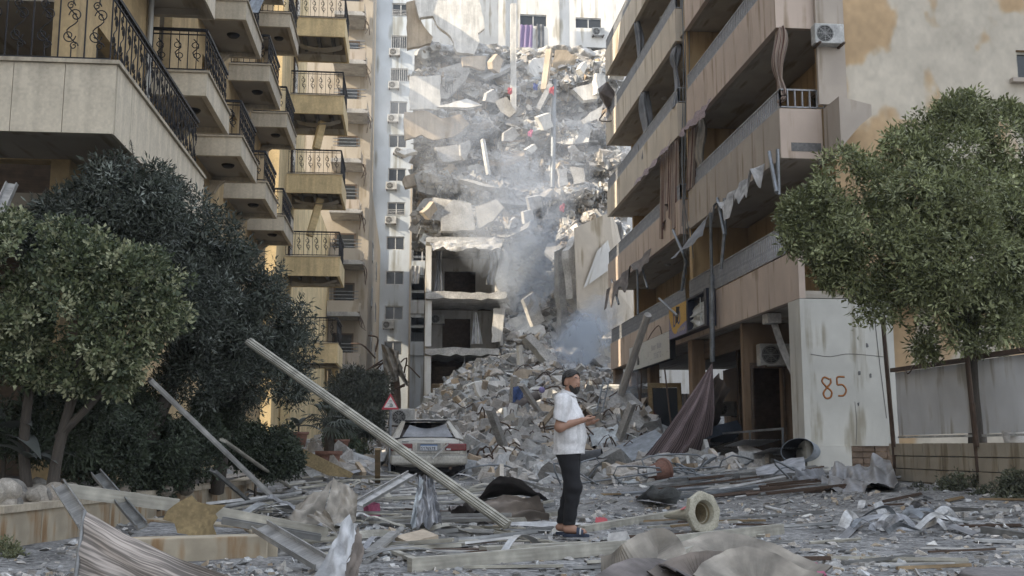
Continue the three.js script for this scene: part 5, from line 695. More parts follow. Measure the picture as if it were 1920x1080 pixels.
one('metal_profile', beam(G(692, 1045, 0.04), atZ(738, 1000, 10.3), 0.11, 0.03), m.alu, 'pale ribbed strip standing near the hollow blocks', 'metal beam'); one('metal_profile', beam(G(722, 1035, 0.04), G(808, 1070, 0.03), 0.07, 0.03), m.aluC, 'cream strip ending at the long profile', 'metal beam'); one('metal_profile', beam(G(728, 1030, 0.05), G(898, 1025, 0.05), 0.1, 0.04), m.aluC, 'cream box strip in front of the hollow blocks', 'metal beam'); one('metal_profile', beam(G(860, 992, 0.04), G(1065, 1028, 0.03), 0.04, 0.03), m.aluC, 'narrow cream strip running to the feet of the man', 'metal beam'); one('metal_profile', beam(G(905, 1040, 0.05), G(1100, 1030, 0.05), 0.14, 0.05), m.aluC, 'broad pale panel strip before the man', 'metal beam'); one('metal_profile', beam(G(690, 985, 0.05), G(775, 980, 0.05), 0.25, 0.06), m.aluC, 'pale panel piece behind the drooping foil', 'metal beam');
one('metal_profile', prof(atZ(672, 948, 12.6), atZ(772, 890, 14.4), 0.13, 0.04, 0.01, 0.3, 'C'), m.alu, 'pale channel rising to the leaning beam', 'metal beam');
{ // scattered strips and slats
  const r = rng(1234); const put = (u, v, ang, L, w, h, mt, label, group, tilt = 0) => { const p = onG(u, v); const d = V(Math.cos(ang), tilt, Math.sin(ang)).multiplyScalar(L / 2); const a = p.clone().sub(d), b = p.clone().add(d); a.y = Math.max(gh(a.x, a.z), p.y - Math.abs(d.y)) + h / 2; b.y = Math.max(gh(b.x, b.z), p.y) + d.y * 1 + h / 2 + 0.02; one('metal_strip', r() < 0.4 ? prof(a, b, w, h, 0.008, rr(-0.3, 0.3, r), 'C') : r() < 0.5 ? prof(a, b, w, h, 0.008, rr(-0.3, 0.3, r), 'R') : beam(a, b, w, h, rr(-0.4, 0.4, r)), mt, label, 'metal strip', group); };
  for (let k = 0; k < 130; k++) put(rr(430, 1000, r), rr(890, 1040, r), r() < 0.55 ? rr(-0.7, 0.6, r) : rr(-1.6, 1.6, r), rr(0.4, 1.7, r), rr(0.025, 0.075, r), rr(0.015, 0.04, r), pick([m.alu, m.aluC, m.aluC, m.aluD, m.alu], r), 'aluminium strip in the tangle between the planter and the man', 'strips in the left pile', rr(-0.05, 0.14, r));
  for (let k = 0; k < 60; k++) put(rr(1220, 1560, r), rr(885, 935, r), rr(-0.35, 0.35, r), rr(0.7, 2.4, r), rr(0.03, 0.09, r), rr(0.02, 0.05, r), pick([m.alu, m.aluD, m.steel, m.aluD, m.rust], r), 'grey metal strip in the litter before the shop steps', 'strips before the shops', rr(-0.05, 0.12, r));
  for (let k = 0; k < 60; k++) put(rr(640, 1900, r), rr(925, 1075, r), rr(-0.6, 0.6, r), rr(0.25, 1.0, r), rr(0.02, 0.06, r), rr(0.012, 0.03, r), pick([m.alu, m.aluC, m.aluD, m.wood, m.rust], r), 'short strip of trim lying on the dusty street', 'trim on the street');
  for (let k = 0; k < 14; k++) { const p = onG(rr(900, 1500, r), rr(880, 915, r)); one('metal_strip', tube([p, p.clone().add(V(rr(-0.5, 0.5, r), rr(0.2, 0.5, r), 0.1)), p.clone().add(V(rr(-1.2, 1.2, r), rr(0, 0.4, r), rr(-0.4, 0.4, r))), p.clone().add(V(rr(-1.6, 1.6, r), 0.02, rr(-0.6, 0.6, r)))], 0.02, 12, 5), m.steel, 'bent wire sticking out of the street litter', 'wire', 'bent wires in the litter'); }
}
{ // bent strips and curled trim woven through the left pile
  const r = rng(4321); for (let k = 0; k < 44; k++) { const p = onG(rr(440, 1010, r), rr(892, 1050, r)), a = rr(-1.2, 1.2, r), L = rr(0.5, 1.6, r), h = rr(0.02, 0.22, r); one('curled_strip', ribbon([0, 1, 2, 3, 4].map((i) => p.clone().add(V(Math.cos(a) * L * (i / 4 - 0.5), 0.03 + h * [0.1, 0.8, 1, 0.5, 0.05][i] * rr(0.5, 1.2, r), Math.sin(a) * L * (i / 4 - 0.5) + rr(-0.08, 0.08, r)))), rr(0.03, 0.09, r), V(0.3, 1, 0.2), rr(-1.6, 1.6, r), 24, 0.006), pick([m.alu, m.aluC, m.aluD, m.sheetm, m.aluC], r), 'bent strip of metal trim curling over the tangled pile', 'metal strip', 'bent trim in the left pile'); }
  one('metal_profile', prof(atZ(-14, 430, 12.6), atZ(24, 345, 12.8), 0.14, 0.05, 0.012, 0.4, 'C'), m.alu, 'pale metal profile standing under the big corner balcony', 'metal beam');
}
// canvases, sheets and fabrics
const sheetT = (name, c, nu, nv, amp, fr, sd, mat, label, cat, us = 1, vs = 1, ex) => one(name, sheet(c, nu, nv, amp, fr, sd, us, vs, ex), mat, label, cat);
{ // slub awning fabric in the left foreground, stretched from its frame corner
  const TL = atZ(163, 962, 9.1), TR = atZ(690, 1112, 7.3), BL = atZ(128, 1180, 8.0), BR = atZ(600, 1230, 6.9);
  const g = patch(50, 36, (s, t) => { const p = bil([TL, TR, BR, BL], s, t); p.y += 0.05 * Math.sin(t * 9 + s * 5) * (0.3 + t) - 0.16 * Math.sin(s * Math.PI) * (1 - t) + 0.04 * (fbm(s * 6, t * 5, 3, 3) - 0.5); p.z += 0.04 * Math.sin(t * 15 - s * 7) + 0.09 * Math.exp(-(((t - 0.35 - s * 0.5) / 0.06) ** 2)); return p; }, 1.0, 0.9);
  const t = thing('awning_fabric', 'grey-brown slub awning fabric stretched over the kerb in the foreground', 'awning'); part(t, 'fabric', g, m.slub); part(t, 'hem_bar', cyl(TL.clone().add(V(-0.02, 0.01, 0)), BL, 0.018, 0.018, 6), m.aluD);
}
{ // folded canvas standing upright
  const a = atZ(655, 962, 8.7), b = atZ(580, 1100, 8.1), c = atZ(640, 1100, 8.0), d = atZ(683, 1022, 8.6), e = atZ(665, 1100, 8.2);
  const t = thing('folded_canvas', 'upright folded canvas strip, lilac-grey outside and brown inside', 'canvas'); part(t, 'outer_fold', sheet([b, c, atZ(668, 1000, 8.5), a], 14, 18, 0.03, 5, 71, 0.5, 1), m.cloth); part(t, 'inner_fold', sheet([c, e, d, atZ(667, 985, 8.6)], 10, 14, 0.03, 4, 72, 0.4, 0.8), m.canvasB);
}
// crumpled canvas in the middle of the left pile
sheetT('crumpled_canvas', [atZ(530, 978, 11.2), atZ(600, 985, 11), atZ(622, 900, 11.4), atZ(560, 948, 11.6)], 18, 18, 0.07, 2.5, 81, m.canvasC, 'beige canvas rolled up beside the square cream beam', 'canvas', 1, 1, (p, s, t) => { p.z += 0.15 * Math.sin(s * 4.5); }); sheetT('crumpled_canvas', [atZ(605, 988, 10.9), atZ(668, 975, 11), atZ(672, 925, 11.2), atZ(626, 898, 11.4)], 18, 18, 0.06, 3, 82, m.canvasC, 'creased beige canvas standing in a point behind the folded strip', 'canvas', 1, 1, (p, s, t) => { p.z += 0.2 * Math.abs(s - 0.45); }); sheetT('crumpled_canvas', [atZ(576, 970, 10.8), atZ(632, 1000, 10.5), atZ(618, 962, 10.7), atZ(600, 958, 10.8)], 12, 10, 0.05, 2, 83, m.canvasC, 'pale canvas flap folded over the end of the square beam', 'canvas');
sheetT('crumpled_canvas', [G(885, 945, 0.02), G(1030, 940, 0.02), atZ(1000, 918, 14.6), atZ(925, 898, 14.8)], 20, 12, 0.06, 2, 84, m.canvasG, 'stiff dark brown sheet arched above the purple-brown canvas', 'sheet', 1, 1, (p, s, t) => { p.y += 0.12 * Math.sin(s * 3); }); sheetT('crumpled_canvas', [G(890, 985, 0.01), G(1035, 978, 0.01), atZ(1010, 930, 13.8), atZ(905, 938, 13.8)], 28, 18, 0.1, 2.5, 85, m.canvasB, 'purple-brown canvas heaped beside the leaning beam', 'canvas'); sheetT('crumpled_canvas', [G(835, 972, 0.01), G(915, 975, 0.01), atZ(900, 945, 13.4), atZ(850, 942, 13.4)], 18, 12, 0.09, 3, 86, m.canvasG, 'dark crumpled canvas left of the purple-brown one', 'canvas');
sheetT('drooping_foil', [atZ(780, 990, 11.6), atZ(828, 985, 11.7), atZ(816, 905, 12.9), atZ(784, 895, 13.1)], 18, 24, 0.09, 4, 87, m.sheetm, 'crumpled grey foil drooping from the leaning beam', 'foil', 1, 2, (p, s, t) => { p.z += 0.12 * Math.sin(s * 13 + t * 2); }); sheetT('drooping_foil', [atZ(768, 985, 11.9), atZ(786, 990, 11.9), atZ(795, 900, 12.9), atZ(786, 895, 13.0)], 8, 16, 0.05, 3, 88, m.plastic, 'narrow pale strip of foil hanging under the beam', 'foil');
// beige canvases in the right foreground: broad torn lengths of stiff cloth, arched and folded over one another
{
  const A = (u, v, d) => atZ(u, v, d), strip = (p, w, up, tw, mat, label) => { const g = ribbon(p, w, up, tw, 40, 0.012), q = g.attributes.position; for (let i = 0; i < q.count; i++) { const x = q.getX(i), z = q.getZ(i); q.setY(i, q.getY(i) + 0.07 * (fbm(x * 4 + 3, z * 4, 3, 19) - 0.5)); } g.computeVertexNormals(); one('beige_canvas', g, mat, label, 'canvas'); };
  strip([A(1128, 1072, 8.7), A(1180, 1052, 8.5), A(1238, 1018, 8.8), A(1258, 1046, 8.6), A(1245, 1085, 8.2)], 0.26, V(0.1, 0.6, 1), 0.7, m.canvasC, 'beige canvas folded into a peak in front of the cream profile');
  strip([A(1262, 1066, 8.7), A(1310, 1040, 8.8), A(1350, 1026, 8.9), A(1410, 1038, 8.8), A(1470, 1066, 8.6), A(1530, 1090, 8.2)], 0.36, V(0, 1, 0.45), 0.5, m.canvasC, 'broad beige canvas arching over the street in the foreground');
  strip([A(1238, 1092, 7.9), A(1290, 1064, 8.2), A(1350, 1052, 8.1), A(1400, 1062, 8.0), A(1430, 1100, 7.7)], 0.26, V(0, 0.7, 0.8), -0.5, m.canvasB, 'brown canvas fold under the arching beige canvas');
  strip([A(1335, 1100, 7.5), A(1372, 1062, 7.8), A(1420, 1058, 7.8), A(1478, 1084, 7.7), A(1520, 1110, 7.5)], 0.3, V(0.2, 1, 0.5), 0.8, m.canvasC, 'narrow beige canvas curl in front of the brown fold');
  strip([A(1140, 1100, 7.8), A(1196, 1068, 8.1), A(1250, 1062, 8.2), A(1296, 1088, 7.9)], 0.3, V(0, 1, 0.6), -0.6, m.canvasG, 'grey-brown canvas lying between the two beige canvases');
  one('metal_profile', beam(atZ(1190, 1088, 8.3), atZ(1296, 1028, 8.9), 0.06, 0.05), m.aluC, 'cream pole lying over the beige canvases', 'metal beam');
}
// tarpaulin heap by the pier, plastic sheets, boards
sheetT('grey_tarpaulin', [G(1535, 925, 0.02), G(1690, 925, 0.02), atZ(1670, 868, 18.5), atZ(1560, 872, 18.5)], 30, 16, 0.16, 4, 95, m.sheetm, 'crumpled grey tarpaulin piled against the painted pier', 'tarpaulin'); sheetT('grey_tarpaulin', [G(1480, 912, 0.02), G(1560, 915, 0.02), atZ(1545, 882, 18.8), atZ(1500, 880, 18.8)], 18, 12, 0.12, 4, 96, m.curtain, 'smaller grey tarpaulin left of the big one', 'tarpaulin');
sheetT('plastic_sheet', [G(1190, 938, 0.03), G(1268, 948, 0.02), atZ(1280, 918, 15.8), atZ(1222, 912, 16)], 14, 10, 0.05, 3, 97, m.plastic, 'white plastic sheet lying on the street behind the cone', 'plastic sheet'); { const o = one('white_board', rbx(0.9, 0.03, 0.55, 0.01), m.plastic, 'pale square board lying near the fallen terracotta pot', 'board'); o.position.copy(G(1195, 905, 0.04)); o.rotation.set(0.05, 0.4, 0.04); const o2 = one('white_board', rbx(0.28, 0.3, 0.02, 0.01), m.white, 'white card stuck on edge in the dust', 'board'); o2.position.copy(G(1651, 965, 0.08)); o2.rotation.set(-0.3, 0.2, 0.35); o2.scale.setScalar(0.55); }
{ const o = one('yellow_board', slabGeo(rng(43), 0.58, 0.42, 0.02, 17, 0.42), m.ply, 'torn yellow-brown board hanging over the square cream beam', 'board'); o.position.copy(atZ(366, 970, 10.3)); o.rotation.set(-0.1, 0.15, -0.1); }
one('yellow_board', boxUV(extr([[0, 0], [0.95, -0.46], [0.9, -0.54], [0.5, -0.5], [0.05, -0.3]], 0.03)).translate(...atZ(566, 840, 20).toArray()), m.ply, 'long yellow board sloping down beside the terracotta pots', 'board');
one('wooden_stake', beam(G(708, 905), atZ(708, 842, 21.5), 0.11, 0.05), m.wood, 'wooden stake standing left of the car', 'stake');
{ const t = thing('hollow_block', 'broken hollow clay block with round holes lying among the strips', 'block'); const p = G(768, 1025, 0.07); t.position.copy(p); t.rotation.set(0.15, 0.5, 0.1); const s = new THREE.Shape([[-0.16, -0.07], [0.16, -0.07], [0.16, 0.07], [-0.16, 0.07]].map((a) => new THREE.Vector2(...a))); for (const x of [-0.1, 0, 0.1]) { const h = new THREE.Path(); h.absarc(x, 0, 0.04, 0, 6.283); s.holes.push(h); } part(t, 'body', boxUV(new THREE.ExtrudeGeometry(s, { depth: 0.3, bevelEnabled: false, curveSegments: 10 })), m.concB); }
{ const o = one('pink_box', rbx(0.16, 0.15, 0.14, 0.01), m.pink, 'small pink printed carton among the aluminium strips', 'carton'); o.position.copy(G(697, 972, 0.1)); o.rotation.set(0.1, 0.5, 0.1); }
// ribbons of torn sheet metal on the right
{
  const r = rng(717); const mk = (pts, w, tw, mat, l) => one('metal_ribbon', ribbon(pts, w, V(0.2, 1, 0.3), tw, 30, 0.005), mat, l, 'metal ribbon', 'torn metal ribbons');
  for (let k = 0; k < 22; k++) { const u = rr(1585, 1790, r), v = rr(952, 1012, r), p = onG(u, v), L = rr(0.2, 0.75, r), a = rr(0, 6.3, r); mk([0, 1, 2, 3].map((i) => p.clone().add(V(Math.cos(a) * L * (i / 3 - 0.5), 0.04 + [0.02, rr(0.04, 0.16, r), rr(0.04, 0.2, r), 0.02][i], Math.sin(a) * L * 0.6 * (i / 3 - 0.5) + rr(-0.08, 0.08, r)))), rr(0.05, 0.12, r), rr(-2, 2, r), pick([m.sheetm, m.steel, m.alu], r), 'torn curling ribbon of grey sheet metal on the open dust'); }
  mk([G(1575, 1012), G(1640, 985, 0.1), G(1720, 988, 0.12), G(1830, 1010, 0.05)], 0.09, 0.6, m.sheetm, 'torn curling ribbon of grey sheet metal on the open dust');
  for (const [u, v] of [[1510, 880], [1420, 905], [1470, 872]]) { const p = G(u, v, 0.1); one('bent_sheet', sheet([p, p.clone().add(V(1.0, 0.05, -0.1)), p.clone().add(V(1.1, 0.35, -0.5)), p.clone().add(V(0.1, 0.15, -0.4))], 12, 8, 0.08, 2, u), m.sheetm, 'bent grey sheet before the ruined shop steps', 'metal sheet', 'bent sheets by the shop'); }
}
// ---------- traffic cone ----------
{
  const t = thing('traffic_cone', 'dirty white traffic cone lying on its side with an eight-sided base', 'traffic cone'), c = M('dirty_cone_plastic', [0.58, 0.54, 0.42], { map: T.dust, rep: 1.5, roughness: 0.6 });
  const body = lathe([[0.135, 0], [0.12, 0.02], [0.03, 0.62], [0.02, 0.66], [0.012, 0.66], [0.022, 0.6], [0.11, 0.02], [0.125, 0]], 28); part(t, 'cone_body', body, c);
  const s = new THREE.Shape(Array.from({ length: 8 }, (_, k) => new THREE.Vector2(Math.cos((k + 0.5) * Math.PI / 4) * 0.245, Math.sin((k + 0.5) * Math.PI / 4) * 0.245))), h = new THREE.Path(); h.absarc(0, 0, 0.155, 0, 6.2831, false); s.holes.push(h); const b = new THREE.ExtrudeGeometry(s, { depth: 0.05, bevelEnabled: true, bevelSize: 0.012, bevelThickness: 0.012, bevelSegments: 2, curveSegments: 28 }); b.rotateX(-Math.PI / 2); b.translate(0, -0.05, 0); part(t, 'base', boxUV(b), c);
  part(t, 'base_lip', lathe([[0.155, -0.062], [0.155, 0.0], [0.133, 0.0], [0.133, -0.005], [0.148, -0.062]], 28), c); part(t, 'inner_face', lathe([[0.124, -0.01], [0.108, 0.03], [0.02, 0.59]], 28), M('dirty_cone_inside', [0.30, 0.24, 0.14], { map: T.dust, rep: 1.5 })); part(t, 'red_mark', chunkGeo(rng(6), 0.09, 0.1, 0.012).rotateX(-0.15).translate(-0.01, 0.24, 0.088), M('faded_red_mark', [0.5, 0.16, 0.16], {}));  // inner face is a darker brown than the outside
  const p = onG(1308, 1000); t.position.copy(p).add(V(0.05, 0.235, 0)); const dir = V(-0.45, -0.10, -0.88).normalize(); t.quaternion.setFromUnitVectors(V(0, 1, 0), dir);
}
// ---------- pots, drums, small things ----------
function pot(p, s, label, lying) { const t = thing('terracotta_pot', label, 'pot', undefined, p); part(t, 'body', lathe([[0.001, 0], [0.16, 0], [0.21, 0.3], [0.25, 0.31], [0.25, 0.38], [0.21, 0.38], [0.2, 0.3], [0.001, 0.3]], 24), m.clay); part(t, 'soil', lathe([[0.001, 0.33], [0.205, 0.32]], 20), m.soil); t.scale.setScalar(s); if (lying) t.rotation.set(...lying); return t; }
const potA = pot(atZ(616, 872, 23).setY(gh(-1.7, -23) + 0.12), 1.15, 'large terracotta pot with a small palm in front of the debris'); pot(atZ(560, 838, 25), 0.9, 'terracotta pot beside the low shrubs'); pot(atZ(640, 848, 26), 0.8, 'small terracotta pot behind the potted palm');
{ const p = G(1222, 905, 0.2); const t = pot(p, 1.05, 'terracotta pot tipped on its side with a white card stuck to it', [0.15, 0.5, -1.45]); const o = one('white_card', rbx(0.2, 0.22, 0.02, 0.01), m.white, 'white card leaning on the tipped terracotta pot', 'card'); o.position.copy(p).add(V(-0.05, 0.05, 0.22)); o.rotation.set(-0.1, -0.3, 0.15); }
{ const t = thing('bucket', 'dark grey bucket lying on its side behind the man', 'bucket'); part(t, 'body', lathe([[0.001, 0.55], [0.2, 0.55], [0.24, 0], [0.26, 0], [0.215, 0.57], [0.001, 0.57]], 24), M('grey_plastic', [0.10, 0.105, 0.115], { map: T.dust, rep: 1, roughness: 0.6 })); t.position.copy(G(1130, 880, 0.28)); t.rotation.set(1.2, 0, 1.9, 'YXZ'); }
{ const t = thing('crushed_tub', 'crushed pale blue metal tub on its side below the shop steps', 'tub'); part(t, 'body', lathe([[0.45, 0], [0.5, 0.9], [0.48, 0.9], [0.43, 0.01], [0.001, 0.0]], 26), M('pale_blue_enamel', [0.36, 0.40, 0.45], { map: T.dust, rep: 0.7, roughness: 0.5 })); part(t, 'shade_lining', lathe([[0.001, 0.03], [0.42, 0.03], [0.47, 0.88]], 26), m.black); t.position.copy(G(1520, 880, 0.3)); t.rotation.set(1.35, 0, 0.75, 'YXZ'); t.scale.set(0.75, 0.75, 0.5); }  // inside coloured black for the shade in the open mouth
{ const o = one('metal_sheet', rbx(1.9, 0.05, 1.2, 0.01), m.steel, 'flat grey panel propped at the foot of the striped awning', 'panel'); o.position.copy(G(1190, 868, 0.32)); o.rotation.set(0.35, 0.25, 0.32); const t = thing('metal_frame_box', 'dark blue empty metal cabinet frame tipped on the shop steps', 'frame'); const s = M('dark_blue_metal', [0.05, 0.065, 0.09], { map: T.dust, rep: 1, roughness: 0.5 }); part(t, 'side', [bx(-0.9, 0.9, 0, 0.3, -0.02, 0.02)], s); part(t, 'side', [bx(-0.9, 0.9, 0, 0.3, 0.6, 0.64)], s); part(t, 'end', bx(0.86, 0.9, 0, 0.3, 0.03, 0.59), s); part(t, 'bottom', bx(-0.88, 0.85, 0.01, 0.03, 0.03, 0.59), s); t.position.copy(G(1325, 858, 0.25)); t.rotation.set(-0.5, 0.1, 0.32); }
for (const [u, v, w, l] of [[1395, 825, 1.6, 'ribbed grey shutter piece on the shop steps'], [1310, 830, 1.2, 'ribbed grey shutter piece behind the dark cabinet'], [1450, 840, 1.4, 'ribbed grey shutter piece near the pier']]) { const p = atX(u, v, 8.0); one('shutter_piece', patch(4, 40, (s, t) => V(p.x - 0.4 + t * 0.9, p.y - 0.15 + 0.15 * s + 0.012 * Math.sin(t * 90), p.z - 0.4 + s * w)), m.sheetm, l, 'shutter'); }
one('round_drum', lathe([[0.001, 0.16], [0.33, 0.16], [0.36, 0.13], [0.36, -0.5], [0.001, -0.5]], 30).translate(...atZ(1895, 1112, 8.0).toArray()), M('grey_beige_plastic', [0.26, 0.24, 0.23], { map: T.dust, rep: 1 }), 'round grey drum top at the right corner of the street', 'drum');
one('pink_strap', ribbon([G(1505, 1062, 0.03), G(1525, 1070, 0.06), G(1545, 1088, 0.03)], 0.05, V(0, 1, 0), 0.3), m.pink, 'short curved pink strap in the dust', 'strap'); one('white_tube', cyl(G(1437, 955, 0.03), G(1470, 963, 0.03), 0.03, 0.03), m.white, 'short white tube lying right of the cone', 'tube'); one('red_rag', sheet([G(1115, 985, 0.03), G(1140, 985, 0.03), G(1138, 978, 0.05), G(1118, 976, 0.05)], 6, 5, 0.02, 3, 5), m.red, 'small red rag behind the sandals of the man', 'rag'); one('white_packet', rbx(0.1, 0.02, 0.05, 0.008).translate(...G(1124, 1018, 0.02).toArray()), m.white, 'small white packet in front of the sandals', 'packet');
// cloths and odd things on the heap
{ const p = atZ(962, 728, 38); one('blue_garment', sheet([p.clone().add(V(0, 0.05, 0)), p.clone().add(V(0.36, 0.1, 0)), p.clone().add(V(0.33, -0.75, 0.15)), p.clone().add(V(-0.03, -0.7, 0.2))], 12, 14, 0.1, 3, 51), m.bluec, 'blue patterned garment hanging on the rubble heap', 'cloth'); one('pale_blue_cloth', sheet([atZ(974, 714, 38), atZ(992, 712, 38), atZ(988, 726, 37.8), atZ(976, 726, 37.8)], 8, 6, 0.06, 3, 52), m.plastic, 'pale blue cloth above the blue garment', 'cloth'); one('lilac_ball', new THREE.SphereGeometry(0.11, 14, 10).translate(...atZ(1016, 731, 37).toArray()), m.lilac, 'small lilac ball on the rubble heap', 'ball'); one('heap_sheet', sheet([atZ(1095, 838, 30), atZ(1160, 845, 30), atZ(1158, 800, 31), atZ(1105, 808, 31)], 12, 10, 0.12, 3, 53), m.plastic, 'white sheet draped on the heap behind the man', 'sheet'); one('rolled_mat', cyl(atZ(950, 770, 38), atZ(1010, 740, 38), 0.2, 0.17, 14), m.canvasG, 'brown rolled mat on the heap', 'mat'); one('heap_ladder', mg([beam(atZ(1112, 800, 34), atZ(1132, 712, 35), 0.04, 0.04), beam(atZ(1122, 802, 34), atZ(1142, 714, 35), 0.04, 0.04), ...[0, 1, 2, 3, 4, 5].map((k) => beam(atZ(1112, 800, 34).lerp(atZ(1132, 712, 35), (k + 0.5) / 6), atZ(1122, 802, 34).lerp(atZ(1142, 714, 35), (k + 0.5) / 6), 0.03, 0.03))]), m.steel, 'metal ladder leaning on the rubble behind the man', 'ladder'); one('twisted_sheet', sheet([atZ(1118, 770, 33), atZ(1200, 840, 33), atZ(1190, 850, 32), atZ(1112, 790, 32)], 20, 8, 0.16, 4, 54), m.canvasC, 'twisted beige sheet on the heap beside the phone', 'sheet');
  one('leaning_pipe', cyl(atX(1215, 590, 7.6), V(7.2, gh(7.2, -36) + 0.2, -36.5), 0.12, 0.14, 10), m.concL, 'thick grey post leaning against the end of the peach parapet', 'post'); for (const [a, b] of [[[1203, 690], [1200, 800]], [[1192, 700], [1206, 790]], [[1246, 690], [1262, 830]]]) one('thin_rod', cyl(atX(...a, 8), atX(...b, 8), 0.025, 0.025, 6), m.rust, 'thin dark rod hanging before the ruined shop', 'rod', 'rods before the shop'); }
// ---------- street sign ----------
{
  const p = atZ(732, 768, 25), t = thing('warning_sign', 'red-bordered triangular warning sign on a grey post beside the car', 'road sign', undefined, V(p.x, 0, p.z));
  part(t, 'post', cyl(V(0, gh(p.x, p.z), 0), V(0, p.y + 0.05, 0), 0.035, 0.035, 10), m.steel);
  const f = canvasMat('warning_sign_print', 256, 256, (x) => { x.fillStyle = '#b8404c'; x.fillRect(0, 0, 256, 256); x.fillStyle = '#ddd8d4'; x.beginPath(); x.moveTo(128, 62); x.lineTo(212, 212); x.lineTo(44, 212); x.fill(); x.fillStyle = '#6b7a78'; x.fillRect(112, 110, 34, 8); x.fillRect(104, 130, 48, 6); x.beginPath(); x.arc(138, 180, 22, 0, 7); x.fill(); x.fillStyle = '#ddd8d4'; x.fillRect(128, 172, 12, 12); x.fillStyle = '#5a5a5a'; x.fillRect(88, 150, 60, 5); x.fillRect(96, 196, 70, 5); }, { roughness: 0.5 });
  const s = new THREE.Shape([[0, 0.235], [0.2, -0.14], [-0.2, -0.14]].map((a) => new THREE.Vector2(...a))), g = new THREE.ExtrudeGeometry(s, { depth: 0.012, bevelEnabled: false }); const gp = g.attributes.position, gu = g.attributes.uv; for (let i = 0; i < gp.count; i++) gu.setXY(i, (gp.getX(i) + 0.23) / 0.46, (gp.getY(i) + 0.17) / 0.43); g.translate(0, p.y + 0.14, 0.04); part(t, 'plate', clean(g), f);
}
// ---------- planter, kerb, boulders ----------
{
  const t = thing('planter_wall', 'stained limestone planter wall below the shrubs and boulders', 'planter');
  const path = [[-6.5, -10.6], [-4.02, -11.0], [-3.75, -12.6], [-3.3, -16], [-2.9, -19], [-3.1, -24]];
  for (let i = 1; i < path.length; i++) { const a = V(path[i - 1][0], 0, path[i - 1][1]), b = V(path[i][0], 0, path[i][1]), n = Math.max(1, Math.round(a.distanceTo(b) / 0.85)); for (let k = 0; k < n; k++) { const p = a.clone().lerp(b, k / n), q = a.clone().lerp(b, (k + 1) / n), d = q.clone().sub(p).normalize().multiplyScalar(0.005); p.add(d); q.sub(d); part(t, 'stone', beam(p.clone().setY(0.13), q.clone().setY(0.13), 0.2, 0.46), m.planter); part(t, 'coping_stone', beam(p.clone().setY(0.395), q.clone().setY(0.395), 0.27, 0.07), m.stoneC); } }
  const soil = patch(40, 40, (s, v) => { const z = lerp(-10.7, -24, v), xe = lerp(-4.0, -3.0, sstep(0, 0.6, v)), x = lerp(-9, xe - 0.02, s); return V(x, 0.34 + 0.35 * (1 - s) * sstep(0, 0.3, v) + 0.06 * (fbm(x * 2, z * 2, 3, 15) - 0.5), z); }, 5, 13); struct('planter_soil', soil, m.soil);
  const r = rng(55), RG = Array.from({ length: 5 }, (_, i) => { const g = new THREE.IcosahedronGeometry(0.5, 2), p = g.attributes.position; for (let k = 0; k < p.count; k++) { const a = V().fromBufferAttribute(p, k), f = 0.72 + 0.6 * fbm(a.x * 2.4 + i * 9, a.y * 2.4 + a.z * 2.1, 3, 60 + i); p.setXYZ(k, a.x * f * 1.15, a.y * f * 0.85, a.z * f); } const q = mergeVertices(g.deleteAttribute('normal').deleteAttribute('uv'), 1e-4); q.computeVertexNormals(); return boxUV(q); });
  const rm = [m.rock, M('pale_boulder', [0.52, 0.47, 0.40], { map: T.dust, bump: T.coarse, bs: 0.012, rep: 1.2 }), M('grey_boulder', [0.34, 0.32, 0.29], { map: T.dust, bump: T.coarse, bs: 0.012, rep: 1.2 })];
  const bould = (x, z, s, l, g, y) => { const o = one('boulder', pick(RG, r), pick(rm, r), l, 'stone', g); o.position.set(x, y ?? 0.36 + s * 0.25, z); o.rotation.set(r() * 6, r() * 6, r() * 6); o.scale.setScalar(s); };
  for (let k = 0; k < 95; k++) { const z = rr(-11.25, -14.5, r), x = lerp(-4.6, -2.2, r()) - 0.0; const xe = lerp(-4.0, -3.5, (-z - 11) / 3.5); bould(Math.min(x, xe - 0.1) - rr(0, 0.8, r), z, rr(0.14, 0.34, r), 'rounded boulder bedded on the planter soil', 'boulders in the planter'); }
  { const p = atZ(86, 950, 10.95); const o = one('boulder', RG[0], rm[1], 'largest smooth pale boulder on the planter edge', 'stone'); o.position.set(-4.02, 0.56, -11.35); o.scale.set(0.27, 0.3, 0.26); }
  for (let k = 0; k < 46; k++) { const z = rr(-11.15, -12.6, r); bould(rr(-5.0, -3.98 + (-z - 11) * 0.12, r), z, rr(0.14, 0.3, r), 'pale boulder crowded along the edge of the planter', 'boulders along the planter edge', 0.43 + 0.1 * r()); }
  for (let k = 0; k < 10; k++) bould(rr(-3.7, -3.1, r), rr(-14, -18, r), rr(0.15, 0.35, r), 'boulder between the low shrub and the stained planter corner', 'boulders by the shrubs');
  const kz = thing('kerb_island', 'raised limestone kerb with dusty soil inside, beside the slub fabric', 'kerb'); const c = [[-2.45, -9.75], [-1.25, -10.05], [-1.55, -11.2], [-2.8, -12.4]]; for (let i = 0; i < 3; i++) { const a = V(c[i][0], 0.09, c[i][1]), b = V(c[i + 1][0], 0.09, c[i + 1][1]), n = Math.max(1, Math.round(a.distanceTo(b) / 0.9)); for (let k = 0; k < n; k++) part(kz, 'kerb_stone', orient(rbx(0.2, 0.26, a.distanceTo(b) / n - 0.008, 0.02), a.clone().lerp(b, k / n), a.clone().lerp(b, (k + 1) / n)), m.planter); }
  part(kz, 'soil', extr(c.map(([x, z]) => [x, z]), 0.1).rotateX(Math.PI / 2).translate(0, 0.19, 0), m.ground);
}
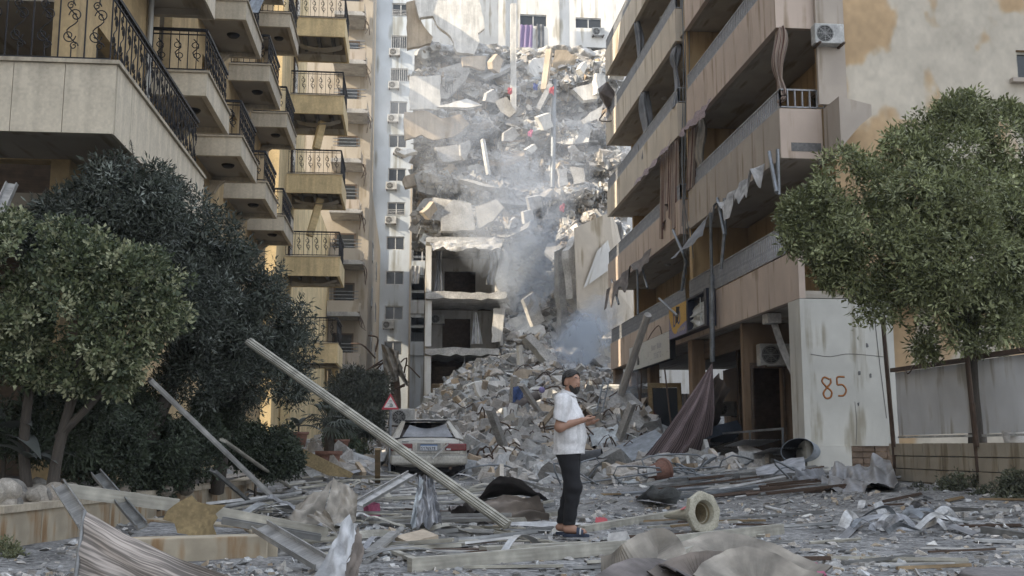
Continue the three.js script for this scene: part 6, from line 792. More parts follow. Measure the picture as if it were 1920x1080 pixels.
// ---------- dusty white saloon car ----------
{
  const cx = 0.42, cz = -27.4, cy = gh(0.4, -25.2) - 0.08;
  const t = thing('saloon_car', 'dust-covered pale saloon car with a broken rear window, seen from behind', 'car', undefined, V(cx, cy, cz)); t.rotation.y = 0.03;
  const paint = M('dusty_champagne_paint', [0.60, 0.57, 0.50], { map: T.dust, rep: 0.8, roughness: 0.45, phys: true, clearcoat: 0.35, clearcoatRoughness: 0.4 });
  // body: rings along the length (z towards the rear)
  const st = [[2.42, 0.78, 0.42, 0.86], [2.38, 0.86, 0.34, 0.93], [2.2, 0.91, 0.28, 0.97], [1.6, 0.925, 0.26, 0.99], [0.6, 0.925, 0.26, 0.94], [-0.8, 0.925, 0.26, 0.93], [-1.4, 0.915, 0.26, 0.9], [-2.1, 0.88, 0.28, 0.82], [-2.42, 0.78, 0.34, 0.68], [-2.5, 0.6, 0.4, 0.6]];
  const N = 36, g = patch(N, st.length - 1, (s, v) => { const [z, w, y0, y1] = st[Math.round(v * (st.length - 1))], a = s * Math.PI * 2 - Math.PI / 2, c = Math.cos(a), q = Math.sin(a), n = 0.42; const px = Math.sign(c) * Math.pow(Math.abs(c), n) * w, py = Math.sign(q) * Math.pow(Math.abs(q), 0.55); const yy = (y0 + y1) / 2 + py * (y1 - y0) / 2; return V(px * (1 - 0.07 * sstep(0.55, 1, yy)), yy, z); }, 4, 5);
  const cap = new THREE.Shape(Array.from({ length: N }, (_, k) => { const a = k / N * Math.PI * 2 - Math.PI / 2, c = Math.cos(a), q = Math.sin(a); return new THREE.Vector2(Math.sign(c) * Math.pow(Math.abs(c), 0.42) * 0.78, 0.64 + Math.sign(q) * Math.pow(Math.abs(q), 0.55) * 0.22); }));
  part(t, 'body', [g, boxUV(new THREE.ExtrudeGeometry(cap, { depth: 0.004, bevelEnabled: false })).translate(0, 0, 2.419)], paint);
  part(t, 'bumper', rbx(1.78, 0.24, 0.24, 0.07, 3).translate(0, 0.47, 2.4), paint); part(t, 'bumper_strip', bx(-0.86, 0.86, 0.575, 0.59, 2.515, 2.526), m.aluD);
  // cabin
  part(t, 'roof', patch(12, 10, (s, v) => { const w = 0.58 - 0.02 * v, x = lerp(-w, w, s); return V(x, 1.435 - 0.05 * (x / w) ** 2 - 0.06 * (v - 0.45) ** 2, lerp(0.78, -0.75, v)); }, 1.2, 1.5), paint);
  for (const k of [-1, 1]) { const P = (x, y, z) => V(k * x, y, z); part(t, 'rear_pillar', [patch(6, 6, (s, v) => bil([P(0.86, 0.95, 1.72), P(0.66, 0.985, 1.72), P(0.50, 1.39, 0.86), P(0.59, 1.40, 0.7)], s, v)), patch(4, 6, (s, v) => bil([P(0.865, 0.95, 1.71), P(0.89, 0.95, 1.05), P(0.60, 1.385, 0.5), P(0.592, 1.395, 0.7)], s, v))], paint); part(t, 'side_window', patch(6, 6, (s, v) => bil([P(0.885, 0.95, 1.0), P(0.885, 0.95, -0.9), P(0.60, 1.38, -0.7), P(0.60, 1.38, 0.48)], s, v)), m.glassD); part(t, 'mirror', rbx(0.16, 0.12, 0.1, 0.04).translate(k * 1.02, 0.98, -0.75), paint); }
  const shat = M('crazed_dusty_glass', [0.30, 0.31, 0.33], { map: T.dust, rep: 1.4, roughness: 0.3, transparent: true, opacity: 0.75 });
  part(t, 'rear_window', patch(16, 8, (s, v) => { const p = bil([V(-0.6, 0.985, 1.66), V(0.62, 0.985, 1.66), V(0.46, 1.33, 0.98), V(-0.4, 1.3, 1.02)], s, v); p.y -= 0.1 * Math.sin(s * Math.PI) * v; p.z -= 0.05 * fbm(s * 6, v * 5, 3, 3); return p; }, 1, 0.5), shat, 'crazed and sagging rear window');
  part(t, 'window_surround', [beam(V(-0.66, 0.985, 1.72), V(0.66, 0.985, 1.72), 0.05, 0.03), beam(V(-0.52, 1.4, 0.82), V(0.52, 1.4, 0.82), 0.06, 0.03)], m.black);
  part(t, 'interior', [bx(-0.75, 0.75, 0.6, 0.96, -0.9, 1.4), bx(-0.6, 0.6, 0.9, 1.2, 0.55, 0.7), bx(-0.55, -0.2, 0.9, 1.33, -0.4, -0.28), bx(0.2, 0.55, 0.9, 1.33, -0.4, -0.28)], m.canvasG);
  part(t, 'windscreen', patch(4, 4, (s, v) => bil([V(-0.8, 0.94, -1.5), V(0.8, 0.94, -1.5), V(0.56, 1.39, -0.78), V(-0.56, 1.39, -0.78)], s, v)), m.glassD);
  const lens = M('red_lamp_lens', [0.22, 0.02, 0.025], { roughness: 0.25, map: T.dust, rep: 0.6 });
  for (const k of [-1, 1]) { const L = part(t, 'tail_lamp', orient(rbx(0.09, 0.17, 0.5, 0.03), V(k * 0.87, 0.76, 2.385), V(k * 0.38, 0.76, 2.435)), lens); part(L, 'reversing_lamp', bx(k * 0.4, k * 0.5, 0.69, 0.73, 2.478, 2.486), m.white); }
  part(t, 'plate_recess', bx(-0.27, 0.27, 0.665, 0.845, 2.425, 2.432), m.aluD);
  const plate = canvasMat('number_plate_print', 512, 160, (x) => { x.fillStyle = '#c9ccd0'; x.fillRect(0, 0, 512, 160); x.fillStyle = '#5a7ca8'; x.fillRect(0, 0, 512, 36); x.fillStyle = '#2c2f38'; x.font = 'bold 112px sans-serif'; x.fillText('S176578', 22, 142); x.strokeStyle = '#4a4f58'; x.lineWidth = 8; x.strokeRect(4, 4, 504, 152); }); const pp = new THREE.PlaneGeometry(0.4, 0.145); pp.translate(0, 0.752, 2.44); part(t, 'number_plate', pp, plate, 'number plate reading S176578');
  part(t, 'emblem', [-0.075, -0.025, 0.025, 0.075].map((x) => clean(new THREE.TorusGeometry(0.033, 0.006, 6, 18).translate(x, 0.89, 2.405))), m.alu, 'emblem of four linked rings'); part(t, 'boot_seam', [bx(-0.72, -0.712, 0.62, 0.95, 2.415, 2.424), bx(0.712, 0.72, 0.62, 0.95, 2.415, 2.424), bx(-0.72, 0.72, 0.612, 0.619, 2.42, 2.429)], m.black); part(t, 'model_badge', bx(-0.62, -0.46, 0.875, 0.9, 2.405, 2.416), m.aluD);
  for (const [x, z] of [[-0.8, 1.45], [0.8, 1.45], [-0.8, -1.45], [0.8, -1.45]]) { const w = sub(t, 'wheel'); w.position.set(x, 0.31, z); w.rotation.z = Math.PI / 2; part(w, 'tyre', lathe([[0.19, -0.1], [0.29, -0.1], [0.315, -0.06], [0.315, 0.06], [0.29, 0.1], [0.19, 0.1]], 24), m.black); part(w, 'rim', lathe([[0.001, -0.07], [0.08, -0.06], [0.19, -0.09], [0.19, 0.09], [0.08, 0.06], [0.001, 0.07]], 20), m.aluD); }
  part(t, 'underbody', bx(-0.75, 0.75, 0.2, 0.34, -2.2, 2.25), m.black); part(t, 'exhaust', cyl(V(0.5, 0.28, 2.2), V(0.5, 0.28, 2.48), 0.035), m.rust);
  const o = one('roof_debris', mg([bx(-0.3, 0.3, 0, 0.03, -0.1, 0.1), chunkGeo(rng(8), 0.2, 0.14, 0.2).translate(0.05, 0.09, 0), bx(-0.55, 0.4, 0.02, 0.04, 0.05, 0.09)]), m.concL, 'concrete block and strip lying on the roof of the car', 'debris'); o.position.set(cx + 0.15, cy + 1.42, cz + 0.35);
  one('metal_strip', beam(V(cx + 0.15, cy + 0.5, cz + 2.75), V(cx + 0.5, cy + 0.83, cz + 2.55), 0.04, 0.03), m.alu, 'thin strip leaning on the tail lamp of the car', 'metal strip');
}
// ---------- trees and shrubs ----------
function leafCluster(seed, n, len, wid, spread) { // small spray of bent leaves on a twig
  const r = rng(seed), pos = [], idx = [];
  for (let k = 0; k < n; k++) {
    const d = V(rr(-1, 1, r), rr(-0.4, 1, r), rr(-1, 1, r)).normalize(), o = d.clone().multiplyScalar(spread * rr(0.1, 1, r)), s = V().crossVectors(d, V(rr(-1, 1, r), rr(-1, 1, r), rr(-1, 1, r))).normalize(), nn = V().crossVectors(s, d), L = len * rr(0.7, 1.25, r), W = wid * rr(0.8, 1.2, r), b = pos.length / 3;
    const P = (t, q, h) => o.clone().addScaledVector(d, t * L).addScaledVector(s, q * W).addScaledVector(nn, h * L);
    for (const p of [P(0, 0, 0), P(0.45, -0.5, 0.1), P(0.45, 0.5, 0.1), P(1, 0, -0.08), P(0.45, 0, 0.02)]) pos.push(p.x, p.y, p.z);
    idx.push(b, b + 1, b + 4, b, b + 4, b + 2, b + 1, b + 3, b + 4, b + 4, b + 3, b + 2);
  }
  const g = new THREE.BufferGeometry(); g.setAttribute('position', new THREE.Float32BufferAttribute(pos, 3)); g.setIndex(idx); g.computeVertexNormals(); g.setAttribute('uv', new THREE.Float32BufferAttribute(new Float32Array(pos.length / 3 * 2), 2)); return g;
}
const leafMat = (n, c, o = {}) => M(n, c, { phys: true, roughness: 0.75, transmission: 0.22, thickness: 0, ...o });
function crown(parent, lobes, dens, geos, mat, colFn, seed, size = 1, gap = 0.36, flo = 0.5) { // lobes: [Vector3, rx, ry, rz]
  const r = rng(seed), lists = geos.map(() => []);
  for (const [c, rx, ry, rz] of lobes) {
    const n = Math.round(dens * (rx * ry + ry * rz + rx * rz));
    for (let k = 0; k < n; k++) {
      const d = V(rr(-1, 1, r), rr(-1, 1, r), rr(-1, 1, r)); if (d.lengthSq() > 1 || d.lengthSq() < 0.01) { k--; continue; } d.normalize(); const lump = 0.62 + 0.78 * fbm(d.x * 2.2 + c.x * 3, d.y * 2.2 + d.z * 1.9 + c.y * 3, 3, seed);
      const f = Math.pow(rr(flo ** 2, 1, r), 0.5) * lump, p = V(c.x + d.x * rx * f, c.y + d.y * ry * f, c.z + d.z * rz * f);
      if (fbm(p.x * 2.3 + 11, p.y * 2.3 + p.z * 2.1, 3, seed + 3) < gap) continue;
      const q = new THREE.Quaternion().setFromUnitVectors(V(0, 1, 0), d.clone().add(V(rr(-0.6, 0.6, r), rr(-0.2, 0.8, r), rr(-0.6, 0.6, r))).normalize()); q.multiply(new THREE.Quaternion().setFromAxisAngle(V(0, 1, 0), r() * 6.3));
      lists[Math.floor(r() * geos.length)].push({ p, q, s: size * rr(0.7, 1.25, r), c: colFn(r) });
    }
  }
  lists.forEach((l, i) => inst('crown', geos[i], mat, l, parent, 'stuff'));
}
const px2l = (list, k) => list.map(([u, v, d, rp, sy = 1]) => { const R = rp * d / 2000; return [atZ(u, v, d), R, R * sy, R * 0.9]; });
const trunkG = (pts, r0, r1) => { const c = new THREE.CatmullRomCurve3(pts), n = 14, g = patch(10, n, (s, v) => { const p = c.getPoint(v), t = c.getTangent(v), a = V().crossVectors(t, V(0.3, 0.1, 1)).normalize(), b = V().crossVectors(t, a), R = lerp(r0, r1, Math.pow(v, 0.8)) * (1 + 0.12 * Math.sin(s * 19 + v * 7)); return p.addScaledVector(a, Math.cos(s * 6.2832) * R).addScaledVector(b, Math.sin(s * 6.2832) * R); }, 1, 2); return g; };
const lg = { small: [1, 2, 3].map((s) => leafCluster(s, 14, 0.06, 0.03, 0.10)), slim: [4, 5, 6].map((s) => leafCluster(s, 14, 0.085, 0.022, 0.12)), round: [7, 8, 9].map((s) => leafCluster(s, 15, 0.065, 0.036, 0.11)) };
const C = (a, b, c) => new THREE.Color(a, b, c);
{ // variegated tree
  const t = thing('variegated_tree', 'dense round tree with pale variegated leaves in the planter', 'tree');
  const mt = leafMat('variegated_leaf', [1, 1, 1]);
  crown(t, px2l([[60, 510, 12.4, 90], [150, 500, 12.3, 70], [215, 530, 12.3, 70], [285, 530, 12.2, 62], [300, 590, 12.2, 48], [110, 600, 12.2, 95], [225, 630, 12.1, 72], [0, 590, 12.5, 100], [150, 690, 12.3, 48], [225, 700, 12.2, 36], [-70, 520, 12.6, 110], [15, 455, 12.5, 55], [60, 670, 12.4, 55], [120, 455, 12.4, 36], [330, 520, 12.2, 26]]), 900, lg.round, mt, (r) => { const k = r(); return k < 0.22 ? C(0.34, 0.35, 0.21) : k < 0.55 ? C(0.14, 0.165, 0.075) : C(0.06, 0.08, 0.036); }, 31, 0.95, 0.40);
  part(t, 'trunk', trunkG([V(-3.95, 0.3, -12.5), V(-3.9, 0.9, -12.5), atZ(150, 690, 12.4), atZ(160, 600, 12.3)], 0.075, 0.04), m.bark); part(t, 'trunk', trunkG([V(-4.2, 0.3, -12.6), V(-4.3, 1.0, -12.6), atZ(60, 680, 12.5), atZ(50, 560, 12.5)], 0.07, 0.04), m.bark); part(t, 'limb', trunkG([V(-3.9, 1.1, -12.5), atZ(220, 700, 12.3), atZ(270, 620, 12.2)], 0.05, 0.02), m.bark);
}
{ // dark narrow-leaved tree
  const t = thing('dark_tree', 'tall dark grey-green tree with narrow leaves in front of the beige balconies', 'tree');
  const mt = leafMat('dark_olive_leaf', [1, 1, 1]), col = (r) => { const v = rr(0.6, 1.4, r); return r() < 0.12 ? C(0.2 * v, 0.22 * v, 0.19 * v) : C(0.055 * v, 0.066 * v, 0.048 * v); };
  crown(t, px2l([[150, 430, 13.7, 85], [235, 375, 13.6, 85], [310, 425, 14.6, 80], [370, 480, 15.2, 85], [440, 545, 15.9, 85], [505, 610, 16.8, 72], [545, 660, 17.4, 45], [400, 620, 15.8, 95], [470, 700, 16.8, 75], [340, 570, 14.8, 90], [360, 700, 15.5, 70], [540, 720, 17.3, 40], [90, 450, 13.6, 60], [265, 480, 14, 90]]), 850, lg.slim, mt, col, 41, 1.05, 0.41);
  // upright whips at the top
  const r = rng(8), tw = [], L = []; for (const [u, v, d] of [[215, 285, 13.4], [245, 262, 13.4], [285, 300, 13.9], [150, 330, 13.5], [325, 312, 14], [115, 350, 13.5], [180, 300, 13.4], [60, 360, 13.5], [355, 350, 14.5], [265, 318, 13.8], [415, 385, 15.4], [440, 400, 15.6]]) { const b = atZ(u + rr(-12, 12, r), v + 90, d), e = atZ(u, v, d); tw.push(tube([b, b.clone().lerp(e, 0.5).add(V(0.02, 0, 0)), e], 0.006, 8, 4)); for (let k = 0; k < 30; k++) { const p = b.clone().lerp(e, k / 30); L.push({ p, e: [rr(0, 6, r), rr(0, 6, r), rr(0, 6, r)], s: 0.45 * (1.1 - k / 40), c: col(r).multiplyScalar(1.3) }); } }
  part(t, 'twig', tw, m.bark); inst('crown', lg.slim[0], mt, L, t);
  part(t, 'trunk', trunkG([V(-3.7, 0.3, -15), V(-3.5, 1.2, -15.2), V(-3.2, 2.2, -15.4), atZ(340, 520, 15)], 0.15, 0.05), m.bark); part(t, 'trunk', trunkG([V(-2.95, 0.3, -17.2), V(-2.8, 1.1, -17), atZ(470, 690, 16.8), atZ(500, 620, 16.8)], 0.12, 0.04), m.bark);
}
function shrub(name, label, list, dens, geos, mat, col, seed, size, stems) { const t = thing(name, label, 'shrub'); crown(t, px2l(list), dens, geos, mat, col, seed, size, 0.33, 0.45); if (stems) part(t, 'stem', stems.map(([u, v, d]) => trunkG([atZ(u, v, d).setY(0.15), atZ(u, v, d).setY(0.5), atZ(u + 6, v - 30, d)], 0.025, 0.012)), m.bark); return t; }
const dk = leafMat('dark_shrub_leaf', [1, 1, 1]), dkc = (r) => { const v = rr(0.6, 1.5, r); return C(0.045 * v, 0.06 * v, 0.034 * v); };
shrub('low_shrub', 'large low dark shrub spilling over the planter behind the boulders', [[150, 840, 14.0, 55], [215, 835, 14.2, 65], [290, 825, 15, 70], [350, 850, 15.6, 60], [300, 880, 15, 45], [230, 880, 14.2, 40], [180, 800, 14, 40], [380, 820, 16, 40]], 1100, lg.round, dk, dkc, 51, 0.85, [[200, 880, 14.2], [300, 890, 15]]);
shrub('low_shrub', 'second low dark shrub beyond the slanting beams', [[470, 835, 18.6, 42], [520, 850, 19, 45], [440, 830, 18, 36], [545, 865, 19.2, 26], [500, 875, 18.8, 26]], 1100, lg.round, dk, dkc, 52, 0.95, [[480, 880, 18.6]]);
shrub('low_shrub', 'dim shrubs in the shade under the dark tree', [[250, 780, 15.5, 60], [400, 790, 17, 55], [100, 770, 13.2, 50], [30, 800, 13, 50], [175, 770, 13.2, 46], [70, 830, 13, 36], [140, 830, 13.2, 36]], 800, lg.slim, dk, dkc, 53, 1, [[250, 830, 15.5]]);
const ol = leafMat('dusty_olive_leaf', [1, 1, 1]), olc = (r) => { const v = rr(0.6, 1.4, r); return C(0.085 * v, 0.092 * v, 0.07 * v); };
shrub('dusty_bush', 'dusty grey bush between the yellow balconies and the warning sign', [[660, 735, 31, 42], [690, 750, 30, 36], [640, 760, 30, 32], [640, 800, 28, 30], [690, 795, 28.5, 28], [705, 720, 31, 22]], 520, lg.slim, ol, olc, 54, 1.5, [[660, 800, 30]]);
shrub('dusty_bush', 'small green weeds among the litter left of the car', [[660, 840, 27, 22], [690, 850, 26.5, 18], [625, 825, 27, 18]], 500, lg.round, ol, (r) => C(0.07 * rr(0.6, 1.4, r), 0.085, 0.045), 55, 1.2);
shrub('cut_branches', 'heap of cut leafy branches at the foot of the block wall', [[1790, 925, 15.3, 36], [1740, 942, 15.4, 26], [1850, 945, 14.4, 30], [1905, 920, 14, 40], [1890, 950, 13.8, 30], [1810, 900, 15.4, 22]], 1100, lg.round, ol, (r) => { const v = rr(0.6, 1.4, r); return C(0.11 * v, 0.12 * v, 0.075 * v); }, 56, 0.75, [[1800, 940, 15.2]]);
shrub('cut_branches', 'thin leafy cuttings lying left of the larger branch heap', [[1690, 950, 15.8, 18], [1720, 925, 16, 16], [1660, 945, 16, 12]], 700, lg.round, ol, olc, 57, 0.7); shrub('small_weed', 'pale green weed at the foot of the planter wall', [[14, 1038, 10.6, 22], [30, 1050, 10.4, 14]], 1600, lg.small, ol, (r) => C(0.17, 0.18, 0.09), 58, 0.6);
{ // big tree on the right behind the fence
  const t = thing('street_tree', 'broad grey-green leafy tree rising behind the white fence', 'tree');
  const mt = leafMat('grey_green_leaf', [1, 1, 1]), col = (r) => { const v = rr(0.55, 1.4, r); return r() < 0.2 ? C(0.34 * v, 0.36 * v, 0.19 * v) : C(0.18 * v, 0.20 * v, 0.085 * v); };
  const lobes = [[1740, 235, 16, 62], [1800, 225, 16, 66], [1860, 215, 16.2, 58], [1700, 285, 15.8, 62], [1770, 300, 15.6, 80], [1880, 290, 15.8, 80], [1650, 345, 15.4, 66], [1575, 320, 15.6, 46], [1560, 370, 15.5, 52], [1500, 400, 15.6, 42], [1478, 385, 15.7, 22], [1490, 445, 15.6, 34], [1720, 390, 15, 85], [1820, 390, 14.9, 95], [1920, 390, 15.2, 90], [1620, 430, 15.2, 75], [1550, 460, 15.4, 52], [1700, 490, 15, 85], [1810, 500, 14.8, 95], [1910, 510, 15, 85], [1620, 520, 15.3, 50], [1650, 575, 15.4, 45], [1740, 580, 15.1, 60], [1840, 600, 15, 75], [1920, 610, 15.2, 70], [1625, 610, 15.5, 20], [1735, 655, 15.6, 26], [1560, 510, 15.5, 36], [1970, 300, 16, 90], [1990, 450, 15.6, 110], [1980, 600, 15.6, 80], [1905, 230, 16.2, 40]];
  crown(t, px2l(lobes.map(([u, v, d, q]) => [u, v, d, q * 0.9])), 640, lg.slim.concat(lg.small), mt, col, 61, 1.25, 0.46, 0.4);
  const B = V(8.95, 0.3, -16.2); part(t, 'trunk', trunkG([B, V(8.9, 1.4, -16.1), V(8.8, 2.4, -15.9), V(8.6, 3.6, -15.6), V(8.7, 5, -15.8)], 0.17, 0.05), m.bark); for (const [u, v, d] of [[1600, 430, 15.4], [1700, 350, 15.5], [1900, 420, 15.4], [1720, 250, 16], [1640, 560, 15.5], [1860, 560, 15.2], [1530, 400, 15.6]]) part(t, 'limb', trunkG([V(8.75, 2.6, -15.8), V(8.7, 3.2, -15.7).lerp(atZ(u, v, d), 0.4).add(V(0, 0.1, 0)), atZ(u, v, d)], 0.07, 0.015), m.bark);
}
{ // potted palm and broad-leaved plants
  const fr = (o, a, el, L, w, mat, parent, n = 9) => { const d = V(Math.cos(a) * Math.cos(el), Math.sin(el), Math.sin(a) * Math.cos(el)), s = V().crossVectors(d, V(0, 1, 0)).normalize(); const g = patch(2, n, (q, v) => { const p = o.clone().addScaledVector(d, v * L); p.y -= 0.55 * L * v * v * (0.5 + Math.cos(el) * 0.4); const k = Math.sin(Math.pow(v, 0.7) * Math.PI) * w + 0.004; p.addScaledVector(s, (q - 0.5) * 2 * k); p.y += 0.35 * k * Math.abs(q - 0.5) * 2; return p; }); return g; };
  const pm = leafMat('palm_leaf', [0.05, 0.06, 0.04]), r = rng(19), t = thing('potted_palm', 'small dusty palm growing in the large terracotta pot', 'palm'); const o = potA.position.clone().add(V(0, 0.42, 0)); part(t, 'trunk', trunkG([o.clone(), o.clone().add(V(0, 0.25, 0)), o.clone().add(V(0, 0.55, 0))], 0.1, 0.11), m.bark);
  for (let k = 0; k < 34; k++) { const a = r() * 6.3, el = rr(-0.3, 1.3, r), b = o.clone().add(V(0, 0.55, 0)), L = rr(0.45, 0.75, r), d = V(Math.cos(a) * Math.cos(el), Math.sin(el), Math.sin(a) * Math.cos(el)); const gs = [tube([b, b.clone().addScaledVector(d, L * 0.5), b.clone().addScaledVector(d, L * 0.7).add(V(0, -0.03, 0))], 0.008, 6, 4)]; const tip = b.clone().addScaledVector(d, L * 0.6); for (let j = -3; j <= 3; j++) gs.push(fr(tip, a + j * 0.28, el - 0.1, L * 0.55, 0.014, null, null, 5)); part(t, 'frond', gs, pm); }
  const bm = leafMat('dusty_broad_leaf', [0.075, 0.085, 0.075]); for (const [u, v, d, n, L, l] of [[10, 830, 13.0, 9, 1.0, 'broad-leaved dusty plant under the variegated tree'], [50, 860, 12.6, 8, 0.6, 'smaller broad-leaved plant beside the boulders'], [560, 800, 25.5, 8, 0.7, 'broad-leaved plant in the small terracotta pot']]) { const q = thing('broad_leaf_plant', l, 'plant'), b = atZ(u, v, d); part(q, 'stem', trunkG([b.clone().setY(Math.min(0.4, b.y - 0.1)), b.clone().lerp(b.clone().setY(0.4), 0.5), b.clone()], 0.03, 0.02), m.bark); for (let k = 0; k < n; k++) part(q, 'leaf', fr(b, k * 2.4 + r(), rr(0.2, 1.1, r), L * rr(0.7, 1.1, r), L * 0.13), bm); }
  // dusty snagged stump left of the sign
  const s2 = thing('snagged_stump', 'broken post wrapped in torn dusty debris, left of the dark ground floor', 'post'); part(s2, 'post', trunkG([atZ(738, 800, 38), atZ(742, 740, 38), atZ(736, 690, 38), atZ(728, 655, 38)], 0.2, 0.14), m.rust); part(s2, 'wrapping', [sheet([atZ(722, 720, 37.6), atZ(745, 715, 37.6), atZ(748, 660, 37.6), atZ(715, 645, 37.6)], 14, 18, 0.25, 5, 7), sheet([atZ(745, 700, 37.8), atZ(770, 730, 37.8), atZ(755, 690, 37.6), atZ(740, 655, 37.6)], 12, 10, 0.2, 4, 8)], m.canvasC); part(s2, 'tangle', Array.from({ length: 14 }, () => { const p = atZ(rr(690, 765, r), rr(650, 760, r), 38); return tube([p, p.clone().add(V(rr(-0.6, 0.6, r), rr(-0.5, 0.5, r), 0.2)), p.clone().add(V(rr(-1, 1, r), rr(-0.8, 0.6, r), 0.1))], 0.03, 8, 4); }), m.rust);
  airCon(atZ(755, 782, 37), 0, 'fallen white air conditioner behind the warning sign', undefined, 1.0);
}
// ---------- the man ----------
function sdfMesh(fn, lo, hi, n) { // mesh of fn(x,y,z) < 0
  const mc = new MarchingCubes(n, new THREE.MeshBasicMaterial(), false, false, 90000), f = mc.field, c = (i, k) => lo[k] + (hi[k] - lo[k]) * ((i - n / 2) / (n / 2) + 1) / 2;
  for (let z = 0; z < n; z++) for (let y = 0; y < n; y++) for (let x = 0; x < n; x++) f[z * n * n + y * n + x] = -fn(c(x, 0), c(y, 1), c(z, 2));
  mc.isolation = 0; mc.update(); const p = new Float32Array(mc.count * 3); for (let i = 0; i < mc.count; i++) for (let k = 0; k < 3; k++) p[i * 3 + k] = lo[k] + (hi[k] - lo[k]) * (mc.positionArray[i * 3 + k] + 1) / 2;
  let g = new THREE.BufferGeometry(); g.setAttribute('position', new THREE.BufferAttribute(p, 3)); g = mergeVertices(g, 1e-5); g.computeVertexNormals(); return g;
}
const smin = (a, b, k) => { const h = Math.max(k - Math.abs(a - b), 0) / k; return Math.min(a, b) - h * h * k * 0.25; };
const cap = (a, b, ra, rb, sz = 1) => { const [ax, ay, az] = a, bx2 = b[0] - ax, by = b[1] - ay, bz = b[2] - az, l = bx2 * bx2 + by * by + bz * bz; return (x, y, z) => { const px = x - ax, py = y - ay, pz = z - az; const t = Math.max(0, Math.min(1, (px * bx2 + py * by + pz * bz) / l)); const dx = px - bx2 * t, dy = py - by * t, dz = (pz - bz * t) / sz; return Math.sqrt(dx * dx + dy * dy + dz * dz) - (ra + (rb - ra) * t); }; };
const ell = (c, r) => (x, y, z) => { const a = (x - c[0]) / r[0], b = (y - c[1]) / r[1], d = (z - c[2]) / r[2], k = Math.sqrt(a * a + b * b + d * d); return (k - 1) * Math.min(...r); };
const uni = (l, k) => (x, y, z) => { let d = 9; for (const f of l) d = smin(d, f(x, y, z), k); return d; };
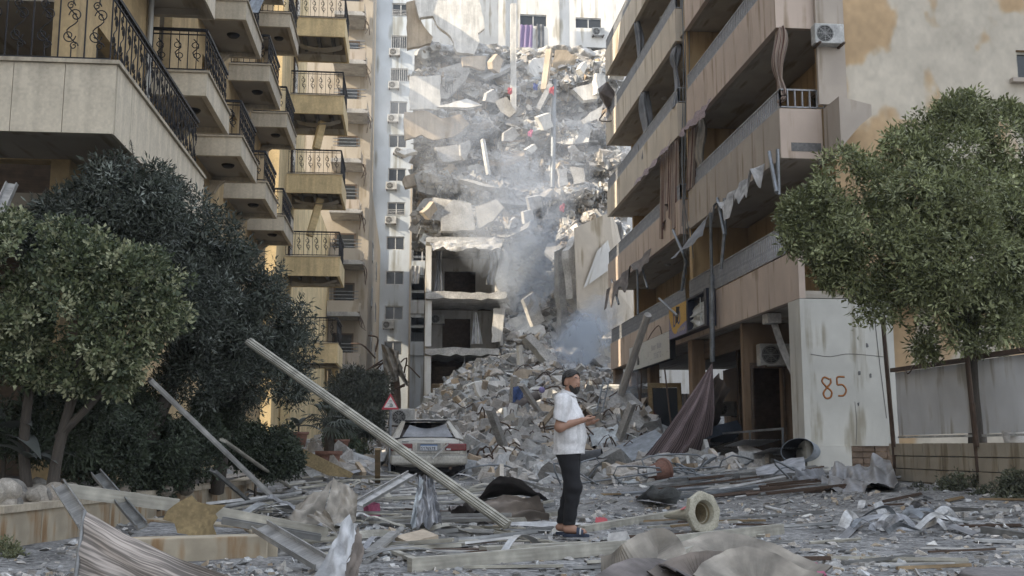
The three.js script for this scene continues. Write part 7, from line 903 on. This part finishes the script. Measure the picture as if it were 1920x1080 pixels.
{
  const px = 1066, D = 11.75, base = atZ(px, 1000, D), t = thing('person', 'bearded man in a white short-sleeved shirt, black trousers and slide sandals holding a phone', 'person', undefined, V(base.x, base.y - 0.0, base.z)); t.rotation.y = -0.32;
  const J = { hipR: [0.0, 0.93, 0.1], kneeR: [0.075, 0.5, 0.12], ankR: [0.035, 0.09, 0.13], hipL: [0, 0.93, -0.1], kneeL: [0.03, 0.5, -0.1], ankL: [-0.085, 0.09, -0.1], shR: [-0.02, 1.435, 0.19], elR: [-0.045, 1.14, 0.25], wrR: [0.195, 1.215, 0.19], shL: [-0.02, 1.435, -0.19], elL: [0.05, 1.14, -0.23], wrL: [0.215, 1.19, -0.03] };
  const limbs = [cap(J.hipR, J.kneeR, 0.095, 0.062), cap(J.kneeR, J.ankR, 0.06, 0.038), cap(J.hipL, J.kneeL, 0.095, 0.062), cap(J.kneeL, J.ankL, 0.06, 0.038), cap(J.shR, J.elR, 0.062, 0.046), cap(J.elR, J.wrR, 0.047, 0.030), cap(J.shL, J.elL, 0.062, 0.046), cap(J.elL, J.wrL, 0.047, 0.030)];
  const torso = [cap([0, 0.98, 0], [0.02, 1.2, 0], 0.13, 0.14, 1.15), cap([0.02, 1.2, 0], [-0.01, 1.38, 0], 0.14, 0.12, 1.35), cap([-0.02, 1.42, -0.14], [-0.02, 1.42, 0.14], 0.075, 0.075), cap([-0.015, 1.44, 0], [0.03, 1.56, 0.01], 0.062, 0.056)];
  // head, turned a little to the camera
  const hc = [0.055, 1.645, 0.012]; const ca = Math.cos(0.62), sa = Math.sin(0.62);
  const H = (f) => (x, y, z) => { const X = x - hc[0], Z = z - hc[2]; return f(X * ca + Z * sa, y - hc[1], -X * sa + Z * ca); };
  const headF = uni([ell([-0.012, 0.028, 0], [0.098, 0.092, 0.076]), ell([0.03, -0.035, 0], [0.068, 0.085, 0.060]), cap([0.075, 0.012, 0], [0.098, -0.022, 0], 0.010, 0.016), cap([0.072, 0.03, -0.03], [0.072, 0.03, 0.03], 0.016, 0.016), cap([0.078, -0.058, -0.016], [0.078, -0.058, 0.016], 0.012, 0.012), cap([0.05, -0.1, 0], [0.062, -0.095, 0], 0.026, 0.02), ell([-0.022, -0.008, 0.079], [0.026, 0.038, 0.015]), ell([-0.022, -0.008, -0.079], [0.026, 0.038, 0.015])], 0.022);
  const bodyF = uni([...limbs, ...torso], 0.05), all = (x, y, z) => y > 1.5 ? smin(bodyF(x, y, z), H(headF)(x, y, z), 0.02) : bodyF(x, y, z);
  const foot = (a, dx) => uni([cap([a[0] - 0.035, 0.055, a[2]], [a[0] + 0.15, 0.035, a[2] + dx], 0.042, 0.03, 1.2), cap([a[0], 0.1, a[2]], [a[0] + 0.05, 0.05, a[2]], 0.04, 0.035)], 0.03), ft = [foot(J.ankR, 0.02), foot(J.ankL, -0.01)];
  const toes = []; for (const [a, dx] of [[J.ankR, 0.02], [J.ankL, -0.01]]) for (let k = 0; k < 5; k++) toes.push(cap([a[0] + 0.14, 0.035, a[2] + dx + (k - 2) * 0.017], [a[0] + 0.185 - Math.abs(k - 1.5) * 0.008, 0.025, a[2] + dx + (k - 2) * 0.019], 0.012, 0.009));
  // hands: palm, four bent fingers and a thumb each
  const hand = (w, s) => { const P = (x, y, z) => [w[0] + x, w[1] + y, w[2] + z * s], o = [cap(P(0.0, 0, 0), P(0.07, 0.012, -0.01), 0.028, 0.026, 1.25)]; for (let k = 0; k < 4; k++) { const z = (k - 1.5) * 0.02, b = 0.075 - Math.abs(k - 1.2) * 0.004, l = [0.8, 1, 0.95, 0.75][k]; o.push(cap(P(b, 0.012, z), P(b + 0.035 * l, 0.02, z - 0.006), 0.0095, 0.009), cap(P(b + 0.035 * l, 0.02, z - 0.006), P(b + 0.058 * l, 0.038, z - 0.02), 0.009, 0.0075)); } o.push(cap(P(0.02, 0.02, -0.03), P(0.055, 0.045, -0.045), 0.011, 0.010), cap(P(0.055, 0.045, -0.045), P(0.088, 0.05, -0.035), 0.010, 0.008)); return uni(o, 0.008); };
  const hR = hand(J.wrR, 1), hL = hand(J.wrL, -1);
  const hb = (w) => [[w[0] - 0.05, w[1] - 0.07, w[2] - 0.09], [w[0] + 0.17, w[1] + 0.1, w[2] + 0.09]];
  const skin = M('skin', [0.33, 0.185, 0.125], { roughness: 0.55 });
  const gB = sdfMesh((x, y, z) => Math.min(bodyF(x, y, z), ft[0](x, y, z), ft[1](x, y, z)), [-0.45, -0.05, -0.45], [0.45, 1.6, 0.45], 116), gH = sdfMesh(all, [hc[0] - 0.16, 1.5, hc[2] - 0.16], [hc[0] + 0.16, 1.82, hc[2] + 0.16], 76), gR = sdfMesh((x, y, z) => smin(hR(x, y, z), limbs[5](x, y, z), 0.012), ...hb(J.wrR), 64), gL = sdfMesh((x, y, z) => smin(hL(x, y, z), limbs[7](x, y, z), 0.012), ...hb(J.wrL), 64), gT = sdfMesh(uni(toes, 0.004), [-0.2, -0.01, -0.25], [0.35, 0.08, 0.25], 90);
  part(t, 'body', [gB, gH, gR, gL, gT], skin);
  // clothes
  const shirt = M('white_cotton_shirt', [0.78, 0.79, 0.83], { map: T.plaster, rep: 1.2, bump: T.coarse, bs: 0.0012, roughness: 0.85 }), black = M('black_trousers', [0.010, 0.010, 0.012], { roughness: 0.9, bump: T.coarse, bs: 0.002, rep: 1.5 });
  const fold = (x, y, z, a) => a * (Math.sin(y * 38 + x * 22 + z * 9) * 0.5 + Math.sin(y * 17 - x * 30 + 1.3) * 0.6 + Math.sin(y * 60 + z * 34) * 0.3);
  const shT = uni([cap([0.0, 0.80, 0], [0.03, 1.06, 0], 0.172, 0.17, 1.32), cap([0.03, 1.06, 0], [0.015, 1.24, 0], 0.17, 0.155, 1.24), cap([0.015, 1.24, 0], [-0.01, 1.39, 0], 0.153, 0.122, 1.4), cap([-0.03, 1.43, -0.15], [-0.03, 1.43, 0.15], 0.088, 0.088), cap([-0.03, 1.45, 0], [0.01, 1.52, 0.005], 0.09, 0.07)], 0.045), slR = cap(J.shR, [-0.045, 1.17, 0.246], 0.088, 0.08), slL = cap(J.shL, [0.035, 1.17, -0.228], 0.088, 0.08);
  part(t, 'shirt', sdfMesh((x, y, z) => { const cut = 1.205 - (x + 0.02) * 0.35 - y; let d = smin(smin(shT(x, y, z), Math.max(slR(x, y, z), cut), 0.03), Math.max(slL(x, y, z), cut), 0.03) + fold(x, y, z, 0.004); const hem = 0.852 + 0.006 * Math.sin(Math.atan2(z, x) * 2 + 0.6); return Math.max(d, hem - y, y - 1.512 + 0.045 * x); }, [-0.42, 0.78, -0.42], [0.42, 1.58, 0.42], 120), shirt);
  part(t, 'collar', [0.0, 1].map((k) => patch(28, 4, (s, v) => { const a = lerp(0.35, Math.PI * 2 - 0.35, s), R = 0.078 + 0.02 * v; return V(0.006 + Math.cos(a) * R * 1.0 + 0.016, 1.535 - 0.035 * v - 0.03 * Math.cos(a) + k * 0.003, 0.008 + Math.sin(a) * R); })), shirt); part(t, 'placket', [0, 1, 2].map((k) => new THREE.SphereGeometry(0.007, 8, 6).translate(0.155 + 0.012 * k, 1.42 - k * 0.1, 0.02)), m.white);
  const trF = uni([cap([0, 0.9, 0], [0, 0.96, 0], 0.148, 0.138, 1.2), cap(J.hipR, J.kneeR, 0.118, 0.09), cap(J.kneeR, [J.ankR[0], 0.13, J.ankR[2]], 0.09, 0.068), cap(J.hipL, J.kneeL, 0.118, 0.09), cap(J.kneeL, [J.ankL[0], 0.13, J.ankL[2]], 0.09, 0.068)], 0.04); part(t, 'trousers', sdfMesh((x, y, z) => Math.max(trF(x, y, z) + fold(x, y, z, 0.004) * (1 + 0.6 * sstep(0.65, 0.4, y)), y - 1.0, 0.10 - y), [-0.4, 0.02, -0.4], [0.4, 1.06, 0.4], 110), black);
  const hairM = M('black_hair', [0.020, 0.017, 0.015], { roughness: 0.65, bump: T.fine, bs: 0.004, rep: 8 });
  const hb2 = [[hc[0] - 0.17, hc[1] - 0.17, hc[2] - 0.17], [hc[0] + 0.17, hc[1] + 0.19, hc[2] + 0.17]];
  part(t, 'hair', sdfMesh(H((x, y, z) => { const d = headF(x, y, z) - 0.014 - 0.003 * Math.sin(x * 160 + z * 90) * Math.sin(y * 120); const line = 0.052 + 0.01 * Math.cos(z * 30); const front = x - (0.062 + 0.0) ; let cut = x > -0.025 ? Math.max(line - y, front - (y - line) * 0.6) : x > -0.06 ? 0.0 - y - 0.0 + (Math.abs(z) > 0.05 ? 0.0 : 0) : -0.075 - y; return Math.max(d, cut, y < -0.01 && x > -0.03 ? 0.02 : -1); }), ...hb2, 84), hairM);
  part(t, 'beard', sdfMesh(H((x, y, z) => { const d = uni([ell([0.03, -0.058, 0], [0.070, 0.076, 0.0625]), cap([0.05, -0.11, 0], [0.064, -0.1, 0], 0.034, 0.03)], 0.02)(x, y, z) - 0.002 * Math.sin(x * 190 + y * 150) * Math.sin(z * 170); const side = Math.abs(z) < 0.034 && x > 0.05 ? -0.044 : 0.012 - Math.max(0, x) * 1.25; return Math.max(d, y - side, -0.006 - x + Math.max(0, -0.03 - y) * 0.25); }), ...hb2, 84), hairM);
  const place = (x, y, z) => { const c = V(x * ca - z * sa, y, x * sa + z * ca); return c.add(V(...hc)); };
  part(t, 'eyebrow', [-1, 1].map((k) => tube([place(0.078, 0.032, k * 0.044), place(0.09, 0.038, k * 0.03), place(0.092, 0.033, k * 0.014)], 0.006, 8, 5)), hairM); part(t, 'eye', [-1, 1].map((k) => clean(new THREE.SphereGeometry(0.0095, 10, 8)).translate(...place(0.077, 0.014, k * 0.03).toArray())), M('dark_eye', [0.03, 0.022, 0.018], { roughness: 0.2 })); part(t, 'lips', [tube([place(0.09, -0.062, -0.018), place(0.098, -0.06, 0), place(0.09, -0.062, 0.018)], 0.005, 8, 5)], M('lips', [0.25, 0.11, 0.09], {}));
  const sole = M('dark_blue_rubber', [0.025, 0.035, 0.06], { roughness: 0.7 }); for (const [a, dx] of [[J.ankR, 0.02], [J.ankL, -0.01]]) { const s = new THREE.Shape(); s.absellipse(0, 0, 0.142, 0.05, 0, 6.283); const so = new THREE.ExtrudeGeometry(s, { depth: 0.024, bevelEnabled: true, bevelSize: 0.004, bevelThickness: 0.004, bevelSegments: 2, curveSegments: 24 }); so.rotateX(-Math.PI / 2); so.translate(a[0] + 0.07, -0.022, a[2] + dx * 0.5); const sd = part(t, 'sandal', boxUV(so), sole); part(sd, 'strap', patch(14, 4, (q, v) => { const an = Math.PI * q; return V(a[0] + 0.085 + v * 0.075, 0.005 + Math.sin(an) * (0.075 - v * 0.022), a[2] + dx + Math.cos(an) * 0.056); }), sole); part(sd, 'strap_stripe', patch(14, 2, (q, v) => { const an = Math.PI * q; return V(a[0] + 0.118 + v * 0.016, 0.006 + Math.sin(an) * 0.0665, a[2] + dx + Math.cos(an) * 0.0575); }), m.white); }
  part(t, 'watch', [new THREE.TorusGeometry(0.034, 0.008, 6, 18).rotateY(Math.PI / 2 - 0.3).translate(J.wrL[0] - 0.015, J.wrL[1], J.wrL[2])], m.alu);
  const ph = one('mobile_phone', rbx(0.15, 0.01, 0.072, 0.004), m.black, 'dark mobile phone held in both hands by the man', 'phone'); t.updateMatrixWorld(true); ph.position.copy(t.localToWorld(V(J.wrR[0] + 0.10, J.wrR[1] + 0.048, J.wrR[2] - 0.055))); ph.rotation.set(0.1, -0.2, 0.35);
}
// ---------- fire and smoke ----------
{
  const f = thing('fire', 'small orange fire burning in the rubble beside the shopfront', 'fire'), fm = new THREE.MeshStandardMaterial({ color: 0x000000, emissive: new THREE.Color(1.0, 0.22, 0.05), emissiveIntensity: 0.55, side: THREE.DoubleSide }); fm.name = 'flame';
  const r = rng(4); for (const [u, v, s] of [[1212, 816, 1.4], [1219, 820, 1.1], [1206, 812, 1.0], [1225, 818, 0.8], [1198, 790, 0.9], [1209, 796, 0.9], [1214, 824, 0.9]]) { const p = atX(u, v, 7.75); part(f, 'flame', lathe([[0.001, 0], [0.09 * s, 0.06 * s], [0.075 * s, 0.16 * s], [0.03 * s, 0.28 * s], [0.001, 0.4 * s]], 10).scale(1 + rr(-0.2, 0.5, r), 1, 1).translate(p.x, p.y, p.z), fm); }
  const L = new THREE.PointLight(new THREE.Color(1, 0.45, 0.15), 2, 0, 2); L.position.copy(atX(1212, 800, 7.4)); L.castShadow = true; scene.add(L);
  const sm = tex(256, (x, y) => { const dx = (x - 0.5) * 2, dy = (y - 0.5) * 2, e = Math.max(0, 1 - Math.pow(dx * dx + dy * dy, 0.75)), wx = fbm(x * 4, y * 4, 4, 305) - 0.5, n = fbm(x * 6 + wx * 5, y * 4 + wx * 3, 6, 301); return g3(Math.max(0, Math.min(1, e * 1.7 * sstep(0.34, 0.72, n)))); }, false);
  const mk = (op, c) => { const k = new THREE.MeshStandardMaterial({ transparent: true, opacity: op, alphaMap: sm, roughness: 1, side: THREE.DoubleSide, depthWrite: false }); k.color.setRGB(...c); k.name = 'smoke'; return k; };
  const S = [mk(0.42, [0.60, 0.69, 0.82]), mk(0.26, [0.62, 0.68, 0.76]), mk(0.22, [0.66, 0.71, 0.78]), mk(0.09, [0.68, 0.72, 0.78])];
  const puff = (u, v, d, w, h, k, label) => { const p = atZ(u, v, d), s = d / 2000; const n = thing('smoke', label, 'smoke', 'drifts of smoke in the ruin'); for (let i = 0; i < 3; i++) part(n, 'smoke_veil', patch(10, 10, (a, b) => V(p.x + (a - 0.5) * w * s, p.y + (b - 0.5) * h * s, p.z + (i - 1) * 0.8 + 0.7 * Math.sin(a * 3 + i) + 0.5 * Math.cos(b * 4 + i * 2))), S[k]).rotation.set(0, 0, 0); };
  const Lb = 'thin blue-grey smoke and added haze that lightens the collapsed building';
  puff(1095, 640, 47, 150, 150, 0, Lb); puff(1120, 600, 47.5, 120, 120, 1, Lb); puff(960, 400, 55, 260, 300, 2, Lb); puff(880, 300, 56, 260, 220, 3, Lb); puff(1010, 500, 54, 200, 240, 1, Lb); puff(1190, 740, 38, 110, 120, 1, Lb); puff(870, 190, 58, 420, 300, 3, Lb); puff(1060, 290, 57, 330, 320, 3, Lb);  // the last two are haze veils added to lighten the ruin
}
renderer.render(scene, camera);
